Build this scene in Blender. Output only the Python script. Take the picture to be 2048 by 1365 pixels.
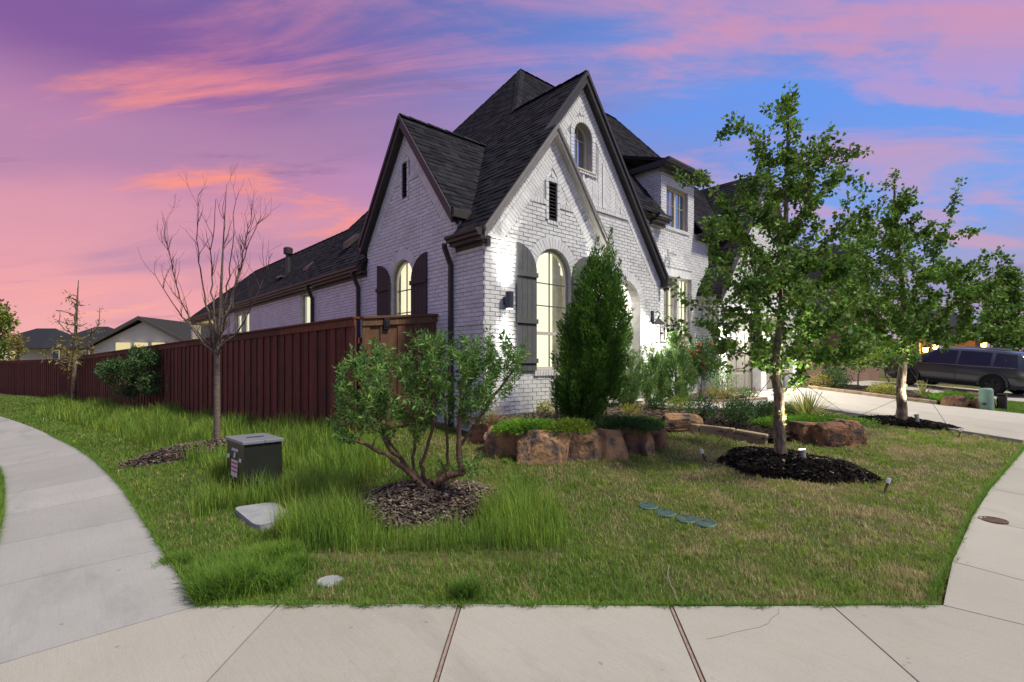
import bpy, bmesh, math, random
import numpy as np
from mathutils import Vector, Matrix
from mathutils.geometry import tessellate_polygon

# ------------------------------------------------------------------ camera, sky, sun, exposure
# World: X runs along the front street, Y along the side street.  All heights below are written
# relative to the lens and lifted together by LIFT at the very end.
LIFT = 1.79
R = math.radians
SC = bpy.context.scene
COL = SC.collection
for o in list(bpy.data.objects):
    bpy.data.objects.remove(o)

VA = R(48.1)                      # viewing direction, measured from +X
CV, SV = math.cos(VA), math.sin(VA)
FPX, HOR = 1029.0, 725.0
cam = bpy.data.cameras.new('camera')
cam.sensor_width = 36.0
cam.lens = 36.0 * FPX / 2048.0
cam.shift_y = (HOR - 682.5) / 2048.0
cam.clip_start = 0.05
cam.clip_end = 2000
cam_o = bpy.data.objects.new('camera', cam)
COL.objects.link(cam_o)
cam_o.rotation_euler = (R(90), 0, VA - R(90))
SC.camera = cam_o

EXPO = 0.9
SUN_EL, SUN_AZ = R(56), R(-64)    # direction towards the sun, azimuth from +X (it stands over the front street)
SC.view_settings.view_transform = 'Standard'
SC.view_settings.look = 'None'
SC.view_settings.gamma = 1.0
SC.view_settings.exposure = EXPO

sun = bpy.data.lights.new('sun', 'SUN')
sun.energy = 2.3
sun.angle = R(8)
sun.color = (1.0, 0.93, 0.78)
sun_o = bpy.data.objects.new('sun', sun)
COL.objects.link(sun_o)
sd = Vector((math.cos(SUN_EL) * math.cos(SUN_AZ), math.cos(SUN_EL) * math.sin(SUN_AZ), math.sin(SUN_EL)))
sun_o.rotation_euler = (-sd).to_track_quat('-Z', 'Y').to_euler()
sun_o.location = (0, -10, 12)

world = bpy.data.worlds.new('World')
SC.world = world
world.use_nodes = True


NX, NY = 2.0, 30.0


def build_world():
    nt = world.node_tree
    N, L = nt.nodes, nt.links
    N.clear()

    def nd(t, **k):
        n = N.new(t)
        for a, b in k.items():
            setattr(n, a, b)
        return n

    def math_(op, a, b=None, clamp=False):
        n = nd('ShaderNodeMath', operation=op, use_clamp=clamp)
        for i, v in enumerate((a, b)):
            if v is None:
                continue
            if isinstance(v, (int, float)):
                n.inputs[i].default_value = v
            else:
                L.new(v, n.inputs[i])
        return n.outputs[0]

    def ramp(fac, stops, interp='EASE'):
        n = nd('ShaderNodeValToRGB')
        n.color_ramp.interpolation = interp
        e = n.color_ramp.elements
        while len(e) < len(stops):
            e.new(0.5)
        for i, (p, c) in enumerate(stops):
            e[i].position = p
            e[i].color = (c, c, c, 1) if isinstance(c, (int, float)) else (*c, 1)
        L.new(fac, n.inputs[0])
        return n.outputs[0]

    def mix(f, a, b, mode='MIX'):
        n = nd('ShaderNodeMix', data_type='RGBA', blend_type=mode)
        for s, v in ((n.inputs['Factor'], f), (n.inputs['A'], a), (n.inputs['B'], b)):
            if isinstance(v, (int, float)):
                s.default_value = v
            elif isinstance(v, tuple):
                s.default_value = (*v, 1)
            else:
                L.new(v, s)
        return n.outputs['Result']

    tc = nd('ShaderNodeTexCoord')
    sep = nd('ShaderNodeSeparateXYZ')
    L.new(tc.outputs['Generated'], sep.inputs[0])
    x, y, z = sep.outputs
    # a: -1 towards the afterglow (north-west), +1 away from it
    a = math_('ADD', math_('MULTIPLY', x, SV), math_('MULTIPLY', y, -CV))
    el = math_('MAXIMUM', z, 0.0)
    # cloud deck coordinates: direction projected on a high plane
    den = math_('ADD', el, 0.16)
    px = math_('DIVIDE', a, den)
    fwd = math_('ADD', math_('MULTIPLY', x, CV), math_('MULTIPLY', y, SV))
    py = math_('DIVIDE', fwd, den)

    def noise(sx, sy, ox, oy, detail=6, rough=0.55, dist=0.4, rot=0.0):
        c, s = math.cos(rot), math.sin(rot)
        u = math_('ADD', math_('MULTIPLY', px, c), math_('MULTIPLY', py, s))
        v = math_('ADD', math_('MULTIPLY', px, -s), math_('MULTIPLY', py, c))
        cb = nd('ShaderNodeCombineXYZ')
        L.new(math_('ADD', math_('MULTIPLY', u, sx), ox), cb.inputs[0])
        L.new(math_('ADD', math_('MULTIPLY', v, sy), oy), cb.inputs[1])
        n = nd('ShaderNodeTexNoise')
        n.inputs['Scale'].default_value = 1.0
        n.inputs['Detail'].default_value = detail
        n.inputs['Roughness'].default_value = rough
        n.inputs['Distortion'].default_value = dist
        L.new(cb.outputs[0], n.inputs['Vector'])
        return n.outputs[0]

    # clear sky: pink low in the glow, violet above it, blue away from it
    # g: 1 towards the afterglow, falling off all round the horizon
    ga = VA + R(52)
    g = math_('ADD', math_('MULTIPLY', x, math.cos(ga)), math_('MULTIPLY', y, math.sin(ga)))
    left = ramp(el, [(0.0, (.98, .48, .45)), (.11, (.90, .40, .43)), (.21, (.76, .35, .44)), (.32, (.56, .26, .45)), (.44, (.25, .12, .36)), (.58, (.15, .11, .36)), (.78, (.25, .36, .58)), (1, (.31, .46, .66))])  # overhead stops, out of view, brightened and blued to lift the ambient fill
    right = ramp(el, [(0.0, (.56, .38, .46)), (.12, (.40, .38, .62)), (.24, (.22, .41, .90)), (.42, (.15, .36, .94)), (.58, (.15, .27, .68)), (.75, (.25, .38, .62)), (1, (.31, .46, .66))])  # same brightened overhead stops for ambient fill
    side = ramp(math_('SUBTRACT', 0.5, math_('MULTIPLY', g, 0.5)), [(0.06, 0.0), (.36, 1.0)])
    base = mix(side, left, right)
    # broad lilac banks
    n1 = noise(.34, .95, 3.1, 7.7, 5, .55, .5, -.10)
    f1 = ramp(n1, [(.42, 0.0), (.64, 1.0)])
    bank = mix(side, (.42, .24, .42), (.30, .28, .55))
    base = mix(math_('MULTIPLY', f1, .68), base, bank)
    # lit streaks
    n2 = noise(.46, 1.55, NX, NY, 10, .64, .9, -.04)
    f2 = ramp(n2, [(.51, 0.0), (.64, 1.0)])
    lit_l = ramp(el, [(0.0, (1.0, .46, .42)), (.30, (1.05, .35, .27)), (.50, (.80, .27, .36)), (1, (.30, .16, .36))])
    lit = mix(side, lit_l, (.78, .34, .46))
    hor = ramp(el, [(0.0, .4), (.08, 1.0), (.55, .95), (.8, .4)])
    base = mix(math_('MULTIPLY', math_('MULTIPLY', f2, hor), math_('SUBTRACT', 0.92, math_('MULTIPLY', side, .42))), base, lit)
    # thin rosy veils drifting over the blue side
    n4 = noise(.55, 1.7, 17.0, 41.0, 8, .62, .9, .10)
    f4 = ramp(n4, [(.50, 0.0), (.64, 1.0)])
    base = mix(math_('MULTIPLY', math_('MULTIPLY', f4, side), .7), base, ramp(el, [(0.0, (.70, .42, .50)), (.25, (.66, .36, .50)), (.5, (.72, .32, .46)), (1, (.4, .3, .5))]))
    # small grey-violet clouds
    n3 = noise(.9, 3.0, 21.0, 5.5, 6, .62, .6, .05)
    f3 = ramp(n3, [(.57, 0.0), (.72, 1.0)])
    base = mix(math_('MULTIPLY', f3, .55), base, mix(side, (.24, .15, .30), (.20, .20, .40)))
    # below the horizon: dull ground bounce
    base = mix(ramp(math_('ADD', math_('MULTIPLY', z, 4.0), .5), [(.44, 0.0), (.5, 1.0)]), (.10, .09, .08), base)
    hs = nd('ShaderNodeHueSaturation')
    hs.inputs['Saturation'].default_value = 1.03
    L.new(base, hs.inputs['Color'])
    base = hs.outputs['Color']
    bg = nd('ShaderNodeBackground')
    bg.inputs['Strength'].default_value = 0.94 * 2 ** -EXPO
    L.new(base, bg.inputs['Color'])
    # the physical sky of a sun behind the houses, faint under the clouds
    sky = nd('ShaderNodeTexSky', sky_type='NISHITA')
    sky.sun_disc = False
    sky.sun_elevation = SUN_EL
    sky.sun_rotation = R(90) - SUN_AZ
    bg2 = nd('ShaderNodeBackground')
    bg2.inputs['Strength'].default_value = 0.0022
    L.new(sky.outputs[0], bg2.inputs['Color'])
    add = nd('ShaderNodeAddShader')
    L.new(bg.outputs[0], add.inputs[0])
    L.new(bg2.outputs[0], add.inputs[1])
    out = nd('ShaderNodeOutputWorld')
    L.new(add.outputs[0], out.inputs['Surface'])


build_world()
SC.cycles.use_denoising = True
SC.cycles.max_bounces = 6
SC.cycles.transparent_max_bounces = 12
SC.cycles.sample_clamp_indirect = 4.0

# ------------------------------------------------------------------ helpers: placing
rng = np.random.default_rng(7)
rnd = random.Random(5)


def P(px, py, z):
    """point at height z (rel. lens) seen at a photograph pixel"""
    d = FPX * (-z) / (py - HOR)
    r = (px - 1024) / FPX * d
    return Vector((CV * d + SV * r, SV * d - CV * r, z))


def D(px, py, d):
    """point at depth d seen at a photograph pixel"""
    r = (px - 1024) / FPX * d
    return Vector((CV * d + SV * r, SV * d - CV * r, (HOR - py) * d / FPX))


def rd(r, d, z=0.0):
    return Vector((CV * d + SV * r, SV * d - CV * r, z))


def proj(p):
    d = CV * p[0] + SV * p[1]
    r = SV * p[0] - CV * p[1]
    return 1024 + FPX * r / d, HOR - FPX * p[2] / d, d


# ------------------------------------------------------------------ helpers: objects
def tag(o, label, cat=None, group=None, kind=None):
    o['label'] = label
    if cat:
        o['category'] = cat
    if group:
        o['group'] = group
    if kind:
        o['kind'] = kind
    return o


def thing(name, label, cat, loc, group=None):
    o = bpy.data.objects.new(name, None)
    o.empty_display_size = 0.1
    COL.objects.link(o)
    o.location = loc
    return tag(o, label, cat, group)


def put(o, parent):
    if parent is not None:
        o.parent = parent
        if parent.type == 'EMPTY':
            o.matrix_parent_inverse = Matrix.Translation(-Vector(parent.location))
    return o


def obj(name, me, mat=None, parent=None, smooth=False):
    if mat is not None and not me.materials:
        me.materials.append(mat)
    if smooth:
        me.polygons.foreach_set('use_smooth', np.ones(len(me.polygons), dtype=bool))
    o = bpy.data.objects.new(name, me)
    COL.objects.link(o)
    return put(o, parent)


def np_mesh(name, V, F):
    """V (n,3), F (m,k) all the same k"""
    V = np.asarray(V, dtype=np.float32)
    F = np.asarray(F, dtype=np.int32)
    me = bpy.data.meshes.new(name)
    me.vertices.add(len(V))
    me.vertices.foreach_set('co', V.ravel())
    k = F.shape[1]
    me.loops.add(F.size)
    me.loops.foreach_set('vertex_index', F.ravel())
    me.polygons.add(len(F))
    me.polygons.foreach_set('loop_start', np.arange(0, F.size, k, dtype=np.int32))
    me.update(calc_edges=True)
    return me


class MB:
    """collects simple solids into one mesh"""

    def __init__(self):
        self.v, self.f = [], []

    def add(self, v, f):
        n = len(self.v)
        self.v += [tuple(p) for p in v]
        self.f += [tuple(i + n for i in q) for q in f]
        return self

    def box(self, a, b, m=None):
        x0, y0, z0 = (min(p, q) for p, q in zip(a, b))
        x1, y1, z1 = (max(p, q) for p, q in zip(a, b))
        v = [(x0, y0, z0), (x1, y0, z0), (x1, y1, z0), (x0, y1, z0), (x0, y0, z1), (x1, y0, z1), (x1, y1, z1), (x0, y1, z1)]
        if m is not None:
            v = [m @ Vector(p) for p in v]
        return self.add(v, [(0, 3, 2, 1), (4, 5, 6, 7), (0, 1, 5, 4), (1, 2, 6, 5), (2, 3, 7, 6), (3, 0, 4, 7)])

    def beam(self, a, b, w, h, up=(0, 0, 1)):
        """box of section w (sideways) x h (up) from a to b"""
        a, b = Vector(a), Vector(b)
        t = (b - a).normalized()
        s = t.cross(Vector(up)).normalized()
        u = s.cross(t)
        v = []
        for p in (a, b):
            for i, j in ((-1, -1), (1, -1), (1, 1), (-1, 1)):
                v.append(p + s * (w / 2 * i) + u * (h / 2 * j))
        return self.add(v, [(3, 2, 1, 0), (4, 5, 6, 7), (0, 1, 5, 4), (1, 2, 6, 5), (2, 3, 7, 6), (3, 0, 4, 7)])

    def prism(self, poly, vec):
        """polygon (3D points) swept by vec"""
        n = len(poly)
        a = [Vector(p) for p in poly]
        v = a + [p + Vector(vec) for p in a]
        tris = tessellate_polygon([a])
        f = [tuple(t) for t in tris] + [tuple(i + n for i in reversed(t)) for t in tris]
        f += [(i, (i + 1) % n, (i + 1) % n + n, i + n) for i in range(n)]
        return self.add(v, f)

    def tube(self, pts, rad, n=8, cap=True):
        pts = [Vector(p) for p in pts]
        if isinstance(rad, (int, float)):
            rad = [rad] * len(pts)
        v, f = [], []
        ref = None
        for i, p in enumerate(pts):
            t = (pts[min(i + 1, len(pts) - 1)] - pts[max(i - 1, 0)]).normalized()
            if ref is None:
                ref = t.orthogonal().normalized()
            s = (ref - t * ref.dot(t)).normalized()
            ref = s
            b = t.cross(s)
            for k in range(n):
                an = 2 * math.pi * k / n
                v.append(p + (s * math.cos(an) + b * math.sin(an)) * rad[i])
        for i in range(len(pts) - 1):
            for k in range(n):
                k2 = (k + 1) % n
                f.append((i * n + k, i * n + k2, (i + 1) * n + k2, (i + 1) * n + k))
        if cap:
            f.append(tuple(range(n - 1, -1, -1)))
            f.append(tuple(range((len(pts) - 1) * n, len(pts) * n)))
        return self.add(v, f)

    def lathe(self, prof, c, n=24, m=None):
        """profile [(r,z)] about a vertical axis at c"""
        v, f = [], []
        for r, z in prof:
            for k in range(n):
                an = 2 * math.pi * k / n
                q = Vector((c[0] + r * math.cos(an), c[1] + r * math.sin(an), c[2] + z))
                v.append(m @ q if m is not None else q)
        for i in range(len(prof) - 1):
            for k in range(n):
                k2 = (k + 1) % n
                f.append((i * n + k, i * n + k2, (i + 1) * n + k2, (i + 1) * n + k))
        f.append(tuple(range(n - 1, -1, -1)))
        f.append(tuple(range((len(prof) - 1) * n, len(prof) * n)))
        return self.add(v, f)

    def mesh(self, name):
        me = bpy.data.meshes.new(name)
        me.from_pydata(self.v, [], self.f)
        me.update()
        return me

    def build(self, name, mat, parent=None, smooth=False, bevel=0.0, label=None):
        me = self.mesh(name)
        if bevel:
            bm = bmesh.new()
            bm.from_mesh(me)
            bmesh.ops.recalc_face_normals(bm, faces=bm.faces)
            bmesh.ops.bevel(bm, geom=list(bm.edges), offset=bevel, segments=1, affect='EDGES', clamp_overlap=True)
            bm.to_mesh(me)
            bm.free()
        o = obj(name, me, mat, parent, smooth)
        if label:
            o['label'] = label
        return o


def parts(name, items, mat, parent, **k):
    return [i.build(name, mat, parent, **k) for i in items]


# ------------------------------------------------------------------ helpers: materials
def nodes(name):
    m = bpy.data.materials.new(name)
    m.use_nodes = True
    nt = m.node_tree
    nt.nodes.clear()
    out = nt.nodes.new('ShaderNodeOutputMaterial')
    return m, nt, out


def mat(name, c1, c2=None, scale=4.0, rough=0.75, spec=0.3, island=0.0, hue=0.0, bump=0.0, bscale=40.0, metal=0.0,
        trans=0.0, lo=.35, hi=.65, c3=None, s3=1.0, lo3=.5, hi3=.62, stretch=None, detail=5, coat=0.0, obj_rand=False, bstretch=None):
    """surface with: base noise between c1 and c2, optional patches of c3, per-piece variation, fine relief"""
    m, nt, out = nodes(name)
    N, L = nt.nodes, nt.links
    geo = N.new('ShaderNodeNewGeometry')

    def vec(st):
        if st is None:
            return geo.outputs['Position']
        mp = N.new('ShaderNodeMapping')
        mp.inputs['Scale'].default_value = st
        L.new(geo.outputs['Position'], mp.inputs[0])
        return mp.outputs[0]

    def noise(sc, dt, st=None):
        n = N.new('ShaderNodeTexNoise')
        n.inputs['Scale'].default_value = sc
        n.inputs['Detail'].default_value = dt
        L.new(vec(st), n.inputs['Vector'])
        return n.outputs[0]

    def rmp(s, a, b):
        n = N.new('ShaderNodeMapRange')
        n.clamp = True
        n.inputs[1].default_value = a
        n.inputs[2].default_value = b
        L.new(s, n.inputs[0])
        return n.outputs[0]

    def mixc(f, a, b):
        n = N.new('ShaderNodeMix')
        n.data_type = 'RGBA'
        L.new(f, n.inputs['Factor'])
        for s, v in ((n.inputs['A'], a), (n.inputs['B'], b)):
            if isinstance(v, tuple):
                s.default_value = (*v, 1)
            else:
                L.new(v, s)
        return n.outputs['Result']

    col = c1
    if c2 is not None:
        col = mixc(rmp(noise(scale, detail, stretch), lo, hi), c1, c2)
    if c3 is not None:
        col = mixc(rmp(noise(s3, 4), lo3, hi3), col, c3)
    if island or hue:
        h = N.new('ShaderNodeHueSaturation')
        if isinstance(col, tuple):
            h.inputs['Color'].default_value = (*col, 1)
        else:
            L.new(col, h.inputs['Color'])
        src = geo.outputs['Random Per Island']
        if obj_rand:
            oi = N.new('ShaderNodeObjectInfo')
            ad = N.new('ShaderNodeMath')
            ad.operation = 'ADD'
            L.new(src, ad.inputs[0])
            L.new(oi.outputs['Random'], ad.inputs[1])
            fr = N.new('ShaderNodeMath')
            fr.operation = 'FRACT'
            L.new(ad.outputs[0], fr.inputs[0])
            src = fr.outputs[0]
        mr = N.new('ShaderNodeMapRange')
        mr.inputs[3].default_value = 1 - island
        mr.inputs[4].default_value = 1 + island
        L.new(src, mr.inputs[0])
        L.new(mr.outputs[0], h.inputs['Value'])
        if hue:
            wn = N.new('ShaderNodeTexWhiteNoise')
            wn.noise_dimensions = '1D'
            L.new(src, wn.inputs['W'])
            m2 = N.new('ShaderNodeMapRange')
            m2.inputs[3].default_value = .5 - hue
            m2.inputs[4].default_value = .5 + hue
            L.new(wn.outputs['Value'], m2.inputs[0])
            L.new(m2.outputs[0], h.inputs['Hue'])
        col = h.outputs['Color']
    b = N.new('ShaderNodeBsdfPrincipled')
    b.inputs['Roughness'].default_value = rough
    b.inputs['Specular IOR Level'].default_value = spec
    b.inputs['Metallic'].default_value = metal
    b.inputs['Coat Weight'].default_value = coat
    if isinstance(col, tuple):
        b.inputs['Base Color'].default_value = (*col, 1)
    else:
        L.new(col, b.inputs['Base Color'])
    if bump:
        bp = N.new('ShaderNodeBump')
        bp.inputs['Strength'].default_value = bump
        bp.inputs['Distance'].default_value = 0.02
        L.new(noise(bscale, 6, bstretch), bp.inputs['Height'])
        L.new(bp.outputs[0], b.inputs['Normal'])
    sh = b.outputs[0]
    if trans:
        t = N.new('ShaderNodeBsdfTranslucent')
        if isinstance(col, tuple):
            t.inputs['Color'].default_value = (*col, 1)
        else:
            L.new(col, t.inputs['Color'])
        mx = N.new('ShaderNodeMixShader')
        mx.inputs[0].default_value = trans
        L.new(sh, mx.inputs[1])
        L.new(t.outputs[0], mx.inputs[2])
        sh = mx.outputs[0]
    L.new(sh, out.inputs['Surface'])
    return m


def emit(name, c, s):
    m, nt, out = nodes(name)
    e = nt.nodes.new('ShaderNodeEmission')
    e.inputs['Color'].default_value = (*c, 1)
    e.inputs['Strength'].default_value = s * 2 ** -EXPO
    nt.links.new(e.outputs[0], out.inputs['Surface'])
    return m


def glass(name, refl=0.05, tint=(.95, .97, .96)):
    m, nt, out = nodes(name)
    N, L = nt.nodes, nt.links
    t = N.new('ShaderNodeBsdfTransparent')
    t.inputs['Color'].default_value = (*tint, 1)
    g = N.new('ShaderNodeBsdfGlossy')
    g.inputs['Roughness'].default_value = 0.02
    lw = N.new('ShaderNodeLayerWeight')
    lw.inputs['Blend'].default_value = 0.15
    mr = N.new('ShaderNodeMapRange')
    mr.inputs[3].default_value = refl
    mr.inputs[4].default_value = min(1, refl + .22)
    L.new(lw.outputs['Fresnel'], mr.inputs[0])
    mx = N.new('ShaderNodeMixShader')
    L.new(mr.outputs[0], mx.inputs[0])
    L.new(t.outputs[0], mx.inputs[1])
    L.new(g.outputs[0], mx.inputs[2])
    L.new(mx.outputs[0], out.inputs['Surface'])
    return m


def spot(name, loc, target, power, size, blend=.4, col=(1, .93, .8), rad=.03, parent=None):
    l = bpy.data.lights.new(name, 'SPOT')
    l.energy = power
    l.spot_size = R(size)
    l.spot_blend = blend
    l.color = col
    l.shadow_soft_size = rad
    o = bpy.data.objects.new(name, l)
    COL.objects.link(o)
    o.location = loc
    o.rotation_euler = (Vector(target) - Vector(loc)).to_track_quat('-Z', 'Y').to_euler()
    return put(o, parent)


def point(name, loc, power, col=(1, .9, .75), rad=.05, parent=None):
    l = bpy.data.lights.new(name, 'POINT')
    l.energy = power
    l.color = col
    l.shadow_soft_size = rad
    o = bpy.data.objects.new(name, l)
    COL.objects.link(o)
    o.location = loc
    return put(o, parent)


M = {}
M['lawn_soil'] = mat('lawn_soil', (.085, .085, .030), (.060, .085, .020), 3.0, .95, .1, c3=(.20, .15, .075), s3=.9, lo3=.46, hi3=.66, bump=.8, bscale=60)
def concrete_mat(name, c, dark, warm, broom):
    m, nt, out = nodes(name)
    N, L = nt.nodes, nt.links
    geo = N.new('ShaderNodeNewGeometry')

    def noise(sc, dt, st=(1, 1, 1), rough=.55):
        mp = N.new('ShaderNodeMapping')
        mp.inputs['Rotation'].default_value = (0, 0, broom)
        mp.inputs['Scale'].default_value = st
        L.new(geo.outputs['Position'], mp.inputs[0])
        n = N.new('ShaderNodeTexNoise')
        n.inputs['Scale'].default_value = sc
        n.inputs['Detail'].default_value = dt
        n.inputs['Roughness'].default_value = rough
        L.new(mp.outputs[0], n.inputs['Vector'])
        return n.outputs[0]

    def mixc(src, a, b, lo, hi, amt):
        mr = N.new('ShaderNodeMapRange')
        mr.clamp = True
        mr.inputs[1].default_value, mr.inputs[2].default_value = lo, hi
        mr.inputs[4].default_value = amt
        L.new(src, mr.inputs[0])
        n = N.new('ShaderNodeMix')
        n.data_type = 'RGBA'
        L.new(mr.outputs[0], n.inputs['Factor'])
        for s_, v in ((n.inputs['A'], a), (n.inputs['B'], b)):
            if isinstance(v, tuple):
                s_.default_value = (*v, 1)
            else:
                L.new(v, s_)
        return n.outputs['Result']
    col = mixc(noise(.7, 6), c, dark, .38, .68, .55)
    col = mixc(noise(2.6, 8, rough=.7), col, warm, .50, .72, .45)
    col = mixc(noise(3.0, 6, (26, 1, 1)), col, dark, .45, .70, .28)
    col = mixc(noise(140, 3), col, tuple(v * .62 for v in dark), .55, .75, .5)
    col = mixc(noise(9, 3), col, tuple(v * .45 for v in dark), .70, .78, .7)
    col = mixc(noise(1.6, 7, (1, .35, 1), .65), col, tuple(v * .72 for v in dark), .56, .74, .6)
    oi = N.new('ShaderNodeObjectInfo')
    hs = N.new('ShaderNodeHueSaturation')
    mv = N.new('ShaderNodeMapRange')
    mv.inputs[3].default_value, mv.inputs[4].default_value = .90, 1.06
    L.new(oi.outputs['Random'], mv.inputs[0])
    L.new(mv.outputs[0], hs.inputs['Value'])
    L.new(col, hs.inputs['Color'])
    col = hs.outputs['Color']
    b = N.new('ShaderNodeBsdfPrincipled')
    b.inputs['Roughness'].default_value = .9
    b.inputs['Specular IOR Level'].default_value = .2
    L.new(col, b.inputs['Base Color'])
    bp = N.new('ShaderNodeBump')
    bp.inputs['Strength'].default_value = .35
    bp.inputs['Distance'].default_value = .01
    L.new(noise(9.0, 4, (26, 1.0, 1)), bp.inputs['Height'])
    L.new(bp.outputs[0], b.inputs['Normal'])
    L.new(b.outputs[0], out.inputs['Surface'])
    return m


M['concrete'] = concrete_mat('concrete', (.39, .372, .315), (.305, .291, .248), (.335, .305, .225), R(-42))
M['concrete_side'] = concrete_mat('concrete_side', (.36, .355, .33), (.28, .277, .258), (.30, .292, .25), R(95))
M['concrete_drive'] = concrete_mat('concrete_drive', (.46, .43, .365), (.38, .355, .305), (.41, .36, .28), R(5))
M['asphalt'] = mat('asphalt', (.06, .06, .06), (.045, .045, .047), 2, .9, .2, bump=.4, bscale=120)
M['paint_brick'] = mat('paint_brick', (.74, .745, .73), (.67, .675, .66), 7, .55, .35, island=.07, c3=(.60, .60, .58), s3=1.7, lo3=.52, hi3=.72, bump=.35, bscale=55, obj_rand=True)
M['paint_mortar'] = mat('paint_mortar', (.38, .375, .365), (.31, .305, .30), 9, .8, .2, bump=.3, bscale=70)
M['cream'] = mat('cream', (.66, .58, .44), (.60, .53, .40), 5, .6, .3)
M['frame'] = mat('frame', (.60, .56, .47), None, rough=.45, spec=.4)
M['shingle'] = mat('shingle', (.030, .028, .032), (.021, .022, .028), 5, .95, .06, island=.34, hue=.02, bump=.5, bscale=120, obj_rand=True)
M['roof_felt'] = mat('roof_felt', (.018, .017, .017), None, rough=.95)
M['trim_dark'] = mat('trim_dark', (.050, .044, .040), (.042, .037, .034), 8, .45, .4)
M['trim_pale'] = mat('trim_pale', (.24, .228, .205), (.215, .20, .18), 8, .5, .4)
M['trim_taupe'] = mat('trim_taupe', (.105, .094, .078), (.09, .08, .068), 8, .5, .4)
M['shutter_grey'] = mat('shutter_grey', (.135, .140, .138), (.105, .108, .108), 14, .65, .3, stretch=(6, 6, .6), bump=.4, bscale=30, bstretch=(8, 8, .6))
M['shutter_brown'] = mat('shutter_brown', (.060, .048, .044), (.040, .033, .031), 14, .65, .3, stretch=(6, 6, .6), bump=.4, bscale=30, bstretch=(8, 8, .6))
M['black_metal'] = mat('black_metal', (.015, .015, .016), None, rough=.4, spec=.5)
M['lamp_metal'] = mat('lamp_metal', (.045, .055, .065), None, rough=.4, spec=.5)
M['glass'] = glass('glass')
M['glass_upper'] = glass('glass_upper', .70, (.4, .5, .6))
M['dark_room'] = mat('dark_room', (.02, .03, .05), None, rough=.9)
M['room'] = emit('room', (.92, .86, .55), 1.5)
M['room_cool'] = emit('room_cool', (.90, .87, .62), 1.4)
M['curtain'] = mat('curtain', (.62, .60, .52), (.50, .48, .42), 10, .9, .1, trans=.4)
M['lamp_glow'] = emit('lamp_glow', (1, .96, .86), 14)
M['amber_glow'] = emit('amber_glow', (1, .52, .12), 9)
M['fence'] = mat('fence', (0.173, 0.054, 0.033), (0.108, 0.032, 0.021), 9, .7, .25, stretch=(5, 5, .5), island=.30, hue=.01, bump=.5, bscale=26, bstretch=(7, 7, .5), c3=(.085, .040, .030), s3=2.2, lo3=.55, hi3=.75, obj_rand=True)
M['fence_gate'] = mat('fence_gate', (.165, .088, .045), (.105, .055, .028), 9, .65, .3, stretch=(5, 5, .5), island=.18, bump=.5, bscale=26, bstretch=(7, 7, .5), obj_rand=True)
M['rock'] = mat('rock', (.36, .215, .105), (.24, .145, .078), 5, .9, .2, c3=(.115, .092, .078), s3=6.0, lo3=.48, hi3=.66, bump=1.0, bscale=22, detail=10, island=.22, obj_rand=True)
M['rock_red'] = mat('rock_red', (.28, .145, .078), (.19, .10, .060), 6, .9, .2, c3=(.075, .060, .052), s3=6.0, lo3=.46, hi3=.64, bump=1.0, bscale=22, detail=10, island=.22, obj_rand=True)
M['edging'] = mat('edging', (.42, .32, .20), (.33, .24, .15), 5, .9, .2, bump=.6, bscale=30, island=.12, obj_rand=True)
M['mulch_dark'] = mat('mulch_dark', (.018, .013, .010), (.010, .008, .007), 20, .9, .15, island=.5, bump=.8, bscale=60)
M['mulch_grey'] = mat('mulch_grey', (0.189, 0.144, 0.108), (0.108, 0.081, 0.063), 18, .9, .15, island=.55, bump=.8, bscale=60)
M['chip_pale'] = mat('chip_pale', (.20, .165, .13), None, rough=.9, island=.6)
M['soil'] = mat('soil', (.055, .038, .026), (.032, .024, .018), 12, .95, .1, bump=.9, bscale=50)
M['bark'] = mat('bark', (.27, .21, .15), (.10, .075, .055), 22, .9, .15, stretch=(1, 1, .35), bump=1.0, bscale=40, bstretch=(1, 1, .3))
M['bark_pale'] = mat('bark_pale', (.20, .165, .125), (.12, .095, .075), 14, .85, .2, stretch=(1, 1, 2.5), bump=.5, bscale=40)
M['bark_red'] = mat('bark_red', (.19, .120, .075), (.11, .065, .045), 18, .85, .2, stretch=(1, 1, .5), bump=.6, bscale=40)
M['twig'] = mat('twig', (.12, .070, .058), (.085, .052, .045), 8, .8, .2)
M['steel'] = mat('steel', (.42, .44, .45), None, rough=.35, spec=.5, metal=.6)
M['cable'] = mat('cable', (.03, .03, .03), None, rough=.6)
M['white_plastic'] = mat('white_plastic', (.72, .72, .70), None, rough=.45)


def leafmat(name, c1, c2, hue=.02, island=.35, trans=.35, scale=3.0):
    return mat(name, c1, c2, scale, .55, .35, island=island, hue=hue, trans=trans)


M['leaf_oak'] = leafmat('leaf_oak', (.165, .290, .036), (.080, .175, .026), island=.55, hue=.028)
M['leaf_shrub'] = leafmat('leaf_shrub', (.165, .310, .060), (.100, .215, .048), island=.45)
M['leaf_dark'] = leafmat('leaf_dark', (.075, .160, .040), (.050, .115, .034))
M['leaf_lime'] = leafmat('leaf_lime', (.22, .30, .030), (.15, .24, .025))
M['leaf_yellow'] = leafmat('leaf_yellow', (.42, .40, .060), (.28, .32, .050))
M['leaf_cypress'] = leafmat('leaf_cypress', (.125, .265, .030), (.062, .155, .026), island=.5)
M['leaf_juniper'] = leafmat('leaf_juniper', (.215, .350, .100), (.140, .255, .078), island=.45)  # leaf colour brightened to stand in for lantern light on the junipers
M['leaf_spread'] = leafmat('leaf_spread', (.20, .40, .035), (.135, .29, .03))
M['leaf_gold'] = leafmat('leaf_gold', (.34, .29, .07), (.23, .22, .055))
M['leaf_straw'] = leafmat('leaf_straw', (.36, .27, .13), (.26, .19, .09), hue=.01)
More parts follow.
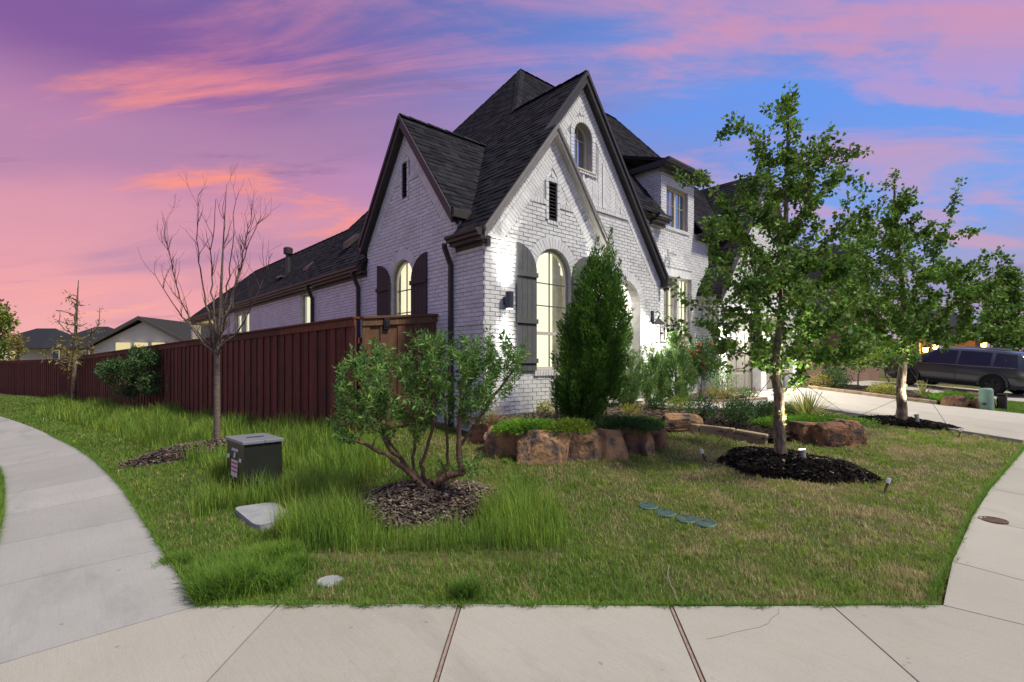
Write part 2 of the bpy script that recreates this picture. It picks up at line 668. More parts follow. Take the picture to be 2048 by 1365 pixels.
M['leaf_rust'] = leafmat('leaf_rust', (.13, .045, .04), (.09, .06, .03))
M['yucca'] = leafmat('yucca', (.50, .48, .16), (.30, .34, .10), island=.4)
M['petal_orange'] = mat('petal_orange', (.75, .16, .04), None, rough=.6, island=.25, hue=.02, trans=.25)
M['petal_pink'] = mat('petal_pink', (.72, .10, .25), None, rough=.6, island=.2, trans=.25)
M['petal_purple'] = mat('petal_purple', (.22, .10, .55), None, rough=.6, island=.2, trans=.25)
M['petal_yellow'] = mat('petal_yellow', (.75, .55, .03), None, rough=.6, island=.2, trans=.25)
M['grass'] = mat('grass', (.30, .40, .066), (.21, .32, .050), 2.2, .6, .25, island=.4, hue=.02, trans=.5, c3=(.52, .43, .22), s3=2.4, lo3=.46, hi3=.62)
M['grass_straw'] = mat('grass_straw', (.54, .45, .26), (.43, .34, .185), 3.0, .7, .2, island=.35, hue=.012, trans=.25)
M['grass_green'] = mat('grass_green', (.205, .350, .048), (.140, .265, .040), 2.0, .6, .25, island=.4, hue=.018, trans=.5)
M['grass_tall'] = mat('grass_tall', (.30, .43, .065), (.175, .315, .050), 1.6, .6, .25, island=.45, hue=.025, trans=.5)
# ------------------------------------------------------------------ terrain
CTRL = []
for r in (-3, -2, -1, 0, 1, 2, 3):
    p = rd(r, 3.29)
    CTRL.append((p.x, p.y, -1.55))
for r, d in ((0, 1.0), (-1.2, 1.2), (1.4, 1.2)):
    p = rd(r, d)
    CTRL.append((p.x, p.y, -1.55 - .073 * (3.29 - d)))
CTRL += [(6, .6, -1.52), (8.5, .6, -1.47), (12, .6, -1.38), (18, .8, -1.30), (27, .5, -1.30), (40, 0, -1.3),
         (8, -2, -1.62), (20, -2, -1.5), (40, -8, -1.5), (4.5, -2, -1.7), (0, -8, -1.9),
         (4.85, 4.66, -1.22), (4.45, 5.9, -1.15), (6.48, 4.23, -1.20), (4.5, 2.96, -1.41), (6.0, 2.0, -1.40), (7.07, 2.64, -1.30), (9.2, 2.5, -1.20), (12.66, 2.47, -1.20),
         (8.2, 3.9, -1.08), (10, 5.0, -.93), (13.2, 6.5, -.86), (19, 6.5, -.86), (16, 4, -1.05), (9, 8, -.85), (20, 12, -.8),
         (27.1, 5.07, -1.0), (26.2, 2.3, -1.25), (30, 10, -.8),
         (2.8, 4.39, -1.45), (1.81, 6.67, -1.50), (3.54, 7.5, -1.12), (4.6, 7.0, -1.06), (3.0, 9.78, -1.18), (2.1, 9.78, -1.36),
         (.69, 7.2, -1.57), (-.9, 7.0, -1.66), (-2.5, 6, -1.75), (2.6, 14.8, -1.28), (1.0, 14.8, -1.50), (-.2, 14.8, -1.66), (-2.5, 15, -1.80),
         (1.3, 24.8, -1.55), (-.2, 24.8, -1.70), (-1.6, 24.8, -1.78), (.3, 31.9, -1.62), (-6, 24, -1.85), (-7, 36, -1.75), (8, 36, -1.5), (-10, 8, -1.9), (8, 20, -1.0)]
_C = np.array(CTRL)


def _tps_fit():
    n = len(_C)
    d = np.linalg.norm(_C[:, None, :2] - _C[None, :, :2], axis=2)
    K = np.where(d > 0, d * d * np.log(d + 1e-9), 0) + np.eye(n) * .03
    Pm = np.c_[np.ones(n), _C[:, :2]]
    A = np.zeros((n + 3, n + 3))
    A[:n, :n], A[:n, n:], A[n:, :n] = K, Pm, Pm.T
    return np.linalg.solve(A, np.r_[_C[:, 2], 0, 0, 0])


_W = _tps_fit()


def ground_np(X, Y):
    X, Y = np.asarray(X, float), np.asarray(Y, float)
    sh = X.shape
    x, y = X.ravel(), Y.ravel()
    z = np.zeros_like(x)
    for s in range(0, len(x), 40000):
        xs, ys = x[s:s + 40000], y[s:s + 40000]
        d = np.hypot(xs[:, None] - _C[None, :, 0], ys[:, None] - _C[None, :, 1])
        K = d * d * np.log(d + 1e-9)
        z[s:s + 40000] = K @ _W[:-3] + _W[-3] + _W[-2] * xs + _W[-1] * ys
    far = np.clip((np.hypot(x - 8, y - 12) - 32) / 25, 0, 1)
    z = z * (1 - far) + (-1.5) * far
    return z.reshape(sh)


def gz(x, y):
    return float(ground_np(np.array([x]), np.array([y]))[0])


def G(px, py, off=0.0):
    """ground point seen at a photograph pixel"""
    z = -1.35
    for _ in range(40):
        p = P(px, py, z)
        z = z * .5 + (gz(p.x, p.y) + off) * .5
    p = P(px, py, z)
    return Vector((p.x, p.y, gz(p.x, p.y)))


def inside(poly, X, Y):
    """points in polygon (numpy)"""
    c = np.zeros(np.shape(X), bool)
    n = len(poly)
    for i in range(n):
        x0, y0 = poly[i][0], poly[i][1]
        x1, y1 = poly[(i + 1) % n][0], poly[(i + 1) % n][1]
        if y0 == y1:
            continue
        k = ((y0 > Y) != (y1 > Y)) & (X < (x1 - x0) * (Y - y0) / (y1 - y0) + x0)
        c ^= k
    return c


LAWN_DROP = 0.045


def build_ground():
    def axis(a, b, fine, lo, hi):
        mid = np.arange(a, b + fine * .5, fine)
        up, dn, s = [], [], fine
        x = b
        while x < hi:
            s *= 1.35
            x += s
            up.append(x)
        s, x = fine, a
        while x > lo:
            s *= 1.35
            x -= s
            dn.append(x)
        return np.r_[dn[::-1], mid, up]
    xs = axis(-3, 20, .25, -400, 400)
    ys = axis(-2, 12, .25, -300, 500)
    X, Y = np.meshgrid(xs, ys)
    Z = ground_np(X, Y) - LAWN_DROP
    Z = Z - .4 * ((Y < -2.45) & (Y > -10.6))
    nx, ny = len(xs), len(ys)
    i = np.arange(nx * ny).reshape(ny, nx)
    F = np.stack([i[:-1, :-1], i[:-1, 1:], i[1:, 1:], i[1:, :-1]], -1).reshape(-1, 4)
    o = obj('ground', np_mesh('ground', np.c_[X.ravel(), Y.ravel(), Z.ravel()], F), M['lawn_soil'], smooth=True)
    tag(o, 'sloping front lawn ground with green and dry straw patches', kind='structure')


build_ground()

# ------------------------------------------------------------------ paving
SLABS = []        # plan polygons of everything paved (grass keeps off them)


def slab(parent, quad, mat_, thick=.12, gaps=(.005, .005), lift=0.0, name='slab', n=6):
    """a paving slab on the slope: subdivided quad, its edges drawn in by gap"""
    q = [Vector((p[0], p[1])) for p in quad]
    gl, gr_ = gaps
    e0, e1 = (q[1] - q[0]).normalized(), (q[2] - q[3]).normalized()
    q = [q[0] + e0 * gl, q[1] - e0 * gr_, q[2] - e1 * gr_, q[3] + e1 * gl]
    SLABS.append([tuple(p) for p in quad])
    v, f = [], []
    t = np.linspace(0, 1, n + 1)
    m = len(t)
    for a in t:
        for b in t:
            p = (q[0] * (1 - a) + q[1] * a) * (1 - b) + (q[3] * (1 - a) + q[2] * a) * b
            z = gz(p.x, p.y) + lift
            v.append((p.x, p.y, z))
    for i in range(m - 1):
        for j in range(m - 1):
            f.append((i * m + j, (i + 1) * m + j, (i + 1) * m + j + 1, i * m + j + 1))
    rim = [i * m for i in range(m)] + [(m - 1) * m + j for j in range(1, m)] + [i * m + m - 1 for i in range(m - 2, -1, -1)] + [j for j in range(m - 2, 0, -1)]
    k = len(v)
    for i in rim:
        v.append((v[i][0], v[i][1], v[i][2] - thick))
    for a in range(len(rim)):
        b = (a + 1) % len(rim)
        f.append((rim[b], rim[a], k + a, k + b))
    me = bpy.data.meshes.new(name)
    me.from_pydata(v, [], f)
    return obj(name, me, mat_, parent)


def structure(name, label):
    o = bpy.data.objects.new(name, None)
    COL.objects.link(o)
    o.empty_display_size = .1
    return tag(o, label, kind='structure')


M['strip_wood'] = mat('strip_wood', (.33, .255, .20), (.24, .18, .14), 30, .9, .1)
M['crack'] = mat('crack', (.12, .10, .085), None, rough=1)
M['joint_dark'] = mat('joint_dark', (.02, .018, .015), None, rough=1)

# corner landing: joints fan out from the lawn edge
corner = structure('sidewalk', 'pale concrete corner sidewalk slabs along the near lawn edge')
JT = [(395, 1212, 0, 1328), (558, 1210, 413, 1365), (920, 1209, 871, 1365), (1342, 1213, 1407, 1365), (1665, 1212, 1838, 1365), (1887, 1211, 2048, 1250)]
tops, bots = [], []
for a, b, c, d in JT:
    p, q = G(a, b), G(c, d)
    u = (Vector((q.x, q.y)) - Vector((p.x, p.y))).normalized()
    tops.append(Vector((p.x, p.y)))
    bots.append(Vector((p.x, p.y)) + u * (2.35 if a in (395, 1887) else 2.25))
for i in range(5):
    a0, a1, b1, b0 = tops[i], tops[i + 1], bots[i + 1], bots[i]
    slab(corner, (a0, a1, b1, b0), M['concrete'], gaps=((.005, .005, .016, .016, .005)[i], (.005, .016, .016, .005, .005)[i]))
for i in (2, 3):        # timber strips in the wide expansion joints
    u = (bots[i] - tops[i]).normalized()
    w = Vector((-u.y, u.x)) * .009
    pts = []
    for k in range(13):
        p = tops[i] + (bots[i] - tops[i]) * (k / 12)
        pts.append((p.x, p.y, gz(p.x, p.y) + .003))
    mb = MB()
    for k in range(12):
        a, b = Vector(pts[k]), Vector(pts[k + 1])
        mb.beam(a - Vector((0, 0, .026)), b - Vector((0, 0, .026)), .015, .042)
    mb.build('joint_strip', M['strip_wood'], corner)

# hairline crack in the fourth slab
ck = [G(x, y) for x, y in ((1558, 1216), (1557, 1228), (1543, 1237), (1536, 1248), (1516, 1256), (1498, 1259), (1466, 1266), (1448, 1272), (1412, 1279))]
ckm = MB()
for p, q in zip(ck, ck[1:]):
    ckm.beam(p + Vector((0, 0, -.0045)), q + Vector((0, 0, -.0050)), .0016, .012)
ckm.build('crack', M['crack'], corner)

# left-hand sidewalk down the side street
side_walk = structure('sidewalk', 'curving concrete sidewalk slabs beside the long red fence')
inner = [G(*p) for p in ((395, 1212), (330, 1112), (262, 1000), (200, 930), (150, 895), (95, 868), (40, 846))]
outer = [G(*p) for p in ((0, 1328), (-28, 1140), (14, 1012), (18, 958), (10, 915), (-12, 882), (-48, 858))]


def resample(pl, step=None, n=None):
    pl = [Vector((p[0], p[1])) for p in pl]
    L = [0]
    for a, b in zip(pl, pl[1:]):
        L.append(L[-1] + (b - a).length)
    if n is None:
        n = max(2, round(L[-1] / step) + 1)
    out = []
    for k in range(n):
        s = L[-1] * k / (n - 1)
        i = min(max(j for j in range(len(L)) if L[j] <= s + 1e-9), len(pl) - 2)
        t = (s - L[i]) / (L[i + 1] - L[i])
        out.append(pl[i].lerp(pl[i + 1], t))
    return out


# centre line with constant width beyond the landing
i0, i1 = Vector((inner[1].x, inner[1].y)), Vector((inner[-1].x, inner[-1].y))
ip = resample(inner, 1.35)
op = []
for k, p in enumerate(ip):
    t = (ip[min(k + 1, len(ip) - 1)] - ip[max(k - 1, 0)]).normalized()
    op.append(p + Vector((-t.y, t.x)) * 1.04)
op[0] = Vector((bots[0].x, bots[0].y))
ip += [ip[-1] + (ip[-1] - ip[-2]) * k for k in range(1, 8)]
op += [op[-1] + (op[-1] - op[-2]) * k for k in range(1, 8)]
for k in range(len(ip) - 1):
    slab(side_walk, (ip[k], ip[k + 1], op[k + 1], op[k]), M['concrete_side'])
SIDE_IN, SIDE_OUT = list(ip), list(op)

# right-hand sidewalk along the front street
front_walk = structure('sidewalk', 'concrete sidewalk slabs along the front street past the driveway')
e = tops[5]
xs_ = [e.x] + [e.x + .9 + 1.5 * k for k in range(18)]
YI = .64


def edge_in(x):
    return YI + (.10 * math.exp(-((x - 7.5) / 2.4) ** 2))


for k in range(len(xs_) - 1):
    a, b = xs_[k], xs_[k + 1]
    oa = (bots[5].x, bots[5].y) if k == 0 else (a, -.62)
    slab(front_walk, ((a, e.y if k == 0 else edge_in(a)), (b, edge_in(b)), (b, -.62), oa), M['concrete'])

# driveway and walk to the door
DRIVE_L = [(12.55, .72), (12.75, 1.6), (12.95, 3.0), (13.1, 6.35)]
DRIVE_R = [(17.9, .72), (17.6, 1.6), (17.9, 3.4), (18.75, 6.35)]
drive = structure('driveway', 'pale concrete driveway sweeping up to the garage doors')
dl, dr = resample(DRIVE_L, n=4), resample(DRIVE_R, n=4)
for k in range(3):
    mid0, mid1 = dl[k].lerp(dr[k], .5), dl[k + 1].lerp(dr[k + 1], .5)
    slab(drive, (dl[k], mid0, mid1, dl[k + 1]), M['concrete_drive'], lift=.012)
    slab(drive, (mid0, dr[k], dr[k + 1], mid1), M['concrete_drive'], lift=.012)
path = structure('path', 'narrow concrete walk from the driveway to the front door')
pc = [Vector(p) for p in ((13.0, 4.7), (11.6, 4.72), (10.4, 4.95), (9.6, 5.55), (9.2, 6.9))]
pl_, pr_ = [], []
for k, p in enumerate(pc):
    t = (pc[min(k + 1, len(pc) - 1)] - pc[max(k - 1, 0)]).normalized()
    nrm = Vector((-t.y, t.x))
    pl_.append(p + nrm * .5)
    pr_.append(p - nrm * .5)
for k in range(len(pc) - 1):
    slab(path, (pl_[k], pl_[k + 1], pr_[k + 1], pr_[k]), M['concrete_drive'], lift=.05)
ndrive = structure('driveway', "neighbour's concrete driveway under the dark parked car")
for k in range(4):
    y0, y1 = .72 + 2.2 * k, .72 + 2.2 * (k + 1)
    slab(ndrive, ((23.4 + .3 * k, y0), (28.6 + .3 * k, y0), (28.9 + .3 * k, y1), (23.7 + .3 * k, y1)), M['concrete_drive'], lift=.012)
# street and kerb in front (mostly out of view)
road = MB()
for k in range(30):
    x0, x1 = -4 + 1.6 * k, -4 + 1.6 * (k + 1)
    y0, y1 = -2.5, -10.5
    road.add([(x0, y1, gz(x0, y0) - .25), (x1, y1, gz(x1, y0) - .25), (x1, y0, gz(x1, y0) - .14), (x0, y0, gz(x0, y0) - .14)], [(0, 1, 2, 3)])
tag(road.build('road', M['asphalt']), 'asphalt street in front of the sidewalk', kind='structure')
kerb = MB()
for k in range(30):
    x0, x1 = -4 + 1.6 * k, -4 + 1.6 * (k + 1)
    kerb.beam((x0, -2.42, gz(x0, -2.4) - .08), (x1, -2.42, gz(x1, -2.4) - .08), .16, .2)
tag(kerb.build('kerb', M['concrete']), 'concrete kerb between the verge and the street', kind='structure')
# ------------------------------------------------------------------ the white brick house
XS, YF, YB, YD = 4.97, 6.18, 6.52, 7.0        # planes: side wall, small gable, tall gable, recessed wall
SL = 1.27                                      # roof pitch
EX, EZ = 4.84, 2.01                            # left eave line
house = thing('house', 'white painted brick house with steep dark shingle gables', 'house', (XS, YF, -1.2))


class Front:
    """wall plane facing -Y: u = X, v = z"""

    def __init__(s, y):
        s.y = y

    def w(s, u, v, n=0.0):
        return Vector((u, s.y - n, v))


class Side:
    """wall plane facing -X: u = Y, v = z"""

    def __init__(s, x):
        s.x = x

    def w(s, u, v, n=0.0):
        return Vector((s.x - n, u, v))


class Free:
    """any upright plane: origin, direction along it; n outwards to the right of the direction"""

    def __init__(s, o, ang):
        s.o, s.t = Vector(o), Vector((math.cos(ang), math.sin(ang), 0))
        s.n = Vector((s.t.y, -s.t.x, 0))

    def w(s, u, v, n=0.0):
        return s.o + s.t * u + Vector((0, 0, v)) + s.n * n


BW, BH, BP, BC = .194, .0585, .2035, .0677      # brick length, height, pitch, course
PIECES = []       # (plane, polygon2d, n0, n1, full?)   for the joined bricks
FULLS = []        # (centre, u-axis, n-axis) of whole stretchers for single bricks


def clip_poly(poly, a, b):
    """keep the part of poly left of line a->b"""
    out = []
    n = len(poly)
    for i in range(n):
        p, q = poly[i], poly[(i + 1) % n]
        sp = (b[0] - a[0]) * (p[1] - a[1]) - (b[1] - a[1]) * (p[0] - a[0])
        sq = (b[0] - a[0]) * (q[1] - a[1]) - (b[1] - a[1]) * (q[0] - a[0])
        if sp >= 0:
            out.append(p)
        if sp * sq < 0:
            t = sp / (sp - sq)
            out.append((p[0] + (q[0] - p[0]) * t, p[1] + (q[1] - p[1]) * t))
    return out


def area2(poly):
    return .5 * sum(poly[i][0] * poly[(i + 1) % len(poly)][1] - poly[(i + 1) % len(poly)][0] * poly[i][1] for i in range(len(poly)))


def clip_convex(poly, region):
    for i in range(len(region)):
        poly = clip_poly(poly, region[i], region[(i + 1) % len(region)])
        if len(poly) < 3:
            return []
    return poly


def sub(iv, a, b):
    out = []
    for x, y in iv:
        if b <= x or a >= y:
            out.append((x, y))
        else:
            if a > x:
                out.append((x, a))
            if b < y:
                out.append((b, y))
    return out


def courses(pl, v0, v1, intervals, proud=.007, store=None):
    k = 0
    v = v0
    while v + BH <= v1 + 1e-6:
        off = 0 if k % 2 == 0 else BP / 2
        for a, b in intervals(v + BH / 2, v, v + BH):
            i = math.floor((a - off) / BP)
            while off + i * BP < b:
                x0, x1 = off + i * BP, off + i * BP + BW
                full = x0 >= a and x1 <= b
                x0, x1 = max(x0, a + .002), min(x1, b - .002)
                if x1 - x0 > .02:
                    n = proud + rnd.uniform(-.003, .003)
                    if full:
                        FULLS.append((pl, (x0 + x1) / 2, v + BH / 2, n))
                    else:
                        PIECES.append((pl, [(x0, v), (x1, v), (x1, v + BH), (x0, v + BH)], 0, n))
                i += 1
        v += BC
        k += 1


def piece(pl, poly, n=.008, n0=0.0):
    if len(poly) >= 3 and abs(area2(poly)) > 2e-4:
        if area2(poly) < 0:
            poly = poly[::-1]
        PIECES.append((pl, poly, n0, n + rnd.uniform(-.002, .002)))


def soldier(pl, u0, u1, v0, h=.194, n=.008):
    k = max(1, round((u1 - u0) / BC))
    st = (u1 - u0) / k
    for i in range(k):
        piece(pl, [(u0 + i * st + .004, v0), (u0 + (i + 1) * st - .004, v0), (u0 + (i + 1) * st - .004, v0 + h), (u0 + i * st + .004, v0 + h)], n)


def arch_ring(pl, c, vs, r, w=.2, n=.009, a0=0.0, a1=math.pi):
    k = max(6, round((r + w * .3) * (a1 - a0) / BC))
    for i in range(k):
        b0, b1 = a0 + (a1 - a0) * i / k, a0 + (a1 - a0) * (i + 1) / k
        e = .004 / (r + w / 2)
        piece(pl, [(c + r * math.cos(b0 + e), vs + r * math.sin(b0 + e)), (c + (r + w) * math.cos(b0 + e), vs + (r + w) * math.sin(b0 + e)),
                   (c + (r + w) * math.cos(b1 - e), vs + (r + w) * math.sin(b1 - e)), (c + r * math.cos(b1 - e), vs + r * math.sin(b1 - e))], n)


def rake_band(pl, c, apex, half, width, region=None, n=.010):
    """bricks square to the two rakes; apex (c, apex) under the boards, half = half-width covered"""
    L = math.hypot(1, SL)
    for sgn in (-1, 1):
        tx, tz = sgn * 1 / L, -SL / L          # down the rake
        nx, nz = -sgn * SL / L, -1 / L          # inwards
        s, smax = .02, half * L
        while s < smax:
            for q in range(2):
                w0, w1 = q * width / 2 + .003, (q + 1) * width / 2 - .003
                pts = []
                for ds, dw in ((0.004, w0), (BC - .004, w0), (BC - .004, w1), (.004, w1)):
                    pts.append((c + tx * (s + ds) + nx * dw, apex + tz * (s + ds) + nz * dw))
                if area2(pts) < 0:
                    pts = pts[::-1]
                # stop at the centre line
                pts = clip_poly(pts, (c, 100), (c, -100)) if sgn > 0 else clip_poly(pts, (c, -100), (c, 100))
                if region:
                    pts = clip_convex(pts, region) if len(pts) >= 3 else pts
                if len(pts) >= 3:
                    piece(pl, pts, n)
            s += BC


def herring(pl, region, u0, u1, cw=.19, holes=()):
    """chevron panels: columns of slanted bricks clipped to a convex region"""
    k0, k1 = math.floor(u0 / cw), math.ceil(u1 / cw)
    vs = [p[1] for p in region]
    for k in range(k0, k1):
        s = 1 if k % 2 else -1
        v = min(vs) - cw
        while v < max(vs) + cw:
            a, b = k * cw + .003, (k + 1) * cw - .003
            o0, o1 = (0, cw * .8) if s > 0 else (cw * .8, 0)
            pts = [(a, v + o0), (b, v + o1), (b, v + o1 + .074), (a, v + o0 + .074)]
            pts = clip_convex(pts, region)
            if len(pts) >= 3:
                cx = sum(p[0] for p in pts) / len(pts)
                cy = sum(p[1] for p in pts) / len(pts)
                if not any(h(cx, cy) for h in holes):
                    piece(pl, pts, .006)
            v += .083


def wall_sheet(pl, outer, holes=(), name='wall', mat_=None, back=.10):
    """backing wall with openings and reveals"""
    rings = [outer] + list(holes)
    pts = [Vector((u, v, 0)) for r in rings for u, v in r]
    tri = tessellate_polygon([[Vector((u, v, 0)) for u, v in r] for r in rings])
    v = [pl.w(p.x, p.y) for p in pts]
    f = [tuple(t) for t in tri]
    for h in holes:
        n = len(h)
        k = len(v)
        v += [pl.w(u, w, 0) for u, w in h] + [pl.w(u, w, -back) for u, w in h]
        f += [(k + i, k + (i + 1) % n, k + n + (i + 1) % n, k + n + i) for i in range(n)]
    me = bpy.data.meshes.new(name)
    me.from_pydata(v, [], f)
    return obj(name, me, mat_ or M['paint_mortar'], house)


def arch_pts(c, half, v0, vs, n=14):
    """opening outline: rectangle with a round head"""
    return [(c - half, v0), (c + half, v0)] + [(c + half * math.cos(math.pi * i / n), vs + half * math.sin(math.pi * i / n)) for i in range(n + 1)]


def rect_pts(u0, u1, v0, v1):
    return [(u0, v0), (u1, v0), (u1, v1), (u0, v1)]


def ring_mesh(mb, pl, out_, in_, n0, n1):
    k = len(out_)
    v = [pl.w(u, w, n1) for u, w in out_] + [pl.w(u, w, n1) for u, w in in_] + [pl.w(u, w, n0) for u, w in in_] + [pl.w(u, w, n0) for u, w in out_]
    f = []
    for i in range(k):
        j = (i + 1) % k
        f += [(i, j, k + j, k + i), (k + i, k + j, 2 * k + j, 2 * k + i), (3 * k + i, 3 * k + j, j, i)]
    mb.add(v, f)


def inset(poly, d):
    n = len(poly)
    s = 1 if area2(poly) > 0 else -1
    out = []
    for i in range(n):
        p0, p, p1 = Vector(poly[i - 1]), Vector(poly[i]), Vector(poly[(i + 1) % n])
        e0, e1 = (p - p0), (p1 - p)
        if e0.length < 1e-7 or e1.length < 1e-7:
            out.append(tuple(p))
            continue
        e0.normalize()
        e1.normalize()
        n0, n1 = Vector((-e0.y, e0.x)) * s, Vector((-e1.y, e1.x)) * s
        b = (n0 + n1)
        b = b / max(.25, b.dot(n0)) if b.length > 1e-6 else n0
        out.append((p.x + b.x * d, p.y + b.y * d))
    return out


def window(pl, outline, bars_v, bars_h, frame_w=.05, deep=.09, room=None, glass_=None, curtain=None, frame_mat=None, parent=None, rail=None, room_depth=.9, bar=.009):
    """frame, pane, glazing bars, curtain and the lit room behind"""
    par = parent or house
    w = MB()
    ring_mesh(w, pl, outline, inset(outline, frame_w), -deep - .05, -deep)
    fr = w.build('window', frame_mat or M['frame'], par)
    ins = inset(outline, frame_w * .8)
    me = bpy.data.meshes.new('pane')
    v = [pl.w(a, b, -deep - .03) for a, b in ins]
    tri = tessellate_polygon([[Vector((a, b, 0)) for a, b in ins]])
    me.from_pydata(v, [], [tuple(t) for t in tri])
    obj('pane', me, glass_ or M['glass'], fr)
    us, vs = [p[0] for p in outline], [p[1] for p in outline]
    cu, hw = (min(us) + max(us)) / 2, (max(us) - min(us)) / 2

    def top_at(u):
        return max(vs) if len(outline) == 4 else (max(vs) - hw) + math.sqrt(max(0, hw * hw - (u - cu) ** 2))
    for u in bars_v:
        b = MB()
        b.box(pl.w(u - bar, min(vs) + frame_w, -deep - .028), pl.w(u + bar, top_at(u) - frame_w * .9, -deep - .012))
        b.build('glazing_bar', M['trim_taupe'] if room else M['frame'], fr)
    for h in bars_h:
        b = MB()
        dz = max(0, h - (max(vs) - hw)) if len(outline) > 4 else 0
        e = math.sqrt(max(0.0001, hw * hw - dz * dz)) - frame_w
        b.box(pl.w(cu - e, h - bar, -deep - .027), pl.w(cu + e, h + bar, -deep - .013))
        b.build('glazing_bar', M['trim_taupe'] if room else M['frame'], fr)
    if rail is not None:
        b = MB()
        b.box(pl.w(cu - hw + frame_w * .5, rail - .028, -deep - .04), pl.w(cu + hw - frame_w * .5, rail + .028, -deep + .004))
        b.build('meeting_rail', M['frame'], fr)
    if curtain:
        for c0, c1 in curtain:
            cb, n = [], 28
            for i in range(n + 1):
                u = c0 + (c1 - c0) * i / n
                cb.append((u, -deep - .16 - .025 * math.sin(i * 1.35) - .01 * math.sin(i * 2.9)))
            vv, ff = [], []
            for u, d in cb:
                vv += [pl.w(u, min(vs) - .1, d), pl.w(u, min(max(vs), top_at(u)) + .06, d)]
            for i in range(n):
                ff.append((2 * i, 2 * i + 2, 2 * i + 3, 2 * i + 1))
            me = bpy.data.meshes.new('curtain')
            me.from_pydata(vv, [], ff)
            obj('curtain', me, M['curtain'], fr, smooth=True)
    # room: an open box behind the pane
    a0, a1, b0, b1 = min(us) - .25, max(us) + .25, min(vs) - .15, max(vs) + .15
    n0, n1 = -deep - .06 - (.2 if curtain else .02), -deep - room_depth
    q = [pl.w(a, b, n1) for a, b in ((a0, b0), (a1, b0), (a1, b1), (a0, b1))] + [pl.w(a, b, n0) for a, b in ((a0, b0), (a1, b0), (a1, b1), (a0, b1))]
    me = bpy.data.meshes.new('room')
    me.from_pydata(q, [], [(0, 1, 2, 3), (0, 4, 5, 1), (1, 5, 6, 2), (2, 6, 7, 3), (3, 7, 4, 0)])
    obj('room', me, room or M['dark_room'], fr)
    return fr


def shutter(pl, u0, u1, v0, v_low, v_top, high_at_u0, mat_):
    """plank shutter with a quarter-round head, three battens"""
    root = None
    k = 4
    wd = (u1 - u0)

    def top(u):
        t = (u - u0) / wd if high_at_u0 else (u1 - u) / wd
        return v_low + (v_top - v_low) * math.sqrt(max(0, 1 - t * t))
    backing = MB().box(pl.w(u0 + .01, v0 + .01, .014), pl.w(u1 - .01, v_low - .02, .022))
    root = backing.build('shutter', mat_, house)
    for i in range(k):
        a, b = u0 + wd * i / k + .003, u0 + wd * (i + 1) / k - .003
        pts = [(a, v0), (b, v0)] + [(b + (a - b) * j / 5, top(b + (a - b) * j / 5)) for j in range(6)]
        mb = MB().prism([pl.w(u, v, .02) for u, v in pts], pl.w(0, 0, .022) - pl.w(0, 0, 0))
        mb.build('plank', mat_, root)
    h = v_low - v0
    for z in (v0 + h * .10, v0 + h * .50, v_low - h * .03):
        mb = MB().box(pl.w(u0 - .012, z - .038, .042), pl.w(u1 + .012, z + .038, .068))
        mb.build('batten', mat_, root)
    return root


def vent(pl, c, half, v0, v1):
    fr = MB()
    ring_mesh(fr, pl, rect_pts(c - half, c + half, v0, v1), rect_pts(c - half + .022, c + half - .022, v0 + .022, v1 - .022), -.06, .0)
    root = fr.build('vent', M['black_metal'], house)
    back = MB().box(pl.w(c - half, v0, -.095), pl.w(c + half, v1, -.085))
    back.build('vent_back', M['black_metal'], root)
    n = int((v1 - v0) / .062)
    for i in range(n):
        z = v0 + .03 + i * (v1 - v0 - .05) / n
        mb = MB()
        mb.add([pl.w(c - half + .02, z, -.005), pl.w(c + half - .02, z, -.005), pl.w(c + half - .02, z + .035, -.06), pl.w(c - half + .02, z + .035, -.06),
                pl.w(c - half + .02, z + .008, -.005), pl.w(c + half - .02, z + .008, -.005), pl.w(c + half - .02, z + .043, -.06), pl.w(c - half + .02, z + .043, -.06)],
               [(0, 1, 2, 3), (7, 6, 5, 4), (0, 4, 5, 1), (1, 5, 6, 2), (2, 6, 7, 3), (3, 7, 4, 0)])
        mb.build('slat', M['trim_dark'], root)


# ---- small front gable (arched lit window)
pf = Front(YF)
GC, GA = 6.485, 4.02            # gable centre, wall apex
x0, x1 = XS, 8.0
WC, WH = 6.52, .442
W0, WS = -.13, 1.53
BAND = 2.70
vz = 2.46, 3.12
outer_f = [(x0, -1.3), (x1, -1.3), (x1, GA - (x1 - GC) * SL), (GC, GA), (x0, GA - (GC - x0) * SL)]
wall_sheet(pf, outer_f, [arch_pts(WC, WH, W0, WS), rect_pts(6.49 - .105, 6.49 + .105, *vz)])
RB = .40                        # rake band depth


def gable_iv(c, apex, a, b, band):
    k = band * math.hypot(1, SL) / SL

    def f(v):
        h = (apex - v) / SL - k
        return [(max(a, c - h), min(b, c + h))] if h > 0.02 else []
    return f


gf = gable_iv(GC, GA, x0, x1, RB)


def arch_cut(iv, v, c, half, v0, vs, ring):
    ro = half + ring
    if v < v0:
        return iv
    if v <= vs:
        return sub(iv, c - half - .003, c + half + .003)
    if v < vs + ro:
        e = math.sqrt(ro * ro - (v - vs) ** 2)
        return sub(iv, c - e - .003, c + e + .003)
    return iv


def iv_front(v, a, b):
    iv = gf(v) if v > 1.98 else [(x0, x1)]
    iv = arch_cut(iv, v, WC, WH, W0 - .09, WS, .2)
    if vz[0] - .07 < v < vz[1] + .07:
        iv = sub(iv, 6.49 - .17, 6.49 + .17)
    return iv


courses(pf, -1.24, BAND - .01, iv_front)
arch_ring(pf, WC, WS, WH)
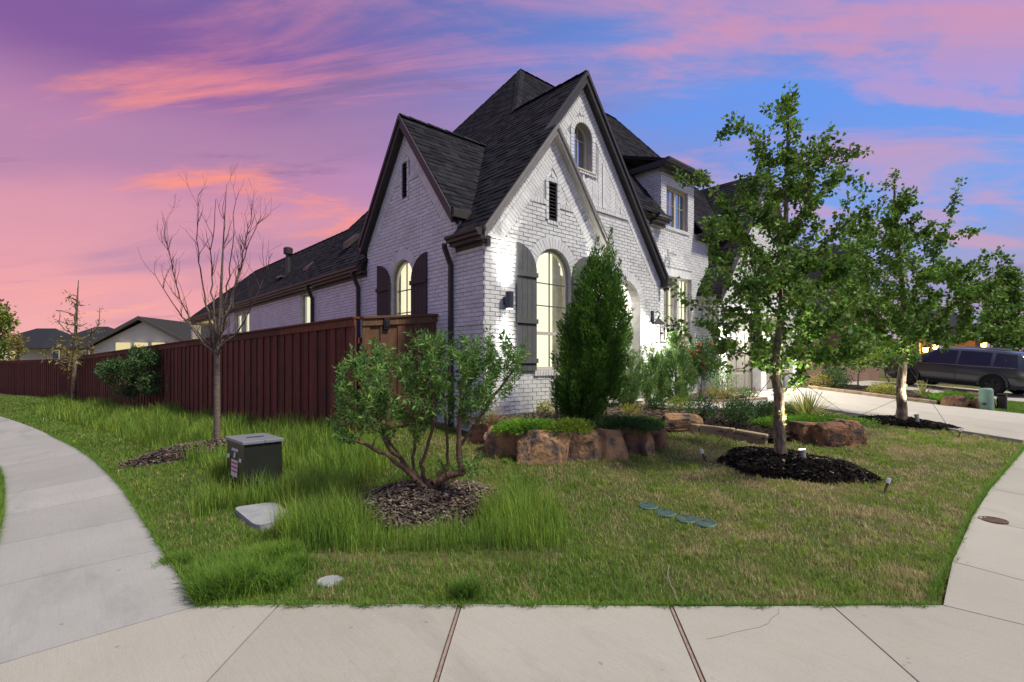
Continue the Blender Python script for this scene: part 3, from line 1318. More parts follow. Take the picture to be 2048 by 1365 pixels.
# sill of rowlocks, header band, panel frame of the vent
soldier(pf, WC - WH - .05, WC + WH + .05, W0 - .10, .085, .035)
kf = gf(BAND + .04)[0]
soldier(pf, kf[0] - .02, 6.49 - .17, BAND, .085, .022)
soldier(pf, 6.49 + .17, kf[1] + .02, BAND, .085, .022)
for s in (-1, 1):
    u = 6.49 + s * .14
    v = vz[0]
    while v < vz[1]:
        piece(pf, [(u - .034, v), (u + .034, v), (u + .034, v + .1), (u - .034, v + .1)], .02)
        v += .108
soldier(pf, 6.49 - .175, 6.49 + .175, vz[1] + .004, .07, .02)
soldier(pf, 6.49 - .14, 6.49 + .14, vz[0] - .068, .06, .02)
piece(pf, [(6.49 - .035, vz[1] + .08), (6.49 + .035, vz[1] + .08), (6.49 + .035, GA - .75), (6.49 - .035, GA - .75)], .02)
hk = RB * math.hypot(1, SL) / SL
herring(pf, [(GC - (GA - BAND - .09) / SL + hk, BAND + .09), (GC + (GA - BAND - .09) / SL - hk, BAND + .09), (GC, GA - hk * SL)], x0, x1,
        holes=(lambda u, v: abs(u - 6.49) < .18 and v < vz[1] + .08, lambda u, v: abs(u - 6.49) < .036))
rake_band(pf, GC, GA, (GA - 1.99) / SL, RB, [(x0, 1.9), (x1, 1.9), (x1, 5), (x0, 5)])
for i in range(5):              # corbelled courses at the springing of the gable
    piece(pf, [(x0 - .012 * i, 1.66 + i * BC), (x0 + .36 - .03 * (4 - i), 1.66 + i * BC), (x0 + .36 - .03 * (4 - i), 1.66 + i * BC + BH), (x0 - .012 * i, 1.66 + i * BC + BH)], .012 + .012 * i)
window(pf, arch_pts(WC, WH, W0, WS), [WC], [.98, 1.37], rail=.50, room=M['room_cool'], curtain=[(WC + .24, WC + .52)])
shutter(pf, 5.62, 6.07, -.14, 1.50, 1.95, True, M['shutter_grey'])
shutter(pf, 6.975, 7.425, -.14, 1.50, 1.95, False, M['shutter_grey'])
vent(pf, 6.49, .10, *vz)
# return of the small gable towards the tall one
wall_sheet(Side(8.0), [(YF, -1.3), (YB, -1.3), (YB, 2.1), (YF, 2.1)])

# ---- tall gable (arched entry, upper window)
pb = Front(YB)
TC, TA = 7.66, 5.46
tx0, tx1 = 5.2, 10.42
E0, ES, EC, EH = -1.0, 1.2, 9.07, .55
UC, UH, U0, US = 7.70, .262, 3.74, 4.38
TB = 3.02
outer_t = [(8.0, -1.3), (tx1, -1.3), (tx1, TA - (tx1 - TC) * SL), (TC, TA), (6.25, TA - (TC - 6.25) * SL), (6.4, 3.45), (8.0, 1.55)]
wall_sheet(pb, outer_t, [arch_pts(EC, EH, E0, ES), arch_pts(UC, UH, U0, US)], back=.22)
gt = gable_iv(TC, TA, tx0, tx1, .34)


def iv_tall(v, a, b):
    iv = gt(v) if v > 1.95 else [(tx0, tx1)]
    iv = arch_cut(iv, v, EC, EH, E0, ES, .2)
    # hidden behind the small gable
    if v < 3.3:
        h = min(8.0, GC + (GA + .1 - v) / SL)
        iv = sub(iv, 0, h - .1)
    return iv


courses(pb, -1.17, TB - .01, iv_tall)
arch_ring(pb, EC, ES, EH)
arch_ring(pb, UC, US, UH, .11, .02)
for s in (-1, 1):
    v = U0
    while v < US:
        u = UC + s * (UH + .055)
        piece(pb, [(u - .05, v), (u + .05, v), (u + .05, v + .06), (u - .05, v + .06)], .02)
        v += BC
soldier(pb, UC - UH - .14, UC + UH + .14, U0 - .085, .08, .035)
kt = gt(TB + .04)[0]
soldier(pb, kt[0], kt[1] + .02, TB, .08, .02)
hk2 = .34 * math.hypot(1, SL) / SL
herring(pb, [(TC - (TA - TB - .09) / SL + hk2, TB + .09), (TC + (TA - TB - .09) / SL - hk2, TB + .09), (TC, TA - hk2 * SL)], tx0, tx1,
        holes=(lambda u, v: abs(u - UC) < UH + .12 and U0 - .09 < v < US, lambda u, v: v >= US and math.hypot(u - UC, v - US) < UH + .13))
for du in (-.62, 0, .62, 1.22):         # upright strips dividing the chevron panel
    u = UC + du
    topz = TA - abs(u - TC) * SL - hk2 * SL - .05
    if du == 0:
        segs = [(TB + .09, U0 - .10), (US + UH + .14, topz)]
    else:
        segs = [(TB + .09, topz)]
    for a, b in segs:
        if b > a:
            piece(pb, [(u - .028, a), (u + .028, a), (u + .028, b), (u - .028, b)], .022)
rake_band(pb, TC, TA, (TA - 1.7) / SL, .34, [(tx0, 1.75), (tx1, 1.75), (tx1, 7), (tx0, 7)])
window(pb, arch_pts(UC, UH, U0, US), [UC + .0], [US - .02], deep=.13, frame_w=.022, glass_=M['glass_upper'], frame_mat=M['cream'], room_depth=.5, bar=.004)
MB().box(pb.w(UC - UH - .1, U0 - .004, -.22), pb.w(UC + UH + .1, U0 - .03, .045)).build('window_sill', M['cream'], house)
# porch behind the arch
porch = MB()
porch.box((8.0, 8.6, -1.0), (10.5, 8.7, 3.0))
porch.box((7.95, YB + .22, -1.0), (8.05, 8.6, 3.0))
porch.box((10.38, YB + .22, -1.0), (10.48, 8.6, 3.0))
porch.box((7.9, YB + .21, 2.35), (10.5, 8.7, 2.45))
porch.build('porch_wall', M['paint_brick'], house)
MB().box((7.9, YB - .35, -.95), (10.5, 8.7, -.80)).build('porch_floor', M['concrete'], house)
door = MB().box((8.62, 8.54, -.8), (9.55, 8.6, 1.35)).build('door', M['shutter_brown'], house)
MB().tube([(9.46, 8.50, .18), (9.46, 8.50, .42)], .012).build('handle', M['black_metal'], door)
pp = Side(10.38 - .003)
courses(Free((10.375, YB + .22, 0), R(90)), -.78, 2.3, lambda v, a, b: [(0, 2.0)])
wall_sheet(Side(10.42 + .0), [(YB, -1.3), (YD, -1.3), (YD, 2.2), (YB, 2.2)])

# ---- recessed wall with dormer window
pd = Front(YD)
DX0, DX1 = 11.22, 12.82
outer_d = [(10.42, -1.3), (13.6, -1.3), (13.6, 3.45), (DX1, 3.45), (DX1, 4.9), (DX0, 4.9), (DX0, 3.45), (10.42, 3.45)]
dw = rect_pts(11.47, 12.50, 3.42, 4.42)
lw1, lw2 = rect_pts(11.35, 11.98, .52, 2.18), rect_pts(12.06, 12.69, .52, 2.18)
wall_sheet(pd, outer_d, [dw, lw1, lw2])


def iv_d(v, a, b):
    iv = [(10.42, 13.6)] if v < 3.45 else [(DX0, DX1)]
    if 3.33 < v < 4.42:
        iv = sub(iv, 11.46, 12.51)
    if .52 < v < 2.38:
        iv = sub(iv, 11.34, 12.70)
    return iv


courses(pd, -1.17, 4.66, iv_d)
soldier(pd, DX0, DX1, 4.68, .194)
soldier(pd, 11.34, 12.70, 2.185, .19)
soldier(pd, 11.40, 12.57, 3.33, .085, .035)
soldier(pd, 10.45, 11.2, 3.22, .19, .02)
window(pd, dw, [11.735, 12.235], [4.0], deep=.08, frame_w=.035, glass_=M['glass_upper'], frame_mat=M['cream'], room_depth=.5, bar=.004)
MB().box(pd.w(11.955, 3.42, -.125), pd.w(12.015, 4.42, -.07)).build('window_mullion', M['cream'], house)
window(pd, lw1, [11.665], [1.45], room=M['room_cool'], curtain=[(11.7, 11.95)])
window(pd, lw2, [12.375], [1.45], room=M['room_cool'], curtain=[(12.1, 12.3)])
# cheek of the dormer
wall_sheet(Side(DX0), [(YD, 3.2), (YD + 2.2, 3.2), (YD + 2.2, 4.9), (YD, 4.9)])
courses(Side(DX0), 3.3, 4.85, lambda v, a, b: [(YD, YD + 1.8)])

# ---- garage gable with two doors
pg = Front(6.5)
GX0, GX1 = 13.2, 18.75
QC, QA = 15.975, 5.55
outer_g = [(GX0, -1.2), (GX1, -1.2), (GX1, QA - (GX1 - QC) * SL), (QC, QA), (GX0, QA - (QC - GX0) * SL)]
gd1, gd2 = rect_pts(13.66, 15.86, -.86, 1.45), rect_pts(16.26, 18.36, -.86, 1.45)
wall_sheet(pg, outer_g, [gd1, gd2], back=.25)
gg = gable_iv(QC, QA, GX0, GX1, .34)


def iv_g(v, a, b):
    iv = gg(v) if v > 1.9 else [(GX0, GX1)]
    if v < 1.66:
        iv = sub(sub(iv, 13.65, 15.87), 16.25, 18.37)
    return iv


courses(pg, -1.1, 5.0, iv_g)
for a in ((13.66, 15.86), (16.26, 18.36)):
    soldier(pg, a[0], a[1], 1.455, .194)
rake_band(pg, QC, QA, (QA - 1.95) / SL, .34, [(GX0, 1.9), (GX1, 1.9), (GX1, 7), (GX0, 7)])
wall_sheet(Side(GX0), [(6.5, -1.2), (YD, -1.2), (YD, 2.1), (6.5, 2.1)])
M['garage_door'] = mat('garage_door', (.21, .19, .165), (.18, .165, .14), 3, .6, .3)
for a, b in ((13.66, 15.86), (16.26, 18.36)):
    gd = MB().box((a, 6.76, -.86), (b, 6.80, 1.45)).build('garage_door', M['garage_door'], house)
    for r in range(4):
        for c in range(4):
            w, h = (b - a) / 4, 2.31 / 4
            MB().box((a + c * w + .04, 6.742, -.86 + r * h + .04), (a + (c + 1) * w - .04, 6.76, -.86 + (r + 1) * h - .04)).build('door_panel', M['garage_door'], gd, bevel=.008)
# the rest of the shell behind (right flank, back)
shell = MB()
shell.box((GX1 - .1, 6.55, -1.2), (GX1 - .002, 16, 2.0))
shell.box((5.1, 15.5, -1.2), (18.7, 15.6, 2.0))
shell.build('wall', M['paint_brick'], house)

# ---- side gable wall and the long wing
ps = Side(XS)
SCN, SA = 8.5, 4.50            # centre, wall apex
s0, s1 = 6.92, 10.08
WY, WHY = 8.67, .40
vs2 = 3.09, 3.76
WING = 28.4
side_outer = [(YF, -1.3), (23.6, -1.3), (23.6, 1.98), (s1, 1.98), (s1, SA - (s1 - SCN) * SL), (SCN, SA), (s0, SA - (SCN - s0) * SL), (s0, 1.98), (YF, 1.98)]
sw1 = arch_pts(WY, WHY, -.15, 1.55)
sw2 = rect_pts(13.15, 13.95, .2, 1.78)
sw3, sw4 = rect_pts(18.75, 19.55, .2, 1.72), rect_pts(19.7, 20.5, .2, 1.72)
wall_sheet(ps, side_outer, [sw1, rect_pts(8.56 - .095, 8.56 + .095, *vs2), sw2, sw3, sw4])
gs = gable_iv(SCN, SA, s0, s1, .36)


def iv_side(v, a, b):
    if v < 1.72:
        iv = [(YF, 23.6)]
    elif v < 1.98:
        iv = [(s0 - .02, s1 + .02)]
    elif v < 2.5:
        iv = [(s0, s1)]
    else:
        iv = gs(v)
    iv = arch_cut(iv, v, WY, WHY, -.15, 1.55, .2)
    if v > .2:
        if v < 1.8:
            iv = sub(iv, 13.14, 13.96)
        if v < 1.73:
            iv = sub(sub(iv, 18.74, 19.56), 19.69, 20.51)
    if vs2[0] - .07 < v < vs2[1] + .07:
        iv = sub(iv, 8.56 - .155, 8.56 + .155)
    return iv


courses(ps, -1.24, 3.36, iv_side)
arch_ring(ps, WY, 1.55, WHY)
soldier(ps, YF, s0 - .03, 1.745, .2, .012)
soldier(ps, s1 + .03, 13.1, 1.745, .2, .012)
soldier(ps, 14.0, 18.7, 1.745, .2, .012)
soldier(ps, 20.55, 23.55, 1.745, .2, .012)
soldier(ps, YF - .02, s0 - .06, .585, .06, .03)
SB = 3.365
ks = gs(SB + .04)[0]
soldier(ps, ks[0], 8.56 - .15, SB, .07, .022)
soldier(ps, 8.56 + .15, ks[1], SB, .07, .022)
for s in (-1, 1):
    v = vs2[0]
    while v < vs2[1]:
        u = 8.56 + s * .125
        piece(ps, [(u - .03, v), (u + .03, v), (u + .03, v + .1), (u - .03, v + .1)], .018)
        v += .108
soldier(ps, 8.56 - .16, 8.56 + .16, vs2[1] + .004, .07, .02)
soldier(ps, 8.56 - .13, 8.56 + .13, vs2[0] - .068, .06, .02)
piece(ps, [(8.56 - .03, vs2[1] + .08), (8.56 + .03, vs2[1] + .08), (8.56 + .03, SA - .62), (8.56 - .03, SA - .62)], .02)
hk3 = .36 * math.hypot(1, SL) / SL
herring(ps, [(SCN - (SA - SB - .08) / SL + hk3, SB + .08), (SCN + (SA - SB - .08) / SL - hk3, SB + .08), (SCN, SA - hk3 * SL)], s0, s1,
        holes=(lambda u, v: abs(u - 8.56) < .16 and v < vs2[1] + .08, lambda u, v: abs(u - 8.56) < .032))
rake_band(ps, SCN, SA, (SA - 2.5) / SL, .36, [(s0, 2.45), (s1, 2.45), (s1, 7), (s0, 7)])
window(ps, sw1, [WY], [.95, 1.38], room=M['room'], curtain=[(WY - .42, WY - .2)], rail=.45)
shutter(ps, 9.08, 9.60, -.14, 1.50, 1.95, False, M['shutter_brown'])
shutter(ps, 7.76, 8.28, -.14, 1.50, 1.95, True, M['shutter_brown'])
vent(ps, 8.56, .09, *vs2)
window(ps, sw2, [], [1.0], room=M['room_cool'])
window(ps, sw3, [], [1.0], room=M['room_cool'])
window(ps, sw4, [], [1.0], room=M['room_cool'])
# covered patio at the far end of the wing
pat = MB()
pat.box((XS, 28.0, -1.5), (XS + .35, 28.35, 1.75))
pat.build('patio_post', M['paint_brick'], house)
MB().box((6.9, 23.6, -1.4), (7.0, 28.4, 1.9)).box((XS + .02, 23.5, -1.4), (7, 23.58, 1.9)).build('patio_wall', M['cream'], house)
MB().box((XS + .02, 23.6, 1.80), (7.0, 28.4, 1.86)).build('patio_ceiling', M['cream'], house)
point('patio_lamp', (5.9, 26, 1.6), 28, (1, .82, .5), .1, house)
# cheeks of the side gable above the eave
for y in (s0, s1):
    MB().box((XS, y - (.02 if y == s0 else -.02), 1.9), (5.45, y, 2.52)).build('wall', M['paint_brick'], house)
# ---- bricks: single objects where they show largest, the rest joined
def brick_mesh(lu, lv, n):
    mb = MB()
    a, b, e = lu / 2, lv / 2, .004
    v = [(-a, -b, 0), (a, -b, 0), (a, b, 0), (-a, b, 0), (-a + e, -b + e, n), (a - e, -b + e, n), (a - e, b - e, n), (-a + e, b - e, n)]
    mb.add(v, [(4, 5, 6, 7), (0, 1, 5, 4), (1, 2, 6, 5), (2, 3, 7, 6), (3, 0, 4, 7)])
    me = mb.mesh('brick')
    me.materials.append(M['paint_brick'])
    return me


def flush_bricks():
    wall = [c for c in house.children if c.name.startswith('wall')]
    wf, ws = wall[0], [c for c in wall if abs(c.data.vertices[0].co.x - XS) < .01 and len(c.data.vertices) > 60][0]
    cand = []
    for i, (pl, u, v, n) in enumerate(FULLS):
        p = pl.w(u, v)
        px, py, d = proj(p)
        ok = False
        if pl is pf:
            ok = (970 < px < 1030 and 455 < py < 690) or (1030 < px < 1150 and 395 < py < 500) or (1145 < px < 1175 and 420 < py < 560)
        elif pl is ps:
            ok = 730 < px < 966 and 300 < py < 630
        elif pl is pb:
            ok = 1195 < px < 1320 and 425 < py < 620
        if ok:
            pr = .75 if pl is ps else 1.0
            cand.append((d / pr, i))
    cand.sort()
    single = {i for _, i in cand[:296]}
    me = brick_mesh(BW, BH, .008)
    for i in single:
        pl, u, v, n = FULLS[i]
        o = bpy.data.objects.new('brick', me)
        COL.objects.link(o)
        U = (pl.w(1, 0) - pl.w(0, 0)).normalized()
        Nn = (pl.w(0, 0, 1) - pl.w(0, 0)).normalized()
        m = Matrix((U, (0, 0, 1), Nn)).transposed().to_4x4()
        m = Matrix.Translation(pl.w(u, v)) @ m @ Matrix.Diagonal((1, 1, n / .008, 1))
        o.matrix_basis = m
        o.parent = wf if pl is pf else ws
    # joined: front walls / side walls
    rest = [(pl, [(u - BW / 2, v - BH / 2), (u + BW / 2, v - BH / 2), (u + BW / 2, v + BH / 2), (u - BW / 2, v + BH / 2)], 0, n)
            for i, (pl, u, v, n) in enumerate(FULLS) if i not in single] + PIECES
    for key, par in (('f', wf), ('s', ws)):
        V, F = [], []
        for pl, poly, n0, n in rest:
            if (key == 's') != isinstance(pl, Side):
                continue
            if area2(poly) < 0:
                poly = poly[::-1]
            k, b = len(poly), len(V)
            c = (sum(p[0] for p in poly) / k, sum(p[1] for p in poly) / k)
            V += [tuple(pl.w(p[0], p[1], n0)) for p in poly]
            for p in poly:
                dx, dy = c[0] - p[0], c[1] - p[1]
                l = math.hypot(dx, dy) or 1
                V.append(tuple(pl.w(p[0] + dx / l * .004, p[1] + dy / l * .004, n)))
            F.append(tuple(range(b + k, b + 2 * k)))
            F += [(b + i, b + (i + 1) % k, b + k + (i + 1) % k, b + k + i) for i in range(k)]
        me = bpy.data.meshes.new('brick')
        me.from_pydata(V, [], F)
        o = obj('brick', me, M['paint_brick'], par)
        o['kind'] = 'stuff'


flush_bricks()

# ---- roofs
SHINGLES = []     # (matrix frame, polygon2d, full)


def roof_face(poly3, name='roof', thick=.10, skip=None, exposure=.128, lay=True):
    """a plane of roof: felt deck plus shingle courses.  poly3: convex plan polygon points (3D, coplanar), the first edge is the eave"""
    p = [Vector(q) for q in poly3]
    e = (p[1] - p[0]).normalized()
    nrm = None
    for i in range(2, len(p)):
        nrm = (p[1] - p[0]).cross(p[i] - p[0])
        if nrm.length > 1e-4:
            break
    nrm.normalize()
    if nrm.z < 0:
        nrm = -nrm
    up = nrm.cross(e)
    if up.z < 0:
        up = -up
    e = up.cross(nrm)
    o = p[0]
    q2 = [((q - o).dot(e), (q - o).dot(up)) for q in p]
    if area2(q2) < 0:
        q2 = q2[::-1]
    if not lay:
        return
    fr = Matrix((e, up, nrm)).transposed().to_4x4()
    fr = Matrix.Translation(o) @ fr
    us, vs = [a for a, b in q2], [b for a, b in q2]
    v = min(vs) - .02
    k = 0
    while v < max(vs):
        u = min(us) - rnd.uniform(0, .3)
        while u < max(us):
            w = rnd.choice((.11, .15, .19, .23, .27))
            t = rnd.choice((.004, .009, .013))
            poly = [(u, v), (u + w - .004, v), (u + w - .004, v + exposure + .03), (u, v + exposure + .03)]
            c = clip_convex(poly, q2)
            if len(c) >= 3 and abs(area2(c)) > 3e-4:
                m = fr @ Vector((sum(a for a, b in c) / len(c), sum(b for a, b in c) / len(c), 0))
                if not (skip and skip(m)):
                    full = len(c) == 4 and abs(area2(c)) > .96 * abs(area2(poly))
                    SHINGLES.append((fr, c, t, full, m))
            u += w
        v += exposure
        k += 1


def deck(poly3, drop=.09, name='roof', mat_=None, parent=None):
    """solid under-deck of a roof polygon (may be concave)"""
    p = [Vector(q) for q in poly3]
    tri = tessellate_polygon([p])
    n = len(p)
    v = p + [q - Vector((0, 0, drop)) for q in p]
    f = [tuple(t) for t in tri] + [tuple(i + n for i in reversed(t)) for t in tri] + [(i, (i + 1) % n, n + (i + 1) % n, n + i) for i in range(n)]
    me = bpy.data.meshes.new(name)
    me.from_pydata(v, [], f)
    return obj(name, me, mat_ or M['roof_felt'], parent or house)


def zl(x):
    return EZ + SL * (x - EX)


RX = 7.66
HY = 8.40                                  # where the tall gable's ridge meets the main hip
AP = (RX + 1.88, HY + 1.88)                # main hip apex
AZ = zl(AP[0])
HYB = AP[1] + (AZ - EZ) / SL               # back corner of the left face
FYE = 6.76                                 # front eave of the main roof
FZE = AZ - SL * (AP[1] - FYE)
RXE = 13.75                                # main ridge end
SAZ = 4.60                                 # side gable ridge


def skip_side(m):
    """inside the side gable"""
    return m.x < 6.9 and m.z < SAZ - SL * abs(m.y - 8.5) - .01 and abs(m.y - 8.5) < 1.62


nx_ = EX + (SAZ - EZ) / SL
main_roof = deck([(EX, 6.08, EZ), (EX, 6.9, EZ), (nx_ - 1.6, 6.9, zl(nx_ - 1.6)), (nx_, 8.5, SAZ), (nx_ - 1.6, 10.1, zl(nx_ - 1.6)), (EX, 10.1, EZ), (EX, HYB, EZ),
                  (AP[0], AP[1], AZ), (RX, HY, zl(RX)), (RX, 6.4, zl(RX)), (6.48, 6.4, zl(6.48)), (6.48, 6.08, zl(6.48))])
roof_face([(EX, 6.08, EZ), (EX, 6.4, EZ), (6.48, 6.4, zl(6.48)), (6.48, 6.08, zl(6.48))], skip=skip_side)
roof_face([(EX, 6.4, EZ), (EX, HY, EZ), (RX, HY, zl(RX)), (RX, 6.4, zl(RX))], skip=skip_side)
roof_face([(EX, HY, EZ), (EX, HYB, EZ), (AP[0], AP[1], AZ), (RX, HY, zl(RX))], skip=skip_side)
# right slopes of the two front gables
deck([(6.48, 6.08, zl(6.48)), (8.12, 6.08, zl(6.48) - SL * 1.64), (8.12, 6.6, zl(6.48) - SL * 1.64), (6.48, 6.6, zl(6.48))])
RE = 10.56
zr = zl(RX) - SL * (RE - RX)
deck([(RX, 6.38, zl(RX)), (RE, 6.38, zr), (RE, 7.0, zr), (10.56, 8.0, zr), (RX, HY + .3, zl(RX))])
roof_face([(RE, 6.38, zr), (RE, 8.2, zr), (RX, HY, zl(RX)), (RX, 6.38, zl(RX))])
# main front face, right hip, back
front_face = [(RX - 2.5 + .9, FYE, FZE), (RXE + AP[1] - FYE, FYE, FZE), (RXE, AP[1], AZ), (AP[0], AP[1], AZ), (RX, HY, zl(RX))]
zd_ = FZE + SL * (YD + 1.2 - FYE)
ff2 = [(10.5, FYE, FZE), (DX0 - .01, FYE, FZE), (DX0 - .01, YD + 1.2, zd_), (DX1 + .01, YD + 1.2, zd_), (DX1 + .01, FYE, FZE), (RXE + AP[1] - FYE, FYE, FZE), (RXE, AP[1], AZ), (AP[0], AP[1], AZ), (RX, HY, zl(RX)), (RX + .8, HY - .6, FZE + SL * (HY - .6 - FYE))]
deck(ff2, .07)
roof_face([(9.0, FYE, FZE), (RXE + AP[1] - FYE, FYE, FZE), (RXE, AP[1], AZ), (AP[0], AP[1], AZ), (RX, HY, zl(RX))], skip=lambda m: (m.z < zl(RX) - SL * (m.x - RX) + .02 and m.x < RE) or (DX0 - .12 < m.x < DX1 + .12 and m.y < YD + 1.25))
hipx = RXE + AP[1] - FYE
deck([(RXE, AP[1], AZ), (hipx, FYE, FZE), (hipx + 1.15, FYE + 1, EZ), (hipx + 1.15, HYB, EZ)], .07)
deck([(AP[0], AP[1], AZ), (RXE, AP[1], AZ), (hipx + 1.1, HYB, EZ), (EX, HYB, EZ)], .07)
# side gable roof: two slopes
sx = XS - .15
for s in (-1, 1):
    ye = 8.5 + s * 1.66
    ze = SAZ - SL * 1.66
    pts = [(sx, ye, ze), (nx_ - 1.6, ye, ze), (nx_ + .02, 8.5, SAZ), (sx, 8.5, SAZ)]
    deck(pts, .08)
    if s < 0:
        roof_face(pts)
    else:
        roof_face([pts[1], pts[0], pts[3], pts[2]])
# wing
WR, WZ = 7.2, 4.30
deck([(EX, HYB - 2.2, EZ), (EX, 28.55, EZ), (WR, 26.2, WZ), (WR, 12.4, WZ)])
deck([(WR, 12.4, WZ), (WR, 26.2, WZ), (9.6, 28.55, EZ), (9.6, 12.4, EZ)])
deck([(EX, 28.55, EZ), (9.6, 28.55, EZ), (WR, 26.2, WZ)])
roof_face([(EX, 13.0, EZ), (EX, 28.55, EZ), (WR, 26.2, WZ), (WR, 13.0, WZ)], exposure=.155, skip=lambda m: m.z < AZ - SL * (m.y - AP[1]) - .0)
# dormer
dz = 4.94
deck([(DX0 - .14, YD - .22, dz), (DX1 + .14, YD - .22, dz), (DX1 + .14, YD + 1.6, dz + .62), (DX0 - .14, YD + 1.6, dz + .62)], .07)
roof_face([(DX0 - .14, YD - .22, dz), (DX1 + .14, YD - .22, dz), (DX1 + .14, YD + 1.6, dz + .62), (DX0 - .14, YD + 1.6, dz + .62)])
# garage gable roof
for s in (-1, 1):
    xe = QC + s * 3.02
    zq = QA + .14
    pts = [(xe, 6.3, zq - SL * 3.02), (xe, 9.4, zq - SL * 3.02), (QC, 9.4, zq), (QC, 6.3, zq)]
    deck(pts, .08)
    roof_face(pts if s < 0 else [pts[1], pts[0], pts[3], pts[2]])


def flush_shingles():
    cand = []
    for i, (fr, c, t, full, m) in enumerate(SHINGLES):
        if not full:
            continue
        px, py, d = proj(m)
        if abs(fr.col[2][0]) > .5 and fr.col[2][0] < 0 and 900 < px < 1110 and py < 470 or (735 < px < 950 and py < 420 and fr.col[2][1] < -.3):
            cand.append((d, i))
    cand.sort()
    single = {i for _, i in cand[:296]}
    cache = {}
    V, F = [], []
    for i, (fr, c, t, full, m) in enumerate(SHINGLES):
        us, vs = [a for a, b in c], [b for a, b in c]
        k = len(c)
        if i in single:
            w, h = max(us) - min(us), max(vs) - min(vs)
            key = (round(w, 2), t)
            if key not in cache:
                mb = MB()
                mb.add([(-w / 2, 0, 0), (w / 2, 0, 0), (w / 2, h, 0), (-w / 2, h, 0), (-w / 2, 0, t + .004), (w / 2, 0, t + .004), (w / 2, h, .003), (-w / 2, h, .003)],
                       [(4, 5, 6, 7), (0, 1, 5, 4), (1, 2, 6, 5), (2, 3, 7, 6), (3, 0, 4, 7)])
                cache[key] = mb.mesh('shingle')
                cache[key].materials.append(M['shingle'])
            o = bpy.data.objects.new('shingle', cache[key])
            COL.objects.link(o)
            o.matrix_basis = fr @ Matrix.Translation(((max(us) + min(us)) / 2, min(vs), .002))
            o.parent = main_roof
            continue
        v0, v1 = min(vs), max(vs)
        b = len(V)
        for a, q in c:
            V.append(tuple(fr @ Vector((a, q, .002))))
        for a, q in c:
            f = 1 - (q - v0) / max(.02, v1 - v0)
            V.append(tuple(fr @ Vector((a, q, .005 + t * f + .002 * f))))
        F.append(tuple(range(b + k, b + 2 * k)))
        F += [(b + j, b + (j + 1) % k, b + k + (j + 1) % k, b + k + j) for j in range(k)]
    me = bpy.data.meshes.new('shingle')
    me.from_pydata(V, [], F)
    o = obj('shingle', me, M['shingle'], main_roof)
    o['kind'] = 'stuff'


flush_shingles()


# ridge and hip caps
def ridge(a, b, name='ridge_cap'):
    a, b = Vector(a), Vector(b)
    n = max(2, int((b - a).length / .2))
    mb = MB()
    for i in range(n):
        p, q = a.lerp(b, i / n), a.lerp(b, (i + 1.12) / n)
        t = (q - p).normalized()
        s = t.cross(Vector((0, 0, 1))).normalized() * .11
        d = Vector((0, 0, -.09))
        l = Vector((0, 0, .035 if i % 2 else .03))
        mb.add([p + l, q + l - Vector((0, 0, .012)), q + s + d + l - Vector((0, 0, .012)), p + s + d + l, q - s + d + l - Vector((0, 0, .012)), p - s + d + l], [(0, 1, 2, 3), (1, 0, 5, 4)])
    return mb.build(name, M['shingle'], main_roof)


ridge((RX, 6.4, zl(RX)), (RX, HY, zl(RX)))
ridge((AP[0], AP[1], AZ), (RX, HY, zl(RX)))
ridge((AP[0], AP[1], AZ), (RXE, AP[1], AZ))
ridge((RXE, AP[1], AZ), (hipx, FYE, FZE))
ridge((AP[0], AP[1], AZ), (EX + 1.2, HYB - 1.2, EZ + 1.2 * SL))
ridge((sx, 8.5, SAZ), (nx_, 8.5, SAZ))
ridge((WR, 13.4, WZ), (WR, 26.2, WZ))
ridge((WR, 26.2, WZ), (EX, 28.55, EZ))


# ---- rake boards, gutters, downspouts
def rake(pl, c, apex, half_l, half_r, m1, m2, front=.16, wide=.20):
    """barge boards of a gable: fascia, crown strip and soffit"""
    for s, half in ((-1, half_l), (1, half_r)):
        if half <= 0:
            continue
        a = [(c, apex), (c + s * half, apex - SL * half)]
        k = math.hypot(1, SL)
        w = wide * k
        f = MB().prism([pl.w(a[0][0], a[0][1], front), pl.w(a[1][0], a[1][1], front), pl.w(a[1][0], a[1][1] - w, front), pl.w(a[0][0], a[0][1] - w, front)], pl.w(0, 0, -.03) - pl.w(0, 0, 0))
        fo = f.build('rake_board', m1, house)
        cr = MB().prism([pl.w(a[0][0], a[0][1] + .01, front + .028), pl.w(a[1][0], a[1][1] + .01, front + .028), pl.w(a[1][0], a[1][1] - w * .36, front + .028), pl.w(a[0][0], a[0][1] - w * .36, front + .028)], pl.w(0, 0, -.03) - pl.w(0, 0, 0))
        cr.build('crown_strip', m1, fo)
        so = MB().prism([pl.w(a[0][0], a[0][1] - w * .8, front - .03), pl.w(a[1][0], a[1][1] - w * .8, front - .03), pl.w(a[1][0], a[1][1] - w * .8 - .03, front - .03), pl.w(a[0][0], a[0][1] - w * .8 - .03, front - .03)], pl.w(0, 0, -(front - .03)) - pl.w(0, 0, 0))
        so.build('soffit', m2, fo)
        fz = MB().prism([pl.w(a[0][0], a[0][1] - w * .86, .05), pl.w(a[1][0], a[1][1] - w * .86, .05), pl.w(a[1][0], a[1][1] - w * 1.05, .05), pl.w(a[0][0], a[0][1] - w * 1.05, .05)], pl.w(0, 0, -.05) - pl.w(0, 0, 0))
        fz.build('frieze', m2, fo)


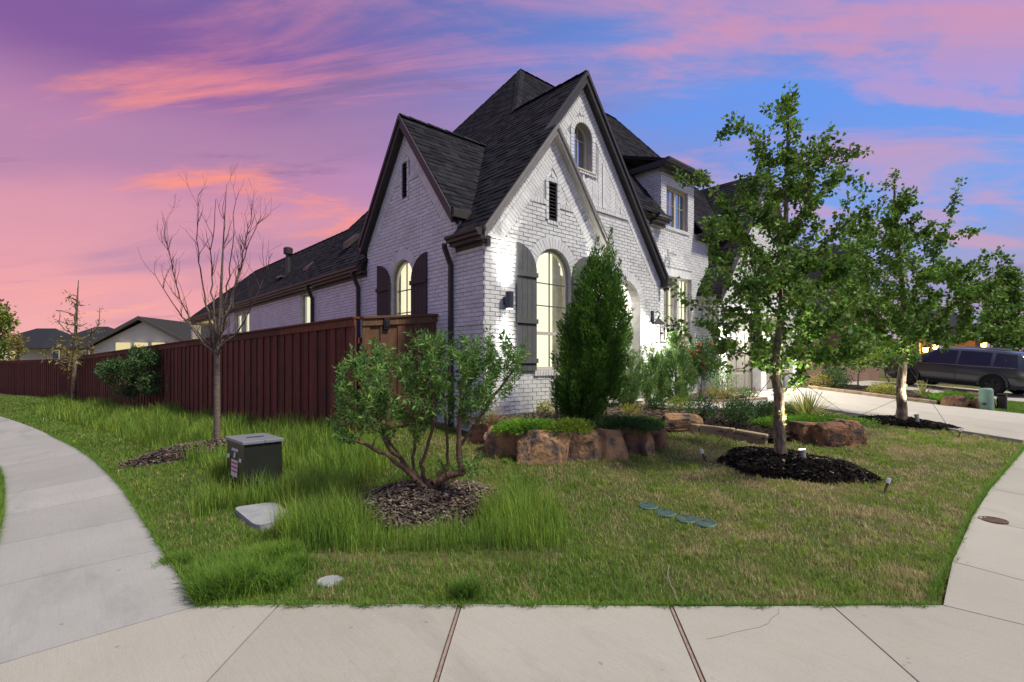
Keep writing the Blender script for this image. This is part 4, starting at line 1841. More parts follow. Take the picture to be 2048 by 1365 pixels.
rake(pf, 6.48, zl(6.48) - .01, 1.60, 1.62, M['trim_pale'], M['trim_pale'], front=.13, wide=.10)
rake(pb, RX, zl(RX) - .01, 2.3, 2.92, M['trim_dark'], M['trim_dark'], front=.14, wide=.14)
rake(pg, QC, QA + .13, 3.0, 3.0, M['trim_dark'], M['trim_dark'], front=.2, wide=.2)
rake(ps, 8.5, SAZ - .01, 1.66, 1.66, M['trim_dark'], M['trim_dark'], front=.15, wide=.14)
MB().box((RE - .14, 6.32, zr - .20), (RE + .06, 6.95, zr + .02)).build('gutter', M['trim_dark'], house, bevel=.01)
MB().box((sx + .005, s0 - .14, SAZ - SL * 1.66 - .15), (5.4, s0 + .0, SAZ - SL * 1.66 + .0)).build('gutter', M['trim_dark'], house, bevel=.01)
MB().box((sx + .005, s1 + .14, SAZ - SL * 1.66 - .15), (5.4, s1 - .0, SAZ - SL * 1.66 + .0)).build('gutter', M['trim_dark'], house, bevel=.01)


def gutter(a, b, out, mat_=None):
    """ogee gutter along an eave from a to b; out = outward unit vector"""
    a, b, o = Vector(a), Vector(b), Vector(out)
    prof = [(0, 0), (.10, 0), (.125, -.015), (.118, -.05), (.085, -.075), (.08, -.11), (0, -.11)]
    t = b - a
    g = MB().prism([a + o * x + Vector((0, 0, y)) for x, y in prof], t).build('gutter', mat_ or M['trim_dark'], house)
    s = MB().prism([a + o * x + Vector((0, 0, y)) for x, y in ((-.17, -.10), (.02, -.10), (.02, -.16), (-.17, -.16))], t)
    s.build('soffit', M['trim_dark'], g)
    MB().prism([a + o * x + Vector((0, 0, y)) for x, y in ((-.17, -.165), (-.10, -.165), (-.11, -.23), (-.17, -.25))], t).build('frieze', M['trim_dark'], g)
    return g


gutter((EX, 6.07, EZ + .02), (EX, s0 - .02, EZ + .02), (-1, 0, 0))
gutter((EX, s1 + .02, EZ + .02), (EX, 28.6, EZ + .02), (-1, 0, 0))
gutter((10.62, FYE, FZE + .01), (DX0 - .02, FYE, FZE + .01), (0, -1, 0))
gutter((DX1 + .02, FYE, FZE + .01), (14.6, FYE, FZE + .01), (0, -1, 0))
gutter((DX0 - .16, YD - .22, dz + .02), (DX1 + .16, YD - .22, dz + .02), (0, -1, 0), M['trim_taupe'])
MB().box((DX0 - .15, YD - .2, dz - .14), (DX0 - .11, YD + 1.6, dz + .0)).build('rake_board', M['trim_dark'], house)
MB().box((DX0 - .11, YD - .2, dz - .12), (DX0, YD + 1.6, dz - .09)).build('soffit', M['trim_dark'], house)


def downspout(y, ztop, z0):
    mb = MB()
    pts = [(EX - .05, y, ztop), (EX - .05, y, ztop - .05), (XS - .06, y, ztop - .32), (XS - .06, y, z0)]
    for p, q in zip(pts, pts[1:]):
        p, q = Vector(p), Vector(q)
        mb.beam(p + (p - q).normalized() * .012, q, .075, .06, up=(0, 1, 0.001))
    mb.build('downspout', M['trim_dark'], house, bevel=.006)


downspout(6.99, EZ - .08, -1.1)
downspout(10.42, EZ - .08, -1.1)
downspout(13.02, EZ - .08, -1.1)
downspout(24.0, EZ - .08, -1.2)
MB().beam((4.9, 10.34, EZ + .3), (4.9, 10.34, EZ + .62), .09, .09).build('downspout', M['trim_dark'], house)


# ---- roof fittings
def on_wing(y, x):
    return EZ + (x - EX) / (WR - EX) * (WZ - EZ)


flue = MB()
fx, fy = 5.75, 17.3
fz_ = on_wing(fy, fx)
flue.lathe([(.075, -.1), (.075, .62), (.14, .62), (.145, .80), (.10, .84), (.0, .84)], (fx, fy, fz_), 16)
flue.build('flue_pipe', M['trim_dark'], house, smooth=False)
MB().box((fx - .3, fy - .22, fz_ - .18), (fx + .12, fy + .22, fz_ - .12)).build('flashing', M['lamp_metal'], house)
for y, x in ((14.4, 5.35), (12.1, 5.5)):
    z = zl(x) if y < 13 else on_wing(y, x)
    mb = MB()
    mb.add([(x - .12, y - .13, z - .06), (x + .22, y - .13, z + .26), (x + .22, y + .13, z + .26), (x - .12, y + .13, z - .06),
            (x - .12, y - .13, z + .1), (x + .16, y - .13, z + .34), (x + .16, y + .13, z + .34), (x - .12, y + .13, z + .1)],
           [(0, 4, 5, 1), (4, 7, 6, 5), (3, 2, 6, 7), (0, 3, 7, 4), (1, 5, 6, 2)])
    mb.build('roof_vent', M['trim_dark'], house)


# ---- wall lights: things of their own fixed to the house
def sconce(x, z, label):
    t = thing('wall_lamp', label, 'wall lamp', (x, YF, z), 'cylinder lamps on the front gable')
    MB().box((x - .035, YF - .05, z - .06), (x + .035, YF - .002, z + .06)).build('bracket', M['lamp_metal'], t)
    c = (x, YF - .12, z)
    MB().lathe([(.058, -.135), (.065, -.13), (.065, .13), (.058, .135), (.05, .13), (.05, .1), (.05, -.1), (.05, -.13)], c, 24).build('shade', M['lamp_metal'], t, smooth=False)
    MB().lathe([(.05, -.137), (.05, -.136), (0, -.136)], c, 20).build('lens', M['lamp_glow'], t)
    for sg, pw in ((1, 1.0), (-1, .8)):
        spot('lamp_beam', (x, c[1], z + .15 * sg), (x, c[1] - .02, z + 2 * sg), 9 * pw, 125, 1.0, (1, .97, .9), .05, t)
        spot('lamp_beam', (x, c[1], z + .15 * sg), (x, YF, z + 1.9 * sg), 85 * pw, 60, .8, (1, .97, .9), .05, t)
    return t


sconce(5.385, .98, 'dark cylinder wall lamp at the house corner beside the grey shutter')
sconce(7.66, .98, 'dark cylinder wall lamp behind the tall cypress')


def lantern(x, y, z, label, s=1.0, power=30):
    t = thing('wall_lantern', label, 'lantern', (x, y, z), 'lanterns on the front walls')
    MB().box((x - .05, y - .03, z + .08 * s), (x + .05, y - .002, z + .36 * s)).build('back_plate', M['black_metal'], t, bevel=.01)
    arm = [(x, y - .02, z + .14 * s)]
    for i in range(15):
        a = -math.pi / 2 + i / 14 * 3.8
        rr = .11 * s * (1 - i / 26)
        arm.append((x, y - .13 * s - rr * math.cos(a) * .9, z + .27 * s + rr * math.sin(a)))
    MB().tube(arm, .011, 8).build('scroll_arm', M['black_metal'], t)
    c = Vector((x, y - .17 * s, z - .16 * s))
    h, w = .20 * s, .12 * s
    fr = MB()
    for i in (-1, 1):
        for j in (-1, 1):
            fr.box((c.x + i * w - .008, c.y + j * w - .008, c.z - h), (c.x + i * w + .008, c.y + j * w + .008, c.z + h))
    for zz in (-h, h):
        for i in (-1, 1):
            fr.box((c.x + i * w - .010, c.y - w, c.z + zz - .008), (c.x + i * w + .010, c.y + w, c.z + zz + .008))
            fr.box((c.x - w, c.y + i * w - .010, c.z + zz - .008), (c.x + w, c.y + i * w + .010, c.z + zz + .008))
    fr.build('lantern_frame', M['black_metal'], t)
    MB().lathe([(w * 1.5, h), (w * 1.1, h + .05 * s), (.03, h + .13 * s), (.012, h + .2 * s)], c, 4, None).build('lantern_cap', M['black_metal'], t)
    MB().lathe([(.008, -.05), (.016, 0), (.008, .05)], c, 12).build('bulb', M['lamp_glow'], t)
    point('bulb_light', tuple(c), power, (1, .95, .86), .05, t)
    return t


lantern(10.08, YB, .80, 'black scroll-arm lantern on the pier beside the arched entry', 1.0, 60)
lantern(13.42, 6.5, .85, 'black lantern on the garage corner behind the roses', .9, 170)
lantern(16.06, 6.5, .85, 'black lantern on the pier between the garage doors', .9, 150)
lantern(18.55, 6.5, .85, 'black lantern at the far end of the garage', .9, 120)
point('porch_lamp', (9.1, 7.6, 2.0), 120, (1, .94, .82), .12, house)
# round plaque and security camera
pq = thing('plaque', 'small round cream plaque under the entry lantern', 'plaque', (10.08, YB, .36))
m_ = Matrix.Translation((10.08, YB - .012, .36)) @ Matrix.Rotation(R(90), 4, 'X')
MB().lathe([(.085, 0), (.085, .018), (.07, .026), (.06, .018), (0, .018)], (0, 0, 0), 28, m_).build('disc', M['cream'], pq)
MB().lathe([(.04, .018), (.035, .03), (.0, .032)], (0, 0, 0), 20, m_).build('boss', M['cream'], pq)
sc = thing('security_camera', 'small white security camera on the brick below the dormer window', 'camera', (11.55, YD, 2.75))
MB().box((11.50, YD - .05, 2.72), (11.60, YD - .002, 2.84)).build('mount', M['white_plastic'], sc, bevel=.01)
MB().tube([(11.55, YD - .05, 2.78), (11.55, YD - .12, 2.74)], .02).build('arm', M['white_plastic'], sc)
for dx in (-.07, .07):
    MB().tube([(11.55 + dx, YD - .07, 2.73), (11.55 + dx * 1.6, YD - .19, 2.68)], [.045, .05], 14).build('lamp_head', M['white_plastic'], sc)
def digit(ch, o, h):
    """numeral strokes on the garage pier, slanting like a script figure"""
    st = {'1': [[(.12, .8), (.3, 1), (.3, 0)]], '3': [[(.05, .9), (.25, 1), (.45, .88), (.45, .68), (.22, .55), (.5, .42), (.5, .14), (.25, 0), (.03, .12)]]}[ch]
    mb = MB()
    for l in st:
        mb.tube([(o[0] + x * h + z * h * .12, o[1], o[2] + z * h) for x, z in l], h * .055, 6)
    return mb


no = thing('house_number', 'black house number on the white pier between the garage doors', 'house number', (16.0, 6.48, .35))
digit('1', (15.90, 6.482, .36), .17).build('numeral', M['black_metal'], no)
digit('3', (16.03, 6.482, .28), .17).build('numeral', M['black_metal'], no)
# ------------------------------------------------------------------ fences
FC = Vector((3.54, 7.5, 0))                      # fence corner
FD = Vector((math.cos(R(97.5)), math.sin(R(97.5)), 0))
F1 = FC + FD * 24.6
F2 = rd(-29.5, 29.6)


def fence_top(s):
    return .687 - .0225 * s


def board_fence(name, label, a, b, ta, tb, out, mat_, pitch=.145, height=1.80, group=None):
    """board-on-board fence from a to b (plan), top heights ta..tb, boards facing 'out'"""
    a, b = Vector((a[0], a[1], 0)), Vector((b[0], b[1], 0))
    L = (b - a).length
    t = (b - a) / L
    o = Vector((out[0], out[1], 0)).normalized()
    root = thing(name, label, 'fence', (a.x, a.y, ta - height), group)
    n = int(L / pitch)
    shared = {}
    for i in range(n):
        s = (i + .5) * L / n
        p = a + t * s
        top = ta + (tb - ta) * s / L
        front = i % 2 == 0
        d = .034 if front else .014
        w = pitch - .004 if front else pitch + .05
        hh = height - .06 + rnd.uniform(-.004, .004)
        key = (front,)
        if key not in shared:
            mb = MB().box((-w / 2, 0, -hh), (w / 2, .017, 0))
            me = mb.mesh('picket')
            bm = bmesh.new()
            bm.from_mesh(me)
            bmesh.ops.bevel(bm, geom=list(bm.edges), offset=.003, segments=1, affect='EDGES')
            bm.to_mesh(me)
            bm.free()
            me.materials.append(mat_)
            shared[key] = me
        ob = bpy.data.objects.new('picket', shared[key])
        COL.objects.link(ob)
        m = Matrix((t, o, Vector((0, 0, 1)))).transposed().to_4x4()
        ob.matrix_basis = Matrix.Translation(p + o * d + Vector((0, 0, top - .05))) @ m @ Matrix.Rotation(rnd.uniform(-.006, .006), 4, 'Y')
        put(ob, root)
    za, zb = Vector((0, 0, ta)), Vector((0, 0, tb))
    k = max(1, round(L / 2.4))
    for i in range(k):
        p, q = a.lerp(b, i / k), a.lerp(b, (i + 1) / k)
        zp, zq = za.lerp(zb, i / k), za.lerp(zb, (i + 1) / k)
        e = t * .004
        MB().beam(p + zp + o * .02 + e, q + zq + o * .02 - e, .15, .038).build('cap_rail', mat_, root, bevel=.004)
        MB().beam(p + zp + o * .061 - Vector((0, 0, .075)) + e, q + zq + o * .061 - Vector((0, 0, .075)) - e, .018, .11).build('trim_board', mat_, root, bevel=.003)
        for h in (.35, 1.0, 1.55):
            MB().beam(p + zp - Vector((0, 0, h)) - o * .02, q + zq - Vector((0, 0, h)) - o * .02, .04, .09).build('rail', mat_, root)
    for i in range(1, k):
        p = a.lerp(b, i / k)
        z = ta + (tb - ta) * i / k
        MB().box((p.x - .03 - o.x * .07, p.y - .03 - o.y * .07, z - height), (p.x + .03 - o.x * .07, p.y + .03 - o.y * .07, z - .03)).build('post', M['steel'], root)
    return root


OUT1 = (-FD.y, FD.x)
OUT1 = (-abs(FD.y), FD.x)
board_fence('board_fence', 'long dark red board fence running down the side street', FC, F1, fence_top(0), fence_top(24.6), OUT1, M['fence'])
t2 = (F2 - F1).normalized()
board_fence('board_fence', 'far stretch of red board fence beyond the slender sapling', F1, F2, fence_top(24.6), .06, (-abs(t2.y), -abs(t2.x)), M['fence'])
gate = board_fence('board_fence', 'short honey-brown board fence joining the house behind the leafy shrub', FC + Vector((.03, 0, 0)), (XS - .02, 7.5), .687, .813, (0, -1), M['fence_gate'], pitch=.138)
MB().box((3.93, 7.40, .52), (4.03, 7.455, .70)).box((3.95, 7.385, .56), (4.01, 7.40, .66)).build('latch', M['black_metal'], gate, bevel=.006)

# ------------------------------------------------------------------ planting beds, rocks, edging
def hash_noise(p, s, seed):
    q = np.array(p) * s + seed
    return (math.sin(q[0] * 1.7 + 2.1 * math.sin(q[1] * 1.3 + seed)) + math.sin(q[1] * 2.1 + 1.7 * math.sin(q[2] * 1.9 + seed)) + math.sin(q[2] * 1.8 + 1.9 * math.sin(q[0] * 1.1 + seed))) / 3


def rock(name, c, size, rotz, mat_, parent, seed, cuts=3, amp=.10, rough=.035):
    """broken boulder: a box rounded, split by random planes and roughened"""
    bm = bmesh.new()
    bmesh.ops.create_icosphere(bm, subdivisions=4, radius=1.0)
    r = random.Random(seed)
    planes = [(Vector((r.uniform(-1, 1), r.uniform(-1, 1), r.uniform(-.05, .9))).normalized(), r.uniform(.74, .95)) for _ in range(cuts + 5)]
    planes += [(Vector((0, -1, r.uniform(-.15, .25))).normalized(), .72), (Vector((0, 0, 1)), .74), (Vector((1, r.uniform(-.2, .2), r.uniform(-.2, .2))).normalized(), .82), (Vector((-1, r.uniform(-.2, .2), r.uniform(-.2, .2))).normalized(), .82)]
    m = Matrix.Translation(c) @ Matrix.Rotation(rotz, 4, 'Z')
    for v in bm.verts:
        p = v.co.copy()
        q = Vector([math.copysign(abs(k) ** .55, k) for k in p])
        for n, d in planes:
            e = q.dot(n) - d
            if e > 0:
                q -= n * e * .92
        f = 1 + amp * hash_noise(p, 1.8, seed) + rough * hash_noise(p, 6.5, seed + 3) + rough * .5 * hash_noise(p, 15, seed + 8)
        q *= f
        v.co = m @ Vector((q.x * size[0] / 2 / .86, q.y * size[1] / 2 / .86, q.z * size[2] / 2 / .86))
    me = bpy.data.meshes.new(name)
    bm.to_mesh(me)
    bm.free()
    return obj(name, me, mat_, parent)


bed_wall = thing('rock_wall', 'low curved wall of rust-brown boulders holding the corner bed', 'rock wall', P(1100, 912, -1.22))
RK = [(943, 988, 888, 846), (975, 1046, 906, 853), (1046, 1131, 917, 859), (1128, 1204, 912, 862), (1193, 1244, 908, 856), (1238, 1276, 901, 857), (1268, 1301, 896, 858), (1296, 1316, 889, 855)]
rock_line = []
for i, (a, b, yb, yt) in enumerate(RK):
    zb = -1.22 if 0 < i < 6 else -1.18
    p = P((a + b) / 2, yb, zb)
    d = CV * p.x + SV * p.y
    w = (b - a) / FPX * d
    h = (yb - yt) / FPX * d
    rock_line.append(Vector((p.x, p.y, zb)))
    back = Vector((CV, SV, 0)) * .16
    mm = M['rock'] if i else M['rock_red']
    rock('stone', Vector((p.x, p.y, zb + h * .30)) + back, (w * 1.16, .50, h * 1.50), VA - R(90) + (R(-25), R(-14), R(-4), R(6), R(16), R(25), R(34), R(40))[i], mm, bed_wall, 11 + i * 7)
for i, (x, y) in enumerate(((1120, 908), (1052, 900))):
    p = P(x, y, -1.2)
    rock('stone', p + Vector((0, 0, .04)), (.10, .10, .12), .3, M['rock'], bed_wall, 90 + i)

BED1_Z = -.90
bed1 = [p + Vector((CV, SV, 0)) * .20 for p in rock_line] + [Vector((7.2, 4.55, 0))]
bed1 = [(p.x, p.y) for p in bed1] + [(8.9, 4.55), (9.15, 5.6), (8.9, 6.5), (8.0, 6.5), (8.0, 6.18), (4.97, 6.18), (4.97, 6.75), (4.6, 6.75)]
BEDS = [bed1]


def bed_sheet(name, label, poly, zfun, mat_):
    xs = np.arange(min(p[0] for p in poly) - .05, max(p[0] for p in poly) + .1, .07)
    ys = np.arange(min(p[1] for p in poly) - .05, max(p[1] for p in poly) + .1, .07)
    X, Y = np.meshgrid(xs, ys)
    ins = inside(poly, X, Y)
    Z = zfun(X, Y) + .02 * np.sin(X * 9 + 3 * np.sin(Y * 5)) * np.sin(Y * 8.3) + .006 * rng.standard_normal(X.shape)
    nx = len(xs)
    i = np.arange(X.size).reshape(X.shape)
    F = np.stack([i[:-1, :-1], i[:-1, 1:], i[1:, 1:], i[1:, :-1]], -1)
    k = ins[:-1, :-1] & ins[:-1, 1:] & ins[1:, 1:] & ins[1:, :-1]
    o = obj(name, np_mesh(name, np.c_[X.ravel(), Y.ravel(), Z.ravel()], F[k]), mat_)
    tag(o, label, kind='structure')
    return o


def chips(parent_label, name, pts, mat_, size=(.02, .05), label=None, n_up=.02):
    """mulch chips lying about at pts (n,3)"""
    n = len(pts)
    a = rng.uniform(0, 2 * np.pi, n)
    L = rng.uniform(size[0], size[1], n)
    W = L * rng.uniform(.2, .4, n)
    tz = rng.uniform(-.5, .5, n)
    t = np.c_[np.cos(a), np.sin(a), tz]
    s = np.c_[-np.sin(a), np.cos(a), rng.uniform(-.5, .5, n)]
    c = np.asarray(pts) + np.c_[np.zeros(n), np.zeros(n), rng.uniform(0, n_up, n)]
    V = np.stack([c - t * L[:, None] / 2 - s * W[:, None] / 2, c + t * L[:, None] / 2 - s * W[:, None] / 2, c + t * L[:, None] / 2 + s * W[:, None] / 2, c - t * L[:, None] / 2 + s * W[:, None] / 2], 1).reshape(-1, 3)
    F = np.arange(4 * n).reshape(-1, 4)
    o = obj(name, np_mesh(name, V, F), mat_)
    return tag(o, label, kind='stuff')


bed_sheet('soil', 'mulched planting bed at the white brick corner behind the boulders', bed1, lambda X, Y: np.full(X.shape, BED1_Z) + .04 * (Y - 5), M['soil'])


def scatter(poly, n, zfun):
    xs = [p[0] for p in poly]
    ys = [p[1] for p in poly]
    X = rng.uniform(min(xs), max(xs), n * 3)
    Y = rng.uniform(min(ys), max(ys), n * 3)
    k = inside(poly, X, Y)
    X, Y = X[k][:n], Y[k][:n]
    return np.c_[X, Y, zfun(X, Y)]


chips(None, 'mulch', scatter(bed1, 5000, lambda X, Y: BED1_Z + .04 * (Y - 5) + .012), M['mulch_grey'], (.02, .06), 'grey brown wood mulch around the cypress')

# second bed between lawn and walk
bed2 = [P(1300, 848, -1.05), P(1420, 858, -1.05), P(1534, 872, -1.08), P(1600, 868, -1.1), P(1690, 866, -1.1), P(1716, 850, -1.08), P(1690, 832, -1.02)]
bed2 = [(p.x, p.y) for p in bed2] + [(12.3, 4.15), (11.4, 4.18), (10.3, 4.40), (9.4, 4.9), (9.0, 5.3)]
BEDS.append(bed2)


def z2(X, Y):
    return ground_np(X, Y) + .035


bed_sheet('soil', 'dark mulched bed between the lawn edging and the front walk', bed2, z2, M['soil'])
chips(None, 'mulch', scatter(bed2, 6000, lambda X, Y: z2(X, Y) + .012), M['mulch_dark'], (.02, .06), 'dark wood mulch along the lawn edging stones')
bed3 = [(10.42, 5.62), (10.9, 5.35), (11.9, 5.28), (12.95, 5.25), (13.0, 6.45), (13.2, 6.95), (10.45, 6.95)]
BEDS.append(bed3)
bed_sheet('soil', 'small bed between the front walk and the recessed house wall', bed3, lambda X, Y: np.full(X.shape, -.83), M['soil'])


def edging(label, px, zb, h=.11, name='edging'):
    """row of cut stones following points on the ground"""
    root = thing(name, label, 'edging', px[0])
    for a, b in zip(px, px[1:]):
        L = (b - a).length
        k = max(1, round(L / .42))
        for i in range(k):
            p, q = a.lerp(b, i / k), a.lerp(b, (i + 1) / k)
            t = (q - p).normalized() * .005
            p = Vector((p.x, p.y, gz(p.x, p.y) - .01 + rnd.uniform(-.008, .008)))
            q = Vector((q.x, q.y, gz(q.x, q.y) - .01 + rnd.uniform(-.008, .008)))
            MB().beam(p + t, q - t, .11, 2 * h).build('edging_stone', M['edging'], root, bevel=.012)
    return root


edging('tan cut-stone edging along the lawn either side of the flat boulder', [P(1290, 850, -1.08), P(1330, 851, -1.07), P(1400, 857, -1.06), P(1470, 864, -1.08), P(1535, 872, -1.10)], 0)
edging('tan cut-stone edging along the far side of the front walk', [Vector((10.45, 5.55, -.93)), Vector((10.95, 5.28, -.93)), Vector((11.9, 5.2, -.93)), Vector((12.9, 5.18, -.93))], 0)
flat = P(1368, 856, -1.06)
tag(rock('boulder', flat + Vector((CV, SV, 0)) * .2 + Vector((0, 0, .09)), (.68, .5, .27), VA - R(90) + R(4), M['rock'], None, 61, amp=.06, rough=.05), 'flat-topped reddish boulder set in the stone edging', 'boulder')
wall2 = thing('rock_wall', 'short wall of reddish boulders below the yucca', 'rock wall', P(1640, 880, -1.2))
for i, (a, b, yb, yt) in enumerate(((1535, 1574, 868, 846), (1570, 1603, 874, 850), (1600, 1642, 878, 847), (1636, 1692, 882, 846), (1686, 1727, 880, 842))):
    zb = -1.17
    p = P((a + b) / 2, yb, zb)
    d = CV * p.x + SV * p.y
    w, h = (b - a) / FPX * d, (yb - yt) / FPX * d
    rock('stone', Vector((p.x, p.y, zb + h * .30)) + Vector((CV, SV, 0)) * .14, (w * 1.25, .46, h * 1.6), VA - R(90) + R(8 * i - 10), M['rock_red'], wall2, 201 + i * 5)

# neighbour's bed along the driveway
bed4 = [(18.9, 6.3), (18.1, 3.5), (18.0, 2.4), (18.3, 1.9), (19.6, 2.0), (21.5, 2.6), (23.2, 4.2), (23.2, 7.5)]
BEDS.append(bed4)
bed_sheet('soil', "neighbour's planting bed across the driveway", bed4, lambda X, Y: ground_np(X, Y) + .08, M['soil'])
eg = [Vector((x, y, gz(x, y) + .02)) for x, y in ((18.85, 6.2), (18.45, 5.0), (18.1, 3.6), (18.0, 2.7))]
edging('tan edging stones on the far side of the driveway', eg, 0)
wall3 = thing('rock_wall', 'small reddish stones at the end of the bed near the parked car', 'rock wall', (19, 2, gz(19, 2)))
for i, (x, y) in enumerate(((17.95, 2.35), (18.35, 1.85), (18.9, 1.8), (19.4, 1.85), (20.0, 2.0), (20.6, 2.2), (21.2, 2.4))):
    rock('stone', Vector((x, y, gz(x, y) + .12)), (.5, .36, .36), VA - R(90) + i * .2, M['rock_red'], wall3, 301 + i * 3)


# ------------------------------------------------------------------ mulch mounds
MOUNDS = []


def mound(c, rx, ry, h, ang, mat_, n, label, pale=0, seed=0, ragged=.12):
    """low heap of mulch: dome plus loose chips"""
    c = Vector(c)
    MOUNDS.append((c.x, c.y, rx * .96, ry * .96, ang))
    nr, na = 14, 48
    V, F = [], []
    r = np.linspace(0, 1.06, nr)
    ca, sa = math.cos(ang), math.sin(ang)

    def pt(rr, a):
        k = 1 + ragged * math.sin(3 * a + seed) * .6 + ragged * .5 * math.sin(7 * a + seed * 2)
        x, y = rr * rx * k * math.cos(a), rr * ry * k * math.sin(a)
        X, Y = c.x + ca * x - sa * y, c.y + sa * x + ca * y
        zz = h * (1 - min(1, rr) ** 2.2) * (1 + .18 * math.sin(5 * X + seed) * math.sin(4.3 * Y)) - .05 * max(0, rr - .95) / .11 * 1.4
        return X, Y, zz
    P_, A_ = [], []
    for i in range(nr):
        for j in range(na):
            P_.append(pt(r[i], 2 * math.pi * j / na))
    P_ = np.array(P_)
    P_[:, 2] += ground_np(P_[:, 0], P_[:, 1]) - .02
    for i in range(nr - 1):
        for j in range(na):
            F.append((i * na + j, (i + 1) * na + j, (i + 1) * na + (j + 1) % na, i * na + (j + 1) % na))
    o = obj('mulch', np_mesh('mulch', P_, F), mat_, smooth=True)
    tag(o, label, kind='stuff')
    rr = np.sqrt(rng.uniform(0, 1.08, n))
    aa = rng.uniform(0, 2 * np.pi, n)
    Q = np.array([pt(min(a, 1.05), b) for a, b in zip(rr, aa)])
    Q[:, 2] += ground_np(Q[:, 0], Q[:, 1]) - .012
    parts_ = [(Q[int(n * pale):], mat_)]
    if pale:
        parts_.append((Q[:int(n * pale)], M['chip_pale']))
    for q, m in parts_:
        k = chips(None, 'wood_chips', q, m, (.02, .065), None)
        del k['label']
        k.parent = o
    return o


S_BASE = G(855, 1008)
mound((S_BASE.x + .02, S_BASE.y + .04, 0), .78, .58, .17, VA - R(90), M['mulch_grey'], 8000, 'grey brown mulch heap around the multi-stemmed shrub', .3, 1)
T1 = G(1562, 926)
mound((T1.x + .06, T1.y - .1, 0), .88, .62, .12, VA - R(90) - R(18), M['mulch_dark'], 9000, 'black mulch ring around the nearer leafy tree', .04, 2)
T2 = G(1802, 846)
mound((T2.x + .1, T2.y - .05, 0), .95, .5, .10, VA - R(90) - R(8), M['mulch_dark'], 5000, 'black mulch ring around the second leafy tree', .03, 3)
BT = G(435, 888)
mound((BT.x - .45, BT.y - .2, 0), .85, .42, .14, VA - R(90) + R(25), M['mulch_grey'], 5000, 'brown mulch heap under the bare tree', .2, 4)

# ------------------------------------------------------------------ small utilities on the lawn
M['box_green'] = mat('box_green', (.020, .023, .018), (.016, .018, .015), 4, .38, .45, bump=.05, bscale=8)
M['box_top'] = mat('box_top', (.20, .22, .24), None, rough=.35, spec=.5)
M['label_white'] = mat('label_white', (.65, .65, .66), None, rough=.5)
M['label_red'] = mat('label_red', (.45, .05, .05), None, rough=.5)
M['pad'] = mat('pad', (.33, .34, .34), (.27, .28, .28), 9, .85, .2, bump=.3, bscale=60)
M['lid'] = mat('lid', (.085, .15, .125), (.06, .115, .095), 12, .6, .3)
M['pedestal'] = mat('pedestal', (.20, .33, .24), (.17, .28, .21), 4, .55, .3)

fbox = G(487, 985)                       # near vertical edge of the transformer box
ubox = thing('utility_box', 'dark green metal utility box with warning stickers in the tall grass', 'utility box', fbox)
dbx = CV * fbox.x + SV * fbox.y
tl = rd(-.70, .71).normalized()
tr = rd(.71, .70).normalized()
wl, wr = .66, .45
b0 = Vector((fbox.x, fbox.y, fbox.z - .05))
zt = (HOR - 887) * dbx / FPX
hb = zt - b0.z


def bx(u, v, z):
    return b0 + tl * u + tr * v + Vector((0, 0, z))


bod = MB()
bod.add([bx(0, 0, 0), bx(wl, 0, 0), bx(wl, wr, 0), bx(0, wr, 0), bx(.012, .012, hb - .02), bx(wl - .012, .012, hb - .02), bx(wl - .012, wr - .012, hb - .02), bx(.012, wr - .012, hb - .02)],
        [(0, 1, 5, 4), (1, 2, 6, 5), (2, 3, 7, 6), (3, 0, 4, 7), (4, 5, 6, 7)])
bod.build('cabinet', M['box_green'], ubox)
for k in (0, 1):                          # two lid halves
    a, b = (0, wr * .52) if k == 0 else (wr * .53, wr)
    lid = MB()
    e = .012
    zA, zB = hb - .02, hb + .014
    lid.add([bx(-e, a - e * (k == 0), zA), bx(wl + e, a - e * (k == 0), zA), bx(wl + e, b + e * (k == 1), zA), bx(-e, b + e * (k == 1), zA),
             bx(-e, a - e * (k == 0), zB), bx(wl + e, a - e * (k == 0), zB), bx(wl + e, b + e * (k == 1), zB), bx(-e, b + e * (k == 1), zB)],
            [(0, 1, 5, 4), (1, 2, 6, 5), (2, 3, 7, 6), (3, 0, 4, 7), (4, 5, 6, 7)])
    lid.build('lid', M['box_top'], ubox, bevel=.004)
MB().beam(bx(wl * .5, wr * .3, hb + .016), bx(wl * .5, wr * .75, hb + .016), .02, .012).build('hasp', M['black_metal'], ubox)


def sticker(u0, u1, z0, z1, m):
    n = -tr * .004
    MB().add([bx(u0, 0, z0) + n, bx(u1, 0, z0) + n, bx(u1, 0.012 * z1 / hb, z1) + n, bx(u0, 0.012 * z1 / hb, z1) + n], [(0, 1, 2, 3)]).build('sticker', m, ubox)


for i in range(6):
    sticker(.20 + .04 * i + .004, .20 + .04 * i + .034, hb - .13, hb - .10, M['label_white'])
sticker(.52, .62, hb - .24, hb - .19, M['label_white'])
sticker(.08, .17, hb - .24, hb - .20, M['label_white'])
sticker(.30, .36, hb - .21, hb - .15, M['label_white'])
sticker(.22, .46, hb - .44, hb - .24, M['label_white'])
for z in (.285, .335, .385):
    n = -tr * .003
    MB().add([bx(.235, 0, hb - z) + n * 2, bx(.445, 0, hb - z) + n * 2, bx(.445, .004, hb - z + .018) + n * 2, bx(.235, .004, hb - z + .018) + n * 2], [(0, 1, 2, 3)]).build('sticker', M['label_red'], ubox)

